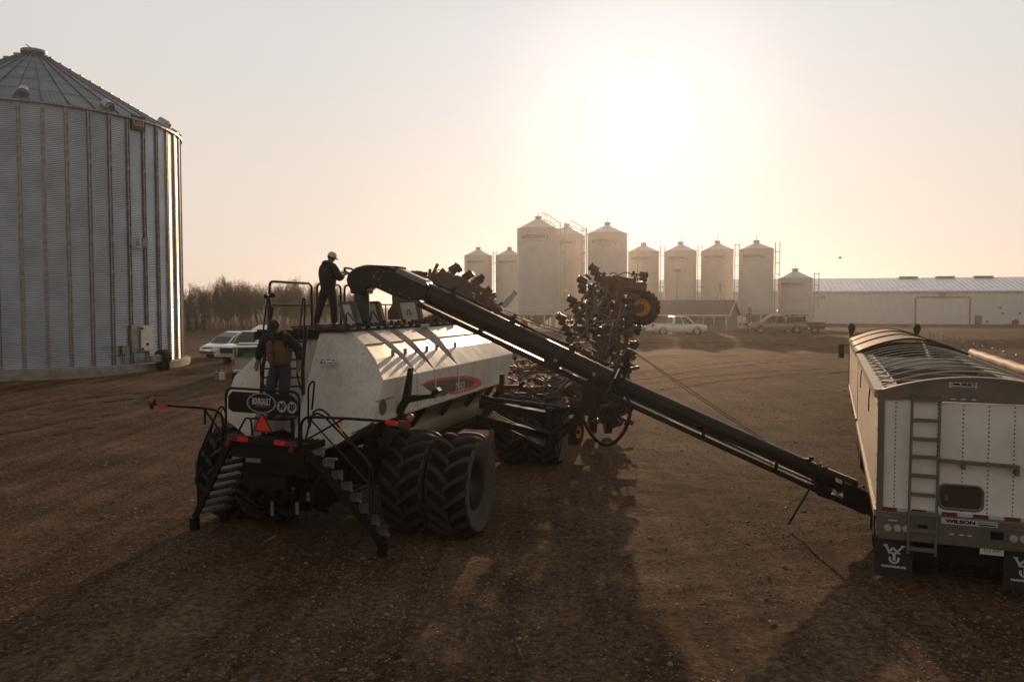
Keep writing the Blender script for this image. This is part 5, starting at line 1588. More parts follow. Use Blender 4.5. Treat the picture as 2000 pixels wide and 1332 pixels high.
def conveyor():
    # tubes
    a0, a1, a2 = cv(826, 567), cv(1192, 742.5), cv(1600, 925)
    b = CB(); b.cyl(a0, a1, .2, n=28); b.build('upper_tube', M_GLOSSBLK, smooth=40)
    b = CB(); b.cyl(cv(1186, 740), a2, .162, n=28); b.build('lower_tube', M_GLOSSBLK, smooth=40)
    b = CB()
    for x, y, r in ((1108, 702, .208), (1135, 715, .206), (1160, 727, .206), (1192, 742.5, .212), (1010, 655.6, .206), (900, 602.6, .206)):
        p = cv(x, y); d = (a1 - a0).normalized(); b.cyl(p - d * .03, p + d * .03, r, n=28)
    for x, y in ((1592, 921.5), (1604, 927)):
        p = cv(x, y); d = (a2 - a1).normalized(); b.cyl(p - d * .025, p + d * .025, .215, n=24)
    b.build_each('tube_flange', M_BLACK, smooth=40)
    # boot at the foot
    b = CB(); b.cyl(a2, cv(1668, 953), .17, n=20); b.build('boot_tube', M_GLOSSBLK, smooth=40)
    b = CB(); slab(b, [(1640, 935), (1716, 968), (1716, 1004), (1690, 1000), (1640, 968)], .55); b.build('intake_boot', M_BLACK, bevel=.03)
    b = CB()
    for x in (1632, 1650): slab(b, [(x, (x - 1600) * .45 + 918), (x + 13, (x - 1587) * .45 + 918), (x + 13, (x - 1587) * .45 + 926), (x, (x - 1600) * .45 + 926)], .02, .172)
    b.build_each('pale_reflector', M_LABEL)
    # return pan below the tube, glossy floor tipped to the camera for sun glint
    def pan(x0, y0, x1, y1):
        p, q = cv(x0, y0), cv(x1, y1)
        d = (q - p).normalized(); up = d.cross(_vn); up = up if up.z > 0 else -up
        tn = (up * cos(.13) + _vn * sin(.13)).normalized(); tw = d.cross(tn).normalized()
        g = CB(); vs = []
        for r in (p, q):
            for s in (-.2, .2): vs.append(r + tw * s)
        back = [v - tn * .012 for v in vs]
        g.add(vs + back, [(0, 2, 3, 1), (4, 5, 7, 6), (0, 1, 5, 4), (2, 6, 7, 3), (0, 4, 6, 2), (1, 3, 7, 5)])
        g.build('return_pan', M_PLATE)
    pan(832, 588, 938, 638); pan(943, 640, 1068, 699); pan(1098, 713, 1152, 738.5); pan(1222, 771.5, 1372, 840.5); pan(1376, 842, 1512, 905); pan(1516, 906.5, 1590, 939)
    b = CB()
    for (p, q) in (((822, 588), (1215, 774)), ((1215, 774), (1600, 950)), ((1600, 950), (1690, 990))):
        P, Q = cv(*p), cv(*q); d = (Q - P).normalized(); up = d.cross(_vn); up = up if up.z > 0 else -up
        b.bar(P - up * .07, Q - up * .07, .34, .10, up=up)
    b.build('pan_beam', M_BLACK)
    b = CB()
    for x, y in ((943, 640), (1075, 702), (1092, 711), (1160, 742), (1190, 757), (1374, 840), (1514, 905), (1590, 940)):
        P = cv(x, y - 9); Q = cv(x - 3, y + 9); b.bar(P, Q, .42, .07)
    for x, y in ((1076, 705), ): slab(b, [(x - 11, y - 15), (x + 12, y - 4), (x + 9, y + 17), (x - 12, y + 12)], .5)
    slab(b, [(1590, 936), (1620, 950), (1614, 970), (1592, 962)], .5)
    b.build_each('hanger_bracket', M_BLACK)
    b = CB()
    for x, y in ((1085, 704), (1160, 731), (1196, 712), (1214, 711), (1214, 734)):
        p = cv(x, y, .25); b.cyl(p - _vn * .02, p + _vn * .02, .035, n=10)
    b.build_each('bolt_head', M_GREYSTEEL)
    # hood and spout elbow
    out = [(684.2, 547), (686.5, 539), (692, 531.6), (702.4, 523.5), (716.7, 519.5), (733.6, 519.5), (776, 525), (784, 527), (838, 551), (843, 560), (836, 586), (800, 587), (769, 576), (733.6, 559.6), (722, 566.7), (721, 574), (692, 574), (691, 565), (686, 556)]
    b = CB(); slab(b, out, .52); b.build('discharge_hood', M_GLOSSBLK, bevel=.03)
    b = CB(); slab(b, [(716, 518.2), (786, 521.5), (784.5, 526), (776, 523.6), (733, 518.9)], .58); b.build('hood_lip', M_BLACK)
    b = CB(); slab(b, [(774, 524.2), (780, 522.8), (838, 548.8), (833, 553)], .46, .04); slab(b, [(776, 526.2), (834, 553), (830, 558.5), (771, 531.5)], .02, .272); b.build('hood_cover', M_HOODTOP)
    b = CB()
    for x, y in ((737, 531), (749.5, 531), (762, 531), (730, 538), (731, 542), (740, 546), (743, 558), (763, 566), (781, 573.5), (799, 582)):
        p = cv(x, y, .262); b.cyl(p - _vn * .01, p + _vn * .012, .014, n=8)
    b.build('rivet', M_GREYSTEEL)
    b = CB(); c = cv(706.5, 606); top = cv(706.5, 574).z; bot = cv(706.5, 638).z
    n = 26; rings = []
    for i in range(n + 1):
        f = i / n; z = top + (bot - top) * f
        r = .155 + .012 * sin(pi * f) + (.006 if i % 2 else -.004) - .02 * max(0, f - .85) * 6
        rings.append([(c.x + r * cos(2 * pi * k / 22), c.y + r * sin(2 * pi * k / 22), z) for k in range(22)])
    b.loft(rings); b.build('spout_sleeve', M_SPOUT, smooth=60)
    b = CB(); b.cyl((c.x, c.y, top - .0), (c.x, c.y, top + .035), .172, n=22); b.build('spout_clamp', M_STEEL, smooth=40)
    b = CB(); b.tube(round_path([cv(695, 530, .1), cv(684, 524, .12), cv(671, 524, .16)], .1), .02, 7); b.tube([cv(689, 538, .1), cv(672, 529, .2)], .02, 7); b.ball(cv(673, 527.5, .2), .03, 8, 6); b.build('guide_handle', M_BLACK, smooth=50)
    # conduit along the top with clips
    b = CB()
    pts = [(855, 556), (868, 558), (885, 568), (940, 592), (1000, 622), (1060, 652), (1118, 676), (1160, 697), (1190, 712)]
    b.tube(round_path([cv(x, y + (3 if i % 2 else 0), .02) for i, (x, y) in enumerate(pts)], .3), .022, 7)
    b.tube(round_path([cv(x, y + 3, -.05) for i, (x, y) in enumerate(pts)], .3), .02, 7); b.build('hydraulic_line', M_HOSE, smooth=50)
    b = CB()
    for x, y in ((886, 571), (1001, 626), (1117, 681), (1577, 903)):
        p = cv(x, y); b.box(p, (.1, .16, .16)); b.box(p + Vector((.05, -.06, .09)), (.07, .06, .07))
    b.build_each('line_clip', M_BLACK)
    # upright bracket with rod and the slewing mast
    b = CB(); slab(b, [(1197, 728), (1226, 680), (1233, 682), (1229, 715), (1221, 738), (1213, 757), (1193, 750)], .05, .22); slab(b, [(1197, 728), (1226, 680), (1233, 682), (1229, 715), (1221, 738), (1213, 757), (1193, 750)], .05, -.22); b.build('mast_bracket', M_BLACK)
    b = CB(); b.cyl(cv(1210, 719.5, .3), cv(1191, 761, .3), .025, n=8); b.build('cylinder_rod', M_CHROME, smooth=40)
    b = CB(); b.cyl(cv(1201, 739, .3), cv(1188, 768, .3), .04, n=10); b.cyl(cv(1186, 766), cv(1216, 780), .13, n=16); b.build('hydraulic_motor', M_BLACK, smooth=40)
    b = CB(); slab(b, [(1146, 740), (1168, 742), (1168, 812), (1134, 808), (1137, 772)], .3); slab(b, [(1166, 748), (1186, 760), (1180, 776), (1168, 800)], .12, .1); b.build('slew_mast', M_BLACK, bevel=.02)
    # swing arm back to the cart
    q0 = cw(1.7, 4.4, 1.92); piv = Vector((.80, 16.45, 2.0)); q2 = cv(1140, 800)
    b = CB(); b.bar(q0, piv, .2, .2); b.bar(q0 + Vector((-.1, .1, -.35)), piv + Vector((0, 0, -.4)), .14, .14); 
    b.bar(q0 + Vector((0, 0, .16)), q0.lerp(piv, .35) + Vector((0, 0, .14)), .1, .1); b.build('swing_arm', M_GLOSSBLK)
    b = CB(); b.bar(piv + Vector((0, 0, .05)), q2 + Vector((0, 0, .02)), .18, .16); b.bar(piv + Vector((0, 0, -.35)), q2 + Vector((0, 0, -.15)), .1, .1); b.build('fore_arm', M_GLOSSBLK)
    b = CB(); b.cyl(piv + Vector((0, 0, -.55)), piv + Vector((0, 0, .2)), .11, n=14); b.cyl(piv + Vector((.1, -.15, -.42)), piv + Vector((.1, -.15, .12)), .05, n=8); b.ball(piv + Vector((-.1, -.1, -.58)), .06, 8, 6); b.build('pivot_post', M_BLACK, smooth=40)
    b = CB(); b.cyl(q0 + Vector((.3, -.6, .18)), piv + Vector((-.1, .15, .22)), .05, n=8); b.cyl(piv + Vector((-.6, .6, .22)), piv + Vector((.35, -.1, .18)), .07, n=8); b.build('swing_ram', M_BLACK, smooth=40)
    rg = random.Random(3)
    b = CB()
    for k in range(5):
        o = Vector((.05 * k, -.05 * k, 0))
        b.tube(round_path([q0 + Vector((0, 0, -.1 - .05 * k)), q0.lerp(piv, .5) + Vector((0, 0, -.3 - .05 * k)), piv + Vector((.05, -.2, -.5 - .04 * k)), piv + Vector((.4, -.3, -.25 + .05 * k)), q2 + Vector((-.1, -.2, -.05 + .03 * k))], .4, 6), .017, 6)
    b.tube(round_path([cv(x, y, .15) for x, y in ((1112, 806), (1100, 815), (1093, 838), (1076, 847), (1050, 838), (1010, 818))], .3, 6), .035, 8)
    b.build('hose_bundle', M_HOSE, smooth=50)
    b = CB(); b.tube(round_path([cv(x, y, .2) for x, y in ((1125, 800), (1141, 823.5), (1152.5, 845), (1165.7, 861.5), (1182, 870), (1200, 865), (1217, 847), (1227, 825), (1231.8, 800), (1228.5, 782), (1221, 767))], .3, 5), .038, 10); b.build('drooping_hose', M_HOSE, smooth=50)
    b = CB(); b.tube(round_path([cv(x, y, .2) for x, y in ((1100, 840), (1094, 880), (1086, 915), (1093, 880), (1080, 842))], .3, 5), .02, 6); b.build('hanging_hose', M_HOSE, smooth=50)
    # cables
    b = CB()
    for dx, dy in ((0, 0), (3, 6)):
        b.tube([cv(985 + dx, 606 + dy), cv(1050, 630 + dy), cv(1130, 655 + dy), cv(1230, 681 + dy * .3)], .008, 5)
        b.tube([cv(1230 + dx, 681 + dy * .6), cv(1350, 762 + dy), cv(1480 + dx, 850 + dy), cv(1556, 903)], .006, 5)
    b.build('stay_cable', M_WIRE)
    b = CB(); b.cyl(cv(1587, 945, .2), cv(1540, 1024, .25), .022, n=8); b.build('support_prop', M_BLACK, smooth=40)
    b = CB(); b.cyl(cv(1600, 925, -.1), cv(1606, 962, .1), .12, n=14); b.build('drive_motor', mat('dark_brown_motor', (.06, .02, .012), .5), smooth=40)
conveyor()

# ------------------------------------------------------------------ grain trailers and their truck
M_ALU = mat('dull_aluminium', (.15, .132, .115), .42, .5, var=.15, scale=3, dirt=(.2, .15, .1), dirt_amt=.5)
M_TRPANEL = mat('white_trailer_panel', (.74, .72, .68), .4, var=.06, scale=2, dirt=(.32, .26, .19), dirt_amt=.4, dscale=1.2)
M_TARP = mat('tan_tarp', (.25, .185, .125), .7, var=.15, scale=3, bump=.3, bscale=6)
M_BOX = mat('dark_trailer_floor', (.05, .055, .065), .6, var=.3, scale=2)
M_LADDER = mat('grey_green_ladder', (.13, .122, .10), .5, .2)
M_FLAP = mat('mud_flap_rubber', (.012, .012, .013), .7)
M_LOGO = mat('white_flap_print', (.5, .5, .5), .6)
M_TAPEW = mat('white_tape', (.45, .45, .46), .4)
M_LENS = mat('round_marker_lamp', (.5, .45, .42), .2, .3)
def mat_emboss():
    m, nt, b = new_mat('embossed_white_side')
    N, L = nt.nodes.new, nt.links.new
    tc = N('ShaderNodeTexCoord'); br = N('ShaderNodeTexBrick')
    mp = N('ShaderNodeMapping'); mp.inputs['Rotation'].default_value = (0, 0, 0)
    L(tc.outputs['Object'], mp.inputs['Vector'])
    sp = N('ShaderNodeSeparateXYZ'); cm = N('ShaderNodeCombineXYZ'); L(mp.outputs[0], sp.inputs[0]); L(sp.outputs['Y'], cm.inputs['X']); L(sp.outputs['Z'], cm.inputs['Y'])
    L(cm.outputs[0], br.inputs['Vector'])
    br.offset = 0; br.inputs['Scale'].default_value = 1; br.inputs['Brick Width'].default_value = .19; br.inputs['Row Height'].default_value = .085; br.inputs['Mortar Size'].default_value = .012; br.inputs['Mortar Smooth'].default_value = .3
    br.inputs['Color1'].default_value = (.55, .5, .43, 1); br.inputs['Color2'].default_value = (.5, .45, .39, 1); br.inputs['Mortar'].default_value = (.17, .135, .1, 1)
    L(br.outputs['Color'], b.inputs['Base Color']); b.inputs['Roughness'].default_value = .45
    bp = N('ShaderNodeBump'); bp.inputs['Strength'].default_value = .6; bp.inputs['Distance'].default_value = .02; bp.invert = True; L(br.outputs['Fac'], bp.inputs['Height']); L(bp.outputs[0], b.inputs['Normal'])
    return m
M_EMBOSS = mat_emboss()
TR_O, TR_H = Vector((5.55, 12.01, 0)), radians(21.9)
_tr, _tf = Vector((cos(TR_H), -sin(TR_H), 0)), Vector((sin(TR_H), cos(TR_H), 0))
def tl(p):
    d = p - TR_O; return Vector((d.dot(_tr), d.dot(_tf), d.z))
def tb(px, py, b=0.0):
    k, m = ray(px, py); t = (b + TR_O.dot(_tf)) / (k * _tf.x + _tf.y)
    return tl(Vector((t * k, t, CAM_H + m * t)))
TW = 2.6
def trailer_thing(name, b0, label, group):
    o = TR_O + _tf * b0
    return thing(name, o, label, 'trailer', group, rz=-TR_H)
def road_wheel(t, x, y, r=.5, w=.28, dual=True):
    b = MB()
    s = 1 if x > TW / 2 else -1
    for dx in ((0, -.32 * s) if dual else (0,)):
        b.lathe([(r * .55, -w / 2), (r * .9, -w / 2), (r, -w * .38), (r, w * .38), (r * .9, w / 2), (r * .55, w / 2)], 28, c=(dx, 0, 0), axis='x')
    o = b.build('wheel', M_RUBBER, t, smooth=35, loc=(x, y, r))
    g = MB(); g.lathe([(r * .56, s * w * .48), (r * .5, s * w * .2), (.12, s * w * .1), (.1, s * w * .5), (0, s * w * .5)], 20, axis='x'); g.build('rim', M_GREYSTEEL, o, smooth=35)
def bow_z(a, rise=.26, z0=3.0): return z0 + rise * (1 - ((a - TW / 2) / (TW / 2)) ** 2)
M_RAIL = mat('dusty_tan_rail', (.36, .3, .24), .5, .2, var=.15, scale=3)
def rear_trailer():
    t = trailer_thing('grain_trailer', 0, 'open topped white grain trailer with tarp bows, rear ladder and mud flaps', 'coupled grain trailers')
    L = 10.0
    # sides
    for x, s in ((0, -1), (TW, 1)):
        b = MB(); b.box((x - s * .03, L / 2, 2.05), (.06, L - .02, 1.75)); b.build('side_wall', M_EMBOSS, t)
        b = MB(); b.box((x - s * .02, L / 2, 2.98), (.16, L, .12)); b.box((x + s * .012, L / 2, 1.16), (.05, L, .1)); b.box((x - s * .2, L / 2, 2.99), (.3, L - .1, .04)); b.build('top_rail', M_RAIL, t)
    # row of cut-outs on the left rail
    b = MB()
    for k in range(11): b.box((.2, .6 + k * .9, 3.03), (.2, .05, .02))
    for y in (2.1, 6.4): b.tube([(-.03, y, 2.9), (-.05, y - .05, 2.7), (-.05, y, 2.45)], .012, 5)
    b.build_each('tarp_strap', M_BLACK, t)
    # front bulkhead, floor slopes, cross members
    b = MB(); b.box((TW / 2, L - .03, 2.05), (TW - .12, .06, 1.75)); b.build('front_wall', M_TRPANEL, t)
    b = MB()
    for y0, y1 in ((.1, 2.4), (2.4, 5.0)), ((5.0, 7.4), (7.4, 9.9)):
        (ya, yb), (yc, yd) = y0, y1
        b.add([(.08, ya, 2.2), (TW - .08, ya, 2.2), (TW / 2 + .4, yb, 1.05), (TW / 2 - .4, yb, 1.05), (.08, yd, 2.2), (TW - .08, yd, 2.2), (TW / 2 + .4, yc, 1.05), (TW / 2 - .4, yc, 1.05)], [(0, 1, 2, 3), (5, 4, 7, 6), (3, 2, 6, 7), (0, 3, 7, 4), (1, 5, 6, 2)])
    b.build('hopper_floor', M_BOX, t)
    b = MB()
    for y in (1.6, 3.2, 5.0, 6.8, 8.4): b.box((TW / 2, y, 2.72), (TW - .14, .08, .12))
    for x in (.9, 1.7): b.box((x, 5, 2.62), (.06, 6.5, .08))
    b.build('cross_brace', M_ALU, t)
    bw = None
    for k in range(10):
        y = .75 + k * .98
        g = MB(); g.tube([(x, 0, bow_z(x, .3, 3.0)) for x in [TW * i / 14 for i in range(15)]], .014, 7)
        o = g.build('tarp_bow', M_TARPBOW, t, smooth=50, loc=(0, y, 0))
    # rolled tarp along the right rail
    b = MB(); pts = [(TW + .02, .2 + i * .5, 3.13 + .01 * sin(i * 2.1)) for i in range(20)]; b.tube(pts, .095, 14); b.build('rolled_tarp', M_TARP, t, smooth=50)
    b = MB()
    for k in range(8): b.tube([(TW + .1, 1.0 + k * 1.25, 3.1), (TW + .13, 1.0 + k * 1.25, 3.32), (TW + .05, 1.0 + k * 1.25, 3.36)], .014, 5)
    b.build_each('tarp_hook', M_GREYSTEEL, t)
    # rear end
    b = MB(); b.box((TW / 2, -.0, 2.06), (TW - .1, .06, 1.66)); rw = b.build('rear_wall', M_TRPANEL, t)
    b = MB(); b.box((.04, -.02, 2.05), (.09, .12, 2.0)); b.box((TW - .04, -.02, 2.05), (.09, .12, 2.0)); b.build('corner_post', M_ALU, t, bevel=.01)
    b = MB()
    up = [(TW * i / 16, bow_z(TW * i / 16, .24, 3.03)) for i in range(17)]
    b.prism(up + [(TW, 2.9), (0, 2.9)], (0, -.035, 0), (1, 0, 0), (0, 0, 1), (0, 1, 0), .05)
    b.prism(up + [(x, z - .035) for x, z in reversed(up)], (0, -.005, .004), (1, 0, 0), (0, 0, 1), (0, 1, 0), .16)
    hd = b.build('header', M_ALU, t)
    b = MB(); b.box((TW / 2, -.05, 1.02), (TW, .1, .40)); b.box((TW / 2, -.03, .82), (TW - .06, .14, .05)); b.build('bumper', M_ALU, t, bevel=.012)
    b = MB()
    for px in (1722, 1748, 1830, 1880, 1930, 1980, 2030, 2080):
        a = tb(px, 880).x
        if a > TW - .1: continue
        z = 1.3
        while z < 2.86: b.ball((a, -.032, z), .012, 5, 3); z += .062
    b.build('rivet_row', M_BLACK, rw)
    # ladder
    b = MB()
    l0, l1 = tb(1781, 772), tb(1835, 772)
    for l in (l0, l1):
        b.tube(round_path([(l.x, -.03, 2.98), (l.x, -.12, 2.98), (l.x - .02, -.14, .62)], .05), .02, 6)
    for py in (778, 818.6, 855, 889.5, 926, 962.5, 999, 1031, 1068):
        z = tb(1800, py).z; f = (2.98 - z) * .0085
        b.box(((l0.x + l1.x) / 2 - f, -.14, z), (l1.x - l0.x, .04, .055))
    b.build('ladder', M_LADDER, t, smooth=50)
    # foot rail to the right of the ladder
    p, q = tb(1835, 896), tb(1987, 909)
    b = MB(); b.bar((p.x, -.13, p.z), (q.x, -.13, q.z), .1, .045); b.box((q.x - .02, -.09, q.z - .07), (.05, .12, .12)); b.box((tb(1880, 900).x, -.09, p.z - .06), (.05, .12, .1)); b.build('foot_rail', M_LADDER, t)
    # hatch
    p, q = tb(1834, 944), tb(1918, 997)
    cx_, cz_ = (p.x + q.x) / 2, (p.z + q.z) / 2; hw, hh = (q.x - p.x) / 2, (p.z - q.z) / 2
    def rrect(w, h, r): return [(sx * (w - r) + r * cos(a), sz * (h - r) + r * sin(a)) for sx, sz, a0 in ((1, 1, 0), (-1, 1, pi / 2), (-1, -1, pi), (1, -1, 3 * pi / 2)) for a in [a0 + pi / 2 * i / 5 for i in range(6)]]
    b = MB(); b.tube([(cx_ + x, -.04, cz_ + z) for x, z in rrect(hw, hh, .09)], .022, 6, closed=True); hf = b.build('hatch_frame', M_ALU, t, smooth=50)
    b = MB(); b.prism(rrect(hw - .01, hh - .01, .085), (cx_, -.034, cz_), (1, 0, 0), (0, 0, 1), (0, 1, 0), .012); b.build('hatch_pane', mat('brown_hatch_pane', (.05, .04, .032), .25), hf)
    p = tb(1848, 969); b = MB(); b.box((p.x, -.045, p.z), (.045, .015, .09)); b.build('hatch_latch', M_ALU, hf)
    # conspicuity tape
    p0, p1 = tb(1723, 992.5), tb(2000, 1016)
    x = p0.x; k = 0; z = p0.z
    while x < TW - .12:
        w = .2
        MB().box((x + w / 2, -.034 if x > 2 else -.034, 1.245), (w - .004, .008, .05)).build('tape_strip', M_REDDULL if k % 2 == 0 else M_TAPEW, t); x += w; k += 1
    # lettering
    p, q = tb(1845, 1012), tb(1904, 1020)
    text_mb('WILSON', .066, frame(((p.x + q.x) / 2, -.103, (p.z + q.z) / 2), (1, 0, 0), (0, 0, 1)), extrude=.003, sx=1.5, offset=.004).build('rear_lettering', M_BLACK, t)
    b = MB(); b.box(((p.x + q.x) / 2, -.1, (p.z + q.z) / 2), (.5, .006, .085)); b.build('letter_plate', M_TAPEW, t)
    p = tb(1925, 1020)
    lb = MB().box((p.x, -.103, p.z), (.27, .006, .075)).build('dealer_sticker', M_TAPEW, t)
    text_mb('GOLDEN WEST TRAILER', .03, frame((p.x, -.107, p.z + .014), (1, 0, 0), (0, 0, 1)), extrude=.001, sx=.72).build('sticker_lettering', M_BLACK, lb)
    MB().box((p.x, -.107, p.z - .018), (.22, .003, .018)).build('sticker_line', M_BLACK, lb)
    p = tb(1743, 1005); MB().box((p.x, -.103, p.z), (.24, .004, .03)).build('small_emblem', M_GREYSTEEL, t)
    p = tb(1743, 1012.5); MB().box((p.x, -.103, p.z), (.12, .004, .02)).build('small_emblem_bar', M_TAPEW, t)
    p = tb(1880, 752)
    lb = MB().box((p.x, -.064, p.z), (.36, .008, .085)).build('header_sticker', M_TAPEW, hd)
    text_mb('SELECT', .055, frame((p.x + .07, -.07, p.z + .012), (1, 0, 0), (0, 0, 1)), extrude=.001, sx=1.0, offset=.003).build('sticker_lettering', M_BLACK, lb)
    b = MB(); b.prism([(-.16, -.0), (-.1, .03), (-.03, .0), (-.06, .03), (-.03, -.005)], (p.x, -.07, p.z + .004), (1, 0, 0), (0, 0, 1), (0, 1, 0), .003); b.box((p.x, -.07, p.z - .03), (.3, .003, .012)); b.build('sticker_print', M_BLACK, lb)
    # lamps
    for px, py in ((1733, 1027.5), (1752, 1028.5), (1768.5, 1029.5), (1977, 1048.5), (1997, 1050)):
        p = tb(px, py)
        b = MB(); b.lathe([(0, -.03), (.045, -.028), (.056, -.012), (.056, 0)], 18, c=(p.x, -.1, p.z), axis='y'); b.build('round_lamp', M_LENS, t, smooth=40)
    for px, py in ((1857, 1039.5), (1876, 1041.5), (1892, 1043)):
        p = tb(px, py); MB().ball((p.x, -.1, p.z), .035, 10, 6, (1, .4, .4)).build('oval_lamp', M_LENS, t, smooth=60)
    for px, py in ((1740, 774), (1765, 774), (1861, 779), (1881, 779.5), (1901, 780.5)):
        p = tb(px, py); MB().ball((p.x, -.058, max(p.z, 2.93)), .04, 10, 6, (1, .35, .4)).build('clearance_lamp', M_LENS if px > 1800 else M_AMBERD, t, smooth=60)
    for k in range(9):
        MB().box((-.012, -.03 + .01, 1.3 + k * .19), (.01, .04, .05)).build('side_marker', M_TAPEW, t) if k % 2 == 0 else None
    p = tb(1945, 1042); MB().box((p.x, -.1, p.z), (.16, .05, .12)).build('tow_socket', M_BLACK, t, bevel=.02)
    p = tb(1801, 1024); MB().box((p.x, -.1, p.z), (.13, .03, .05)).build('step_slot', M_BLACK, t)
    # number plate
    p, q = tb(1915.5, 1060), tb(1955, 1080)
    pl = MB().box(((p.x + q.x) / 2, -.09, (p.z + q.z) / 2), (.30, .006, .155)).build('number_plate', mat('plate_white', (.55, .56, .56), .4), t)
    text_mb('172 IRH', .085, frame(((p.x + q.x) / 2, -.095, (p.z + q.z) / 2 - .01), (1, 0, 0), (0, 0, 1)), extrude=.001, sx=.78, offset=.002).build('plate_lettering', mat('plate_green', (.05, .22, .16), .5), pl)
    # mud flaps
    for px0, px1, y0, y1 in ((1709, 1782, 1041, 1130), (1961, 2034, 1066, 1160)):
        p = tb(px0, y0); w = .52; z1 = .86; z0 = .2
        fl = MB().box((p.x + w / 2, -.0, (z0 + z1) / 2), (w, .014, z1 - z0)).build('mud_flap', M_FLAP, t)
        cx_ = p.x + w / 2 + .015; cz_ = .56
        def seg(*pts, wd=.026):
            g = MB()
            for a_, b_ in zip(pts, pts[1:]): g.bar((cx_ + a_[0], -.0095, cz_ + a_[1]), (cx_ + b_[0], -.0095, cz_ + b_[1]), .004, wd, up=(0, 0, 1)) if abs(a_[0] - b_[0]) > .001 else g.box((cx_ + a_[0], -.0095, cz_ + (a_[1] + b_[1]) / 2), (wd, .004, abs(a_[1] - b_[1]) + .0))
            return g
        g = MB()
        for pts in (((-.125, .12), (-.075, .03)), ((-.075, .03), (-.02, .09)), ((-.02, .09), (.035, .03)), ((.035, .03), (.115, .12))):
            a_, b_ = Vector((cx_ + pts[0][0], -.0095, cz_ + pts[0][1])), Vector((cx_ + pts[1][0], -.0095, cz_ + pts[1][1]))
            d_ = (b_ - a_).normalized(); n_ = Vector((-d_.z, 0, d_.x)) * .016; a_ -= d_ * .01; b_ += d_ * .01
            g.add([a_ + n_, a_ - n_, b_ - n_, b_ + n_], [(0, 1, 2, 3)])
        g.box((cx_ - .125, -.0095, cz_ + .125), (.06, .003, .02)); g.box((cx_ + .115, -.0095, cz_ + .125), (.06, .003, .02))
        g.box((cx_ - .005, -.0095, cz_ - .045), (.04, .003, .12)); g.box((cx_ - .005, -.0095, cz_ + .01), (.17, .003, .022))
        g.add([(cx_ - .005 + rr * cos(a_), -.0095, cz_ - .085 + rr * .9 * sin(a_)) for rr in (.075, .045) for a_ in [pi + pi * i / 12 for i in range(13)]], [(i, i + 1, 14 + i, 13 + i) for i in range(12)])
        g.box((cx_ - .065, -.0095, cz_ - .07), (.03, .003, .04)); g.box((cx_ + .055, -.0095, cz_ - .07), (.03, .003, .04))
        g.build('flap_emblem', M_LOGO, fl)
        text_mb('WILSONTRAILER.COM', .042, frame((cx_ - .01, -.0095, cz_ - .2), (1, 0, 0), (0, 0, 1)), extrude=.001, sx=.8, offset=.003).build('flap_lettering', M_LOGO, fl)
    # underside
    b = MB()
    for x in (.75, 1.85): b.box((x, L / 2, 1.05), (.12, L - .3, .2))
    for y in (.9, 2.2, 3.4): b.box((TW / 2, y, .55), (2.0, .14, .14))
    b.box((TW / 2, .2, .62), (1.9, .1, .3)); b.box((TW / 2, .12, .9), (2.5, .1, .2))
    b.build('underframe', M_BLACK, t)
    for y in (.95, 2.2, 3.45):
        for x in (.2, TW - .2): road_wheel(t, x, y)
M_TARPBOW = mat('pale_tarp_bow', (.3, .26, .21), .35, .5)
M_AMBERD = mat('dim_amber_lamp', (.2, .11, .05), .3)
rear_trailer()
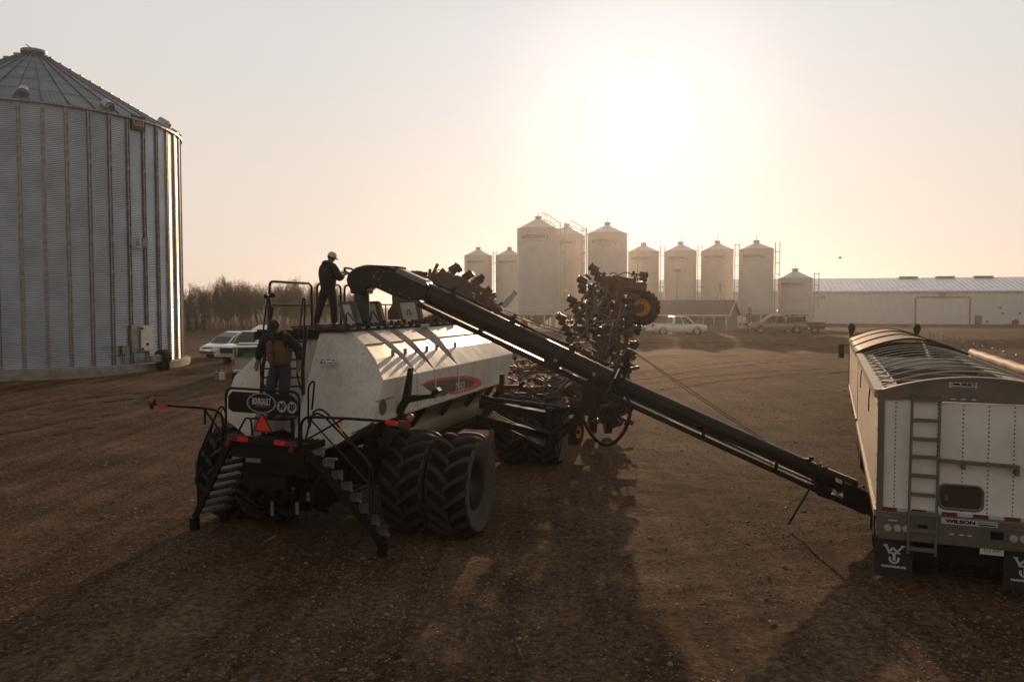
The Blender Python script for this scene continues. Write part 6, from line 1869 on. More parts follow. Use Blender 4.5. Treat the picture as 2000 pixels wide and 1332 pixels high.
def front_trailer():
    b0 = 10.55
    t = trailer_thing('grain_trailer', b0, 'front white grain trailer with its tan roof tarp closed', 'coupled grain trailers')
    L = 10.4
    for x, s in ((0, -1), (TW, 1)):
        b = MB(); b.box((x - s * .03, L / 2, 2.05), (.06, L - .02, 1.75)); b.build('side_wall', M_EMBOSS, t)
        b = MB(); b.box((x - s * .02, L / 2, 2.98), (.16, L, .12)); b.box((x + s * .012, L / 2, 1.16), (.05, L, .1)); b.build('top_rail', M_ALU, t)
    b = MB()
    for y in (.03, L - .03): b.box((TW / 2, y, 2.05), (TW - .12, .06, 1.75))
    b.build_each('end_wall', M_TRPANEL, t)
    b = MB(); rings = []
    n = 42
    for i in range(n + 1):
        y = L * i / n; f = abs(((i % 6) / 6) - .5) * 2
        rise = .40
        pk = []
        for k in range(17):
            x = -.05 + (TW + .1) * k / 16
            q = 1 - abs(2 * k / 16 - 1)
            pk.append((x, y, 3.02 + rise * (1 - abs(2 * k / 16 - 1) ** 1.7) - .02 * sin(pi * (i % 14) / 14) + .006 * sin(i * .7 + k * .5)))
        rings.append(pk)
    b.loft(rings, closed=False); tp = b.build('roof_tarp', M_TARP, t, smooth=60)
    sd = tp.modifiers.new('thick', 'SOLIDIFY'); sd.thickness = .02
    b = MB()
    for i in range(0, n + 1, 14):
        y = L * i / n
        b.tube([(-.05 + (TW + .1) * k / 16, y, 3.035 + .40 * (1 - abs(2 * k / 16 - 1) ** 1.7)) for k in range(17)], .024, 6)
    b.build_each('tarp_strap', M_BLACK, tp, smooth=50)
    b = MB()
    for k in range(8): b.tube([(TW + .1, .8 + k * 1.25, 3.1), (TW + .13, .8 + k * 1.25, 3.34), (TW + .05, .8 + k * 1.25, 3.38)], .014, 5)
    b.build_each('tarp_hook', M_GREYSTEEL, t)
    b = MB()
    for x in (.75, 1.85): b.box((x, L / 2, 1.05), (.12, L - .3, .2))
    for ya, yb, yc, yd in ((.1, 2.4, 2.6, 5.1), (5.2, 7.4, 7.6, 10.2)):
        b.add([(.08, ya, 1.6), (TW - .08, ya, 1.6), (TW / 2 + .4, yb, .7), (TW / 2 - .4, yb, .7), (.08, yd, 1.6), (TW - .08, yd, 1.6), (TW / 2 + .4, yc, .7), (TW / 2 - .4, yc, .7)], [(0, 1, 2, 3), (5, 4, 7, 6), (3, 2, 6, 7), (0, 3, 7, 4), (1, 5, 6, 2)])
    b.build('underframe', M_BLACK, t)
    for y in (-.9, .4, 1.7):
        for x in (.2, TW - .2): road_wheel(t, x, y)
front_trailer()
def truck():
    b0 = 21.2
    t = thing('semi_truck', TR_O + _tf * b0, 'dark semi truck with two upright exhaust stacks hidden ahead of the grain trailers', 'truck', rz=-TR_H)
    b = MB()
    b.loft([[(TW / 2 - w, y, z) for w, z in ((-.95, .9), (.95, .9), (.95, zt - .2), (.8, zt), (-.8, zt), (-.95, zt - .2))] for y, zt in ((2.0, 2.6), (2.1, 2.78), (3.7, 2.72), (4.0, 2.0), (6.2, 1.85), (6.4, 1.7))])
    b.build('cab', mat('dark_truck_paint', (.03, .03, .035), .3, coat=.4), t, bevel=.03)
    b = MB(); b.box((TW / 2, 2.2, .85), (.9, 7.2, .25)); b.box((TW / 2, 6.5, .7), (2.2, .3, .4)); b.build('chassis', M_BLACK, t)
    for i, a in enumerate((-.02, 2.38)):
        b = MB(); b.tube(round_path([(a + .1, 1.5, .9), (a + .1, 1.5, 3.1), (a + .1, 1.4, 3.25), (a + .1, 1.1, 3.45)], .2), [.075] * 0 or .085, 12); ex = b.build('exhaust_stack', M_CHROMEDARK, t, smooth=50)
        b = MB(); b.tube([(a + .1, 1.3, 3.22), (a + .1, 1.15, 3.42), (a + .1, 1.05, 3.54)], [.1, .15, .1], 12); b.build('stack_tip', M_BLACK, ex, smooth=50)
    for x in (-.28, TW + .28):
        b = MB(); b.box((x, 3.0, 2.35), (.22, .1, .6)); b.bar((x, 3.0, 2.6), (TW / 2 + (.9 if x > 1 else -.9), 3.0, 2.6), .03, .03); b.build('mirror', M_BLACK, t, bevel=.03)
    for y in (.3, 1.6):
        for x in (.25, TW - .25): road_wheel(t, x, y)
    for x in (.25, TW - .25): road_wheel(t, x, 5.4, dual=False)
M_CHROMEDARK = mat('sooty_chrome', (.2, .2, .2), .3, .9)
truck()
# ------------------------------------------------------------------ folded air drill (red) ahead of the cart
M_DRED = mat('faded_red_frame', (.10, .018, .012), .5, var=.35, scale=4, dirt=(.06, .042, .03), dirt_amt=.6, rvar=.12)
M_OPEN = mat('black_opener', (.008, .007, .0065), .36, dirt=(.08, .055, .035), dirt_amt=.5, rvar=.12)
M_PALEHOSE = mat('grey_air_hose', (.12, .10, .085), .55)
M_REDHOSE = mat('red_hose', (.2, .03, .02), .5)
DY = 26.0
DO = Vector((2.4, DY, 0))
DRILL = thing('air_drill', DO, 'folded red air drill with raised wings full of black seed openers', 'air drill')
class DB(MB):
    def build(s, name, m, parent=None, **k):
        s.v = [(x - DO.x, y - DO.y, z - DO.z) for x, y, z in s.v]
        return MB.build(s, name, m, parent or DRILL, **k)
def dp(px, py, dy=0.0): return at(px, py, DY + dy)
def opener_mesh(seed=0):
    """one seed opener lying along +X: packer roller head, ribbed body, bright rod, clamp"""
    b = MB(); rg = random.Random(seed)
    b.cyl((0, 0, 0), (.12, 0, 0), .085, .095, 10); b.cyl((.12, 0, 0), (.34, 0, 0), .075, .07, 10)
    for k in range(4): b.cyl((.14 + k * .055, 0, 0), (.165 + k * .055, 0, 0), .092, n=10)
    b.box((.2, 0, .09), (.26, .05, .05)); b.cyl((.05, .0, .0), (.05, .0, .14), .03, n=6); b.box((.1, .02, -.09), (.16, .04, .06))
    b.cyl((.34, 0, 0), (.62, 0, 0), .026, n=6); b.box((.56, 0, .03), (.1, .1, .13)); b.box((.44, .0, -.06), (.05, .09, .1))
    return b
OPEN0 = None
def opener(tip, dx, dz, dyd=0.0, s=1.0, roll=0.0):
    global OPEN0
    ex = Vector((dx, dyd, dz)).normalized(); ez = Vector((0, 0, 1)); ey = ez.cross(ex).normalized(); ez = ex.cross(ey)
    M = Matrix((ex, ey, ez)).transposed().to_4x4() @ Matrix.Rotation(roll, 4, 'X') @ Matrix.Scale(s, 4)
    M.translation = tip - DO
    if OPEN0 is None: OPEN0 = o = opener_mesh().build('seed_opener', M_OPEN, DRILL, smooth=40)
    else: o = OPEN0.copy(); col.objects.link(o); o.parent = DRILL
    o.matrix_local = M
    return o
def drill():
    rg = random.Random(21)
    # stepped groups of openers on the left of the right wing
    def row(pts, dx, dz, s=1.0, dyd=.1):
        for i, (px, py) in enumerate(pts):
            opener(dp(px, py, .25 * i - .2), dx, dz + rg.uniform(-.08, .08), dyd + rg.uniform(-.2, .2), s * (1 if i == 0 else .85), rg.uniform(-.4, .4))
    row([(1151, 519), (1155, 530), (1161, 541), (1166, 549)], .85, -.5)
    row([(1128, 543), (1130, 555), (1135, 566), (1140, 577), (1146, 587)], .86, -.5)
    row([(1108, 581), (1113, 593), (1118, 604), (1122, 615), (1127, 624)], .86, -.48)
    row([(1087, 616), (1092, 627), (1098, 637), (1103, 648), (1106, 659), (1110, 668)], .86, -.5)
    row([(1150, 560), (1157, 567), (1166, 557)], .9, -.3, .8)
    row([(1136, 597), (1146, 603), (1150, 611)], .9, -.3, .8)
    row([(1120, 640), (1128, 648), (1134, 655)], .9, -.25, .8)
    # openers on the right
    row([(1266, 538), (1264, 546), (1262, 555)], -.98, .03, .85)
    row([(1252, 643), (1250, 651)], -1, .06, .9)
    row([(1247, 671), (1244, 677), (1240, 690), (1243, 696), (1239, 714), (1243, 718)], -.98, -.1, .8)
    row([(1205, 795), (1208, 800), (1203, 786)], -.95, .2, .9)
    # frame tubes
    b = DB()
    for p, q, w in (((1186, 545), (1178, 790), .17), ((1206, 556), (1202, 800), .22), ((1222, 640), (1226, 740), .13), ((1176, 545), (1262, 562), .2), ((1182, 575), (1250, 580), .18), ((1180, 640), (1235, 655), .16), ((1186, 690), (1240, 700), .14),
                    ((1176, 548), (1120, 640), .10), ((1186, 590), (1112, 670), .09), ((1195, 745), (1235, 690), .1), ((1100, 690), (1190, 700), .14), ((1120, 725), (1190, 715), .14)):
        b.bar(dp(*p), dp(*q), w, w * 1.1, up=(0, 1, 0))
    for k in range(34):
        y = rg.uniform(560, 735); x = rg.uniform(1150 - max(0, y - 600) * .25, 1226); q = (x + rg.choice((-1, 1)) * rg.uniform(4, 26), y + rg.uniform(6, 40))
        b.bar(dp(x, y, rg.uniform(0, .8)), dp(*q, rg.uniform(0, .8)), rg.uniform(.08, .17), .12, up=(0, 1, 0))
    b.build('wing_frame', M_DRED)
    b = DB()
    for p, q, w in (((1196, 548), (1240, 556), .34), ((1194, 563), (1248, 572), .3), ((1200, 590), (1250, 604), .34), ((1205, 625), (1240, 622), .3), ((1183, 600), (1181, 700), .2), ((1210, 760), (1180, 800), .3)):
        b.bar(dp(*p, .3), dp(*q, .3), w, w * .8, up=(0, 1, 0))
    b.build_each('wing_box', mat('brown_black_steel', (.03, .018, .013), .55, var=.3))
    # round manifold towers, hoses
    b = DB(); b.cyl(dp(1182, 540, .2), dp(1180, 575, .2), .24, n=14); b.cyl(dp(1168, 690, .3), dp(1168, 640, .3), .16, n=12)
    b.build_each('manifold', mat('brown_manifold', (.07, .035, .025), .6), smooth=40)
    b = DB()
    for k in range(26):
        x0, y0 = rg.uniform(1110, 1215), rg.uniform(545, 720); x1, y1 = x0 + rg.uniform(-45, 45), y0 + rg.uniform(20, 75)
        m = ((x0 + x1) / 2 + rg.uniform(-25, 25), (y0 + y1) / 2 + rg.uniform(-5, 25))
        b.tube(round_path([dp(x0, y0, -.4), dp(*m, -.6), dp(x1, y1, -.3)], 1.5, 7), .026, 6)
    for pts in (((1144, 605), (1148, 640), (1147, 660)), ((1185, 575), (1160, 600), (1153, 625), (1170, 630), (1210, 625)), ((1195, 630), (1190, 670), (1178, 700)), ((1122, 640), (1126, 665), (1124, 680))):
        b.tube(round_path([dp(x, y, -.7) for x, y in pts], .8, 7), .034, 6)
    b.build('air_hose', M_PALEHOSE, smooth=60)
    b = DB()
    for pts in (((1205, 540), (1222, 530), (1240, 540)), ((1190, 536), (1200, 532), (1206, 538)), ((1232, 540), (1240, 535), (1252, 539))): b.tube(round_path([dp(x, y) for x, y in pts], .5, 6), .02, 6)
    for k in range(10):
        x0, y0 = rg.uniform(1150, 1235), rg.uniform(640, 740); b.tube(round_path([dp(x0, y0, -.5), dp(x0 + rg.uniform(-15, 15), y0 + 18, -.6), dp(x0 + rg.uniform(-25, 25), y0 + 30, -.5)], .5, 5), .017, 5)
    b.build_each('hydraulic_hose', M_REDHOSE, smooth=60)
    # cluttered fittings: cylinders, clamps, towers
    b = DB()
    for k in range(260):
        x, y = min(1226, max(1128, rg.gauss(1184, 29))), rg.uniform(545, 830)
        if y > 740 and x < 1160: x += 30
        p = dp(x, y, rg.uniform(-.4, .5)); a = rg.uniform(-1, 1)
        if rg.random() < .5: b.bar(p, p + Vector((cos(a), rg.uniform(-.3, .3), sin(a))) * rg.uniform(.15, .4), rg.uniform(.05, .1), rg.uniform(.05, .1))
        else: b.cyl(p, p + Vector((rg.uniform(-.2, .2), rg.uniform(-.2, .2), rg.uniform(-.2, .2))), rg.uniform(.04, .09), n=8)
    for x, y in ((1210, 795), (1190, 808), (1200, 818), (1180, 812)): b.cyl(dp(x, y, -.2), dp(x + 6, y + 3, .2), .22, n=16)
    tag(b.build('opener_fittings', M_OPEN, smooth=40), kind='stuff')
    b = DB()
    for k in range(30):
        x, y = min(1222, max(1105, rg.gauss(1175, 34))), rg.uniform(560, 740); p = dp(x, y, -.5); b.box(p, (rg.uniform(.03, .12), .05, rg.uniform(.02, .06)))
    b.bar(dp(1151, 662, -.6), dp(1168, 671, -.6), .05, .05); b.bar(dp(1152, 678, -.6), dp(1167, 687, -.6), .05, .05)
    tag(b.build('bright_fitting', M_CHROME), kind='stuff')
    b = DB(); b.bar(dp(1179, 800, -.8), dp(1172, 655, -.8), .2, .2, up=(0, 1, 0)); b.build('wing_rest', M_OPEN)
    # big gauge wheel with a yellow centre
    def gauge(px, py, r, ax, name='gauge_wheel', yoff=0.0):
        c = dp(px, py, yoff); t = MB()
        w = .42
        t.lathe([(r * .5, -w * .4), (r * .8, -w * .5), (r * .95, -w * .42), (r, -w * .2), (r, w * .2), (r * .95, w * .42), (r * .8, w * .5), (r * .5, w * .4)], 30, axis='y')
        for k in range(22):
            a = 2 * pi * k / 22
            for s in (-1, 1): t.box((r * cos(a + s * .05), s * w * .24, r * sin(a + s * .05)), (.07, w * .44, .06), Matrix.Rotation(-a, 3, 'Y'))
        o = t.build(name, M_RUBBER, DRILL, smooth=40, loc=c - DO, rot=(0, 0, ax))
        g = MB(); g.lathe([(r * .52, -w * .44), (r * .50, -w * .36), (r * .42, -w * .2), (r * .3, -w * .12), (r * .16, -w * .14), (.0, -w * .16)], 26, axis='y'); rm = g.build('rim', M_YELLOW, o, smooth=40)
        g = MB(); g.cyl((0, -w * .5, 0), (0, -w * .1, 0), r * .16, n=12)
        for k in range(6): g.cyl((r * .24 * cos(k), -w * .2, r * .24 * sin(k)), (r * .24 * cos(k), -w * .1, r * .24 * sin(k)), .03, n=6)
        g.build('hub', M_OPEN, rm, smooth=40)
    gauge(1254, 601, .56, radians(-14), yoff=.1)
    b = DB(); b.bar(dp(1215, 603, -.15), dp(1257, 600, -.15), .16, .2); b.bar(dp(1213, 612, -.15), dp(1252, 607, -.15), .1, .12); b.build('wheel_fork', M_OPEN)
    gauge(1120, 843, .38, radians(62), yoff=-1.3)
    # left wing, further off
    L = 2.5
    def row2(pts, dx, dz, s):
        for i, (px, py) in enumerate(pts): opener(dp(px, py, L + .2 * i), dx + rg.uniform(-.1, .1), dz + rg.uniform(-.1, .1), rg.uniform(-.3, .3), s, rg.uniform(-1, 1))
    row2([(901, 521), (896, 519), (925, 534), (921, 533), (945, 541), (940, 545), (959, 563), (956, 568), (960, 572), (967, 586), (963, 592), (969, 590)], -.78, -.42, 1.15)
    row2([(802, 533), (812, 533), (822, 535)], .98, -.15, .7)
    b = DB()
    for p, q, w in (((838, 545), (960, 605), .22), ((845, 560), (935, 600), .2), ((875, 535), (900, 580), .16), ((905, 545), (950, 590), .16), ((800, 534), (850, 545), .1), ((820, 545), (845, 552), .08), ((930, 570), (945, 620), .12)):
        b.bar(dp(p[0], p[1], L), dp(q[0], q[1], L), w, w, up=(0, 1, 0))
    foot = Vector((dp(985, 700, L).x, DY + L, .3))
    for p in ((900, 575), (935, 600)): b.bar(dp(p[0], p[1], L), foot + Vector((0, 0, .6)), .2, .2, up=(0, 1, 0))
    b.bar(dp(945, 590, L), foot, .24, .24, up=(0, 1, 0)); b.bar(foot + Vector((0, 0, .5)), dp(1100, 745, L), .22, .22, up=(0, 1, 0)); b.box(foot + Vector((0, 0, -.15)), (.6, .6, .4))
    b.build('wing_frame', M_DRED)
    b = DB()
    for px, py, r in ((854, 548, .28), (872, 547, .28), (892, 552, .26), (905, 560, .26)): b.cyl(dp(px, py, L - .15), dp(px, py, L + .2), r, n=20)
    for k in range(150):
        x = rg.uniform(836, 966); y = 538 + (x - 840) * .42 + rg.uniform(-10, 46); p = dp(x, y, L + rg.uniform(-.4, .4)); a = rg.uniform(-1.5, 1.5)
        b.bar(p, p + Vector((cos(a), 0, sin(a))) * rg.uniform(.2, .5), rg.uniform(.06, .14), .1)
    tag(b.build('opener_fittings', mat('brown_black_opener', (.05, .028, .02), .55), smooth=40), kind='stuff')
    b = DB()
    for k in range(12):
        x = rg.uniform(845, 945); y = 528 + (x - 840) * .42; b.tube(round_path([dp(x, y + 8, L), dp(x + 12, y - 8, L), dp(x + 22, y + 16, L)], .6, 6), .016, 5)
    b.build_each('hydraulic_hose', M_REDHOSE, smooth=60)
    # centre frame, low between the cart and the wings
    b = DB()
    for k in range(26):
        x, y = rg.uniform(985, 1165), rg.uniform(695, 800); p = dp(x, y, rg.uniform(-1.5, .4)); a = rg.choice((0, 0, .2, -.2, pi / 2, .6))
        b.bar(p, p + Vector((cos(a), rg.uniform(-.6, .6), sin(a))) * rg.uniform(.5, 1.4), rg.uniform(.08, .16), .12)
    b.bar(dp(985, 760), dp(1200, 770), .25, .25); b.bar(dp(990, 720, .8), dp(1195, 730, .8), .2, .2); b.bar(dp(1118, 750, -.6), dp(1145, 800, -.6), .5, .5); b.box(dp(1128, 775, -.4), (.5, .4, .8))
    b.build('centre_frame', M_DRED)
    b = DB()
    for k in range(34):
        x, y = rg.uniform(990, 1155), rg.uniform(700, 785); dx = rg.uniform(20, 60)
        b.tube(round_path([dp(x, y, -1.2), dp(x + dx * .5, y + rg.uniform(10, 30), -1.5), dp(x + dx, y + rg.uniform(-15, 12), -1.2)], 1, 6), rg.choice((.02, .03)), 6)
    for pts in (((1050, 740), (1075, 752), (1100, 745), (1116, 722)), ((1000, 765), (1040, 778), (1080, 772), (1118, 735)), ((1006, 705), (1012, 716), (1020, 722), (1040, 718))):
        b.tube(round_path([dp(x, y, -1.6) for x, y in pts], 1, 7), .035, 7)
    b.build('air_hose', M_PALEHOSE, smooth=60)
    b = DB()
    for k in range(130):
        x, y = rg.uniform(985, 1165), rg.uniform(690, 815); p = dp(x, y, rg.uniform(-1.2, .8)); b.bar(p, p + Vector((rg.uniform(-1, 1), rg.uniform(-.5, .5), rg.uniform(-.6, .6))) * .35, rg.uniform(.05, .12), rg.uniform(.05, .12))
    for x in (1000, 1035, 1070, 1150, 1180): b.cyl(dp(x, 822, .3), dp(x + 14, 822, .3), .42, n=20)
    tag(b.build('opener_fittings', M_OPEN, smooth=40), kind='stuff')
    b = DB()
    for k in range(26):
        x, y = rg.uniform(990, 1160), rg.uniform(700, 790); b.box(dp(x, y, -1.6), (rg.uniform(.03, .14), .05, rg.uniform(.02, .06)))
    tag(b.build('bright_fitting', M_CHROME), kind='stuff')
    for x, r in ((1012, .45), (1062, .45)): gauge(x, 800, r, radians(70), yoff=1.6)
drill()

# ------------------------------------------------------------------ people
M_SKIN = mat('skin', (.17, .09, .058), .55)
M_JKT = mat('black_jacket', (.006, .0055, .0055), .8, var=.3, scale=8, bump=.3, bscale=18)
M_JEAN = mat('blue_jeans', (.02, .022, .03), .85, var=.25, scale=10, bump=.2, bscale=25)
M_JEAND = mat('dark_trousers', (.01, .011, .015), .85, var=.25, scale=10, bump=.2, bscale=25)
M_VEST = mat('tan_vest', (.13, .066, .034), .8, var=.2, scale=9, bump=.4, bscale=14)
M_BOOT = mat('dark_boot', (.03, .022, .017), .7)
M_CAPW = mat('grey_cap', (.5, .5, .5), .7)
M_CAPD = mat('dark_cap', (.02, .017, .016), .8)
M_HAIR = mat('brown_hair', (.035, .022, .015), .8)
def skin_mesh(verts, edges, radii, root=0, sub=2, flat=1.0):
    me = bpy.data.meshes.new('figure'); me.from_pydata([tuple(v) for v in verts], edges, [])
    o = bpy.data.objects.new('figure', me); col.objects.link(o)
    o.modifiers.new('skin', 'SKIN').use_smooth_shade = True
    if not me.skin_vertices:
        bpy.context.view_layer.objects.active = o
        bm = bmesh.new(); bm.from_mesh(me); bm.verts.layers.skin.verify(); bm.to_mesh(me); bm.free()
    for i, sv in enumerate(me.skin_vertices[0].data):
        r = radii[i]; sv.radius = r if isinstance(r, tuple) else (r, r); sv.use_root = (i == root)
    ss = o.modifiers.new('sub', 'SUBSURF'); ss.levels = sub; ss.render_levels = sub
    dg = bpy.context.evaluated_depsgraph_get(); dg.update()
    out = bpy.data.meshes.new_from_object(o.evaluated_get(dg))
    bpy.data.objects.remove(o); bpy.data.meshes.remove(me)
    return out
class SK:
    def __init__(s): s.v, s.e, s.r = [], [], []
    def add(s, p, r, link=None):
        s.v.append(Vector(p)); s.r.append(r)
        if link is not None: s.e.append((link, len(s.v) - 1))
        return len(s.v) - 1
    def build(s, name, m, parent, sub=2):
        me = skin_mesh(s.v, s.e, s.r, 0, sub); me.name = name; me.materials.clear(); me.materials.append(m)
        for p in me.polygons: p.use_smooth = True
        o = bpy.data.objects.new(name, me); col.objects.link(o); o.parent = parent
        return o
def person(loc, head, label, J, cap, jacket, jean, scale=1.0, vest=None, bulk=1.0, hood=True):
    """J: joints in metres, x right, y forward, z up"""
    t = thing('person', loc, label, 'person', rz=-head); t.scale = (scale,) * 3
    V = {k: Vector(v) for k, v in J.items()}
    b = SK()
    pel = b.add(V['pelvis'], (.13, .10)); wai = b.add(V['waist'], (.125, .095), pel); che = b.add(V['chest'], (.15, .105), wai); nek = b.add(V['neck'], .058, che)
    hb = b.add(V['head'] + Vector((0, -.01, -.06)), (.066, .078), nek); hm = b.add(V['head'], (.074, .09), hb); ht = b.add(V['head'] + Vector((0, -.005, .075)), (.068, .08), hm)
    for s in 'lr':
        q = 1 if s == 'r' else -1
        sh = b.add(V['sh' + s], .068, che); el = b.add(V['el' + s], .05, sh); wr = b.add(V['wr' + s], .031, el)
        hd = V['ha' + s]; d = (hd - V['wr' + s]).normalized()
        pm = b.add(V['wr' + s].lerp(hd, .6), (.036, .02), wr); pk = b.add(hd, (.038, .016), pm)
        side = d.cross(Vector((0, 1, .2))).normalized()
        for k in range(4):
            o = side * (.027 - .018 * k); L = (.036, .042, .04, .032)[k]
            cu = V.get('cu' + s, Vector((0, .6, -.3)))
            f0 = b.add(hd + o + d * .022, .0095, pk); f1 = b.add(hd + o + d * (.022 + L) + cu * .012, .009, f0); b.add(hd + o + d * (.02 + L * 1.25) + cu * .04, .008, f1)
        t0 = b.add(V['wr' + s].lerp(hd, .7) + side * .045, .011, pm); b.add(V['wr' + s].lerp(hd, .7) + side * .06 + d * .045, .0095, t0)
        hp = b.add(V['hip' + s], .088, pel); kn = b.add(V['kn' + s], .058, hp); an = b.add(V['an' + s], .04, kn); b.add(V['to' + s], .035, an)
    body = b.build('body', M_SKIN, t)
    # face details grown on the head
    h = V['head']; fd = V.get('face', Vector((0, 1, 0))).normalized(); rt = fd.cross(Vector((0, 0, 1))).normalized(); up = rt.cross(fd)
    g = MB(); g.loft([[h + fd * .085 + up * .03 + rt * x for x in (-.008, .008)] + [h + fd * .08 + up * .03], [h + fd * .118 - up * .02 + rt * x for x in (-.015, .015)] + [h + fd * .08 - up * .025]]); g.build('nose', M_SKIN, body, smooth=60)
    for s in (-1, 1):
        g = MB(); g.ball(h + rt * s * .078 - fd * .005, .03, 8, 6, (.35, .6, 1)); g.build('ear', M_SKIN, body, smooth=60)
        g = MB(); g.ball(h + rt * s * .03 + fd * .083 + up * .022, .011, 8, 6); g.build('eye', M_CAPD, body, smooth=60)
    g = MB(); g.box(h + fd * .086 - up * .05, (.045, .012, .008)); g.build('mouth', mat('lip', (.2, .08, .06), .6), body)
    g = MB(); g.ball(h - fd * .012 + up * .03, .098, 14, 8, (.84, 1.0, .85)); 
    g.v = [v for v in g.v]; g.build('hair', M_HAIR, body, smooth=60)
    # clothes
    c = SK()
    K = bulk; a0 = c.add(V['pelvis'] + Vector((0, 0, -.15)), (.175 * K, .15 * K)); a1 = c.add(V['waist'], (.185 * K, .15 * K), a0); a2 = c.add(V['chest'], (.2 * K, .155 * K), a1); a3 = c.add(V['chest'].lerp(V['neck'], .62), (.13 * K, .115 * K), a2); c.add(V['neck'] + Vector((0, -.02, .0)), .085, a3)
    for s in 'lr':
        e0 = c.add(V['sh' + s], .098 * K, a2); e1 = c.add(V['el' + s], .082 * K, e0); c.add(V['wr' + s].lerp(V['el' + s], .12), .056, e1)
    jk = c.build('jacket', jacket, t)
    if hood:
        g = MB(); g.ball(V['neck'] + Vector((0, -.085, -.005)), .12, 12, 8, (1.15, .75, .62)); g.build('hood', jacket, jk, smooth=60)
    if vest:
        c = SK(); b0 = c.add(V['pelvis'] + Vector((0, .012, -.06)), (.225, .185)); b1 = c.add(V['waist'] + Vector((0, .01, 0)), (.245, .205), b0); b2 = c.add(V['chest'] + Vector((0, .012, -.02)), (.25, .212), b1); c.add(V['chest'].lerp(V['neck'], .66) + Vector((0, .03, 0)), (.19, .165), b2)
        v = c.build('vest', vest, t)
        g = MB(); f = V['chest'].lerp(V['neck'], .4)
        g.add([f + Vector((-.06, .175, .06)), f + Vector((.06, .175, .06)), f + Vector((0, .22, -.08))], [(0, 2, 1)]); g.box(V['chest'] + Vector((-.08, .225, .02)), (.1, .02, .015)); g.build('collar', M_CAPD, v)
        for x in (.0,): MB().box(V['waist'].lerp(V['chest'], .5) + Vector((0, .215, -.02)), (.012, .02, .42)).build('zip', M_CAPD, v)
    c = SK(); w0 = c.add(V['waist'] + Vector((0, 0, .02)), (.15, .12)); p = c.add(V['pelvis'] + Vector((0, 0, .0)), (.168, .138), w0)
    for s in 'lr':
        h0 = c.add(V['hip' + s] + Vector((0, 0, -.04)), .122, p); k0 = c.add(V['kn' + s], .094, h0); c.add(V['an' + s] + Vector((0, 0, .02)), .08, k0)
    c.build('trousers', jean, t)
    for s in 'lr':
        c = SK(); q = c.add(V['an' + s] + Vector((0, -.015, .06)), .07); q1 = c.add(V['an' + s] + Vector((0, -.03, -.04)), .066, q); c.add(V['an' + s].lerp(V['to' + s], .6) + Vector((0, 0, -.01)), (.066, .06), q1); c.add(V['to' + s] + (V['to' + s] - V['an' + s]) * .25, (.058, .048), len(c.v) - 1)
        c.build('boot', M_BOOT, t)
    # cap with a peak
    g = MB(); M = Matrix((rt, fd, up)).transposed().to_4x4(); M.translation = h + up * .035
    g.M = M; g.lathe([(.104, 0), (.106, .03), (.096, .07), (.07, .102), (.03, .116), (.0, .118)], 20)
    for v_ in range(len(g.v)): pass
    cp = g.build('cap', cap, t, smooth=60)
    g = MB(M); n = 9
    vs = []
    for i in range(n + 1):
        a = radians(-62 + 124 * i / n)
        vs.append((.1 * sin(a), .1 * cos(a), .012)); vs.append((.1 * sin(a) * 1.0, .1 * cos(a) + .085 * cos(a) ** .6 * 1.0, -.012 * abs(sin(a)) - .005))
    g.add(vs, [(2 * i, 2 * i + 1, 2 * i + 3, 2 * i + 2) for i in range(n)])
    pk = g.build('peak', M_CAPD, cp, smooth=60); sd = pk.modifiers.new('t', 'SOLIDIFY'); sd.thickness = .006
    return t
def people():
    # on the top deck, side on, both hands on the guide handle
    P = cw(-1.0, 1.72, 3.812)
    J = dict(pelvis=(0, 0, .96), waist=(0, .0, 1.12), chest=(0, .01, 1.36), neck=(0, .04, 1.53), head=(0, .10, 1.655), face=(.72, .55, -.42),
             shl=(-.19, .03, 1.45), shr=(.19, .03, 1.45), ell=(-.24, .18, 1.18), elr=(.33, .10, 1.15), wrl=(-.02, .36, 1.29), wrr=(.22, .29, 1.25), hal=(.05, .40, 1.315), har=(.27, .35, 1.28),
             cul=(.6, .4, -.6), cur=(-.6, .4, -.6),
             hipl=(-.10, -.03, .90), hipr=(.10, .02, .90), knl=(-.13, -.14, .50), knr=(.12, .08, .50), anl=(-.15, -.25, .09), anr=(.12, .09, .09), tol=(-.15, -.12, .045), tor=(.13, .23, .045))
    person(P, radians(42), 'man in a dark jacket and pale cap standing on top of the seeder cart', J, M_CAPW, M_JKT, M_JEAND, .935, bulk=1.2, hood=True)
    # climbing down, facing the camera, hands on both rails
    P = cw(-.06, -1.72, 2.32)
    hl, hr = cb(589, 700, -1.55), cb(514, 698, -1.55)
    J = dict(pelvis=(0, -.04, .95), waist=(0, -.02, 1.10), chest=(0, .03, 1.34), neck=(0, .08, 1.50), head=(0, .16, 1.60), face=(0.05, .8, -.42),
             shl=(-.2, .04, 1.43), shr=(.2, .04, 1.43), ell=(-.36, -.02, 1.22), elr=(.37, -.02, 1.22), wrl=(-.40, .04, .99), wrr=(.41, .04, .99), hal=(-.395, .06, .90), har=(.405, .06, .90),
             cul=(.3, .8, .2), cur=(-.3, .8, .2),
             hipl=(-.10, -.03, .90), hipr=(.10, -.03, .90), knl=(-.12, .07, .50), knr=(.13, .10, .52), anl=(-.12, -.02, .09), anr=(.14, .02, .09), tol=(-.13, .12, .045), tor=(.15, .16, .045))
    person(P, radians(180 + 12), 'man in tan vest and blue jeans coming down the seeder cart ladder', J, M_CAPD, M_JKT, M_JEAN, 1.0, bulk=1.1, vest=M_VEST, hood=True)
    b = MB()
    b.box((-.25, -1.62, 2.305), (.72, .34, .03)); b.box((-.55, -1.5, 2.12), (.05, .05, .38)); b.box((.05, -1.5, 2.12), (.05, .05, .38)); b.build('ladder_step', M_BLACK, CART)
people()

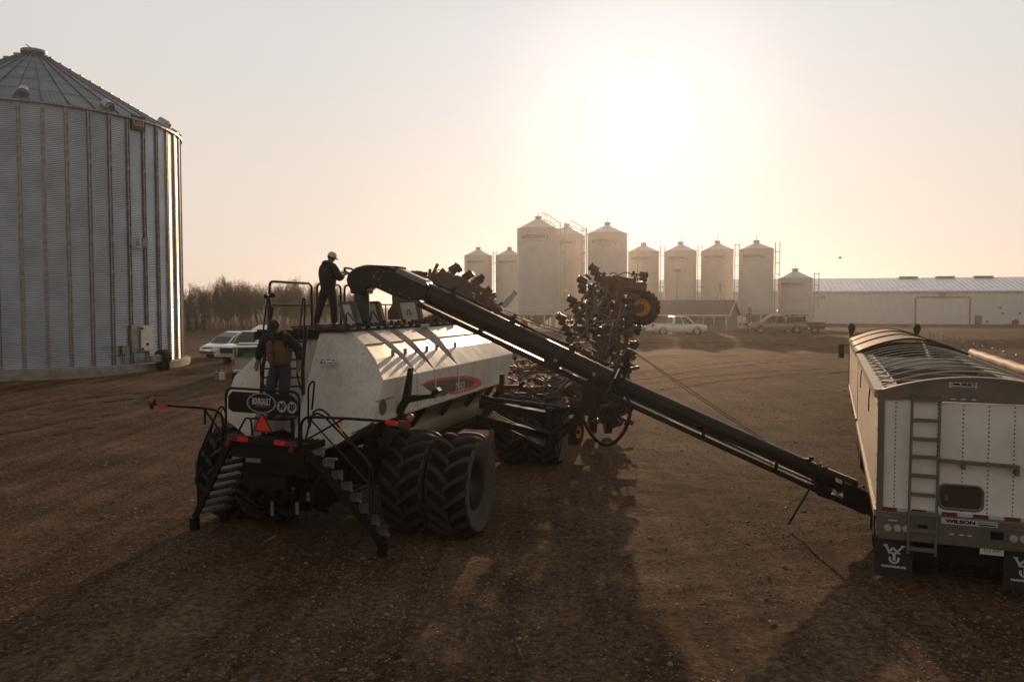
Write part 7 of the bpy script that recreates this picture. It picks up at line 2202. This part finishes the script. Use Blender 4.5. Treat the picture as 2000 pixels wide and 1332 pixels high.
# ------------------------------------------------------------------ loose stones and debris on the yard
M_STONEG = mat('gravel_stone', (.15, .115, .088), .75, var=.6, scale=.9)
M_STONED = mat('dark_stone', (.045, .033, .025), .7, var=.4, scale=.9)
M_STONEL = mat('pale_stone', (.17, .135, .1), .62, var=.4, scale=.9)
def gravel():
    rg = random.Random(77); vs, fs, mis = [], [], []
    base = [Vector(p) for p in ((1, 0, 0), (-1, 0, 0), (0, 1, 0), (0, -1, 0), (0, 0, 1))]
    tri = ((0, 2, 4), (2, 1, 4), (1, 3, 4), (3, 0, 4))
    n = 0
    while n < 70000:
        d = 5.5 + 42 * rg.random() ** 1.7
        x = rg.uniform(-.68, .68) * d + rg.uniform(-.5, .5)
        if noise.noise(Vector((x * .35, d * .35, 2))) + rg.uniform(-.5, .5) < -.1: continue
        s = .006 + .014 * rg.random() ** 2.5 + (.032 * rg.random() if rg.random() < .014 else 0)
        s *= 1 + d * .008
        z = hgt(x, d) + micro(x, d) - .004; a = rg.uniform(0, 6.28); ca_, sa_ = cos(a), sin(a)
        sx, sy, sz = s * rg.uniform(.8, 1.6), s * rg.uniform(.7, 1.2), s * rg.uniform(.5, 1.0)
        o = len(vs)
        if s > .016:
            m_ = 7; rr = [rg.uniform(.75, 1.15) for _ in range(m_)]
            for lv, (q, zz) in enumerate(((1, 0), (.82, .6))):
                for k in range(m_):
                    u = 2 * pi * k / m_; px_, py_ = sx * q * rr[k] * cos(u), sy * q * rr[k] * sin(u)
                    vs.append((x + px_ * ca_ - py_ * sa_, d + px_ * sa_ + py_ * ca_, z + zz * sz * rg.uniform(.8, 1.15)))
            vs.append((x, d, z + sz))
            for k in range(m_):
                l = (k + 1) % m_; fs += [(o + k, o + l, o + m_ + l, o + m_ + k), (o + m_ + k, o + m_ + l, o + 2 * m_)]
            mt = rg.choice((0, 0, 1, 0, 2)); mis += [mt] * (2 * m_); n += 1; continue
        mis += [rg.choice((0, 0, 1, 1, 2))] * 4
        for p in base:
            px_, py_, pz_ = p.x * sx + rg.uniform(-.3, .3) * s, p.y * sy + rg.uniform(-.3, .3) * s, p.z * sz
            vs.append((x + px_ * ca_ - py_ * sa_, d + px_ * sa_ + py_ * ca_, z + pz_))
        fs += [tuple(o + i for i in f) for f in tri]
        n += 1
    b = MB(); b.v, b.f = vs, fs
    b.mi = mis
    tag(b.build('gravel', [M_STONEG, M_STONED, M_STONEL]), kind='stuff')
    # a few pale straws and chips
    b = MB()
    for k in range(110):
        d = 6 + 30 * rg.random() ** 1.4; x = rg.uniform(-.66, .66) * d; a = rg.uniform(0, 3.14); l = rg.uniform(.02, .08); z = hgt(x, d) + micro(x, d) + .01
        b.bar((x, d, z), (x + l * cos(a), d + l * sin(a), z + rg.uniform(0, .03)), .012, .006)
    tag(b.build('straw_litter', mat('pale_straw', (.28, .21, .13), .7)), kind='stuff')
gravel()
def bird():
    p = at(1641, 504, 70)
    t = thing('bird', p, 'tiny dark bird flying in the sky above the long shed', 'bird')
    b = MB(); b.lathe([(0, -.14), (.03, -.1), (.045, 0), (.03, .09), (.012, .16), (0, .2)], 8, axis='x'); b.build('body', M_CAPD, t, smooth=60)
    for s in (-1, 1):
        g = MB(); g.add([(.06, 0, .02), (-.07, 0, .02), (-.05, s * .16, .1), (.05, s * .15, .1), (-.04, s * .32, .06)], [(0, 1, 2, 3), (3, 2, 4)]); w = g.build('wing', M_CAPD, t); sd = w.modifiers.new('t', 'SOLIDIFY'); sd.thickness = .01
bird()
# ------------------------------------------------------------------ haze (air between the camera and the far yard)
def haze():
    m = bpy.data.materials.new('haze_air'); m.use_nodes = True
    nt = m.node_tree; nt.nodes.clear()
    v = nt.nodes.new('ShaderNodeVolumePrincipled'); o = nt.nodes.new('ShaderNodeOutputMaterial')
    v.inputs['Color'].default_value = (.93, .92, .92, 1)
    v.inputs['Density'].default_value = HAZE_DENSITY
    v.inputs['Anisotropy'].default_value = .78
    nt.links.new(v.outputs[0], o.inputs['Volume'])
    b = MB(); b.box((0, 1950, 13), (3600, 4000, 30))
    tag(b.build('haze', m), kind='stuff')
HAZE_DENSITY = .00044
haze()
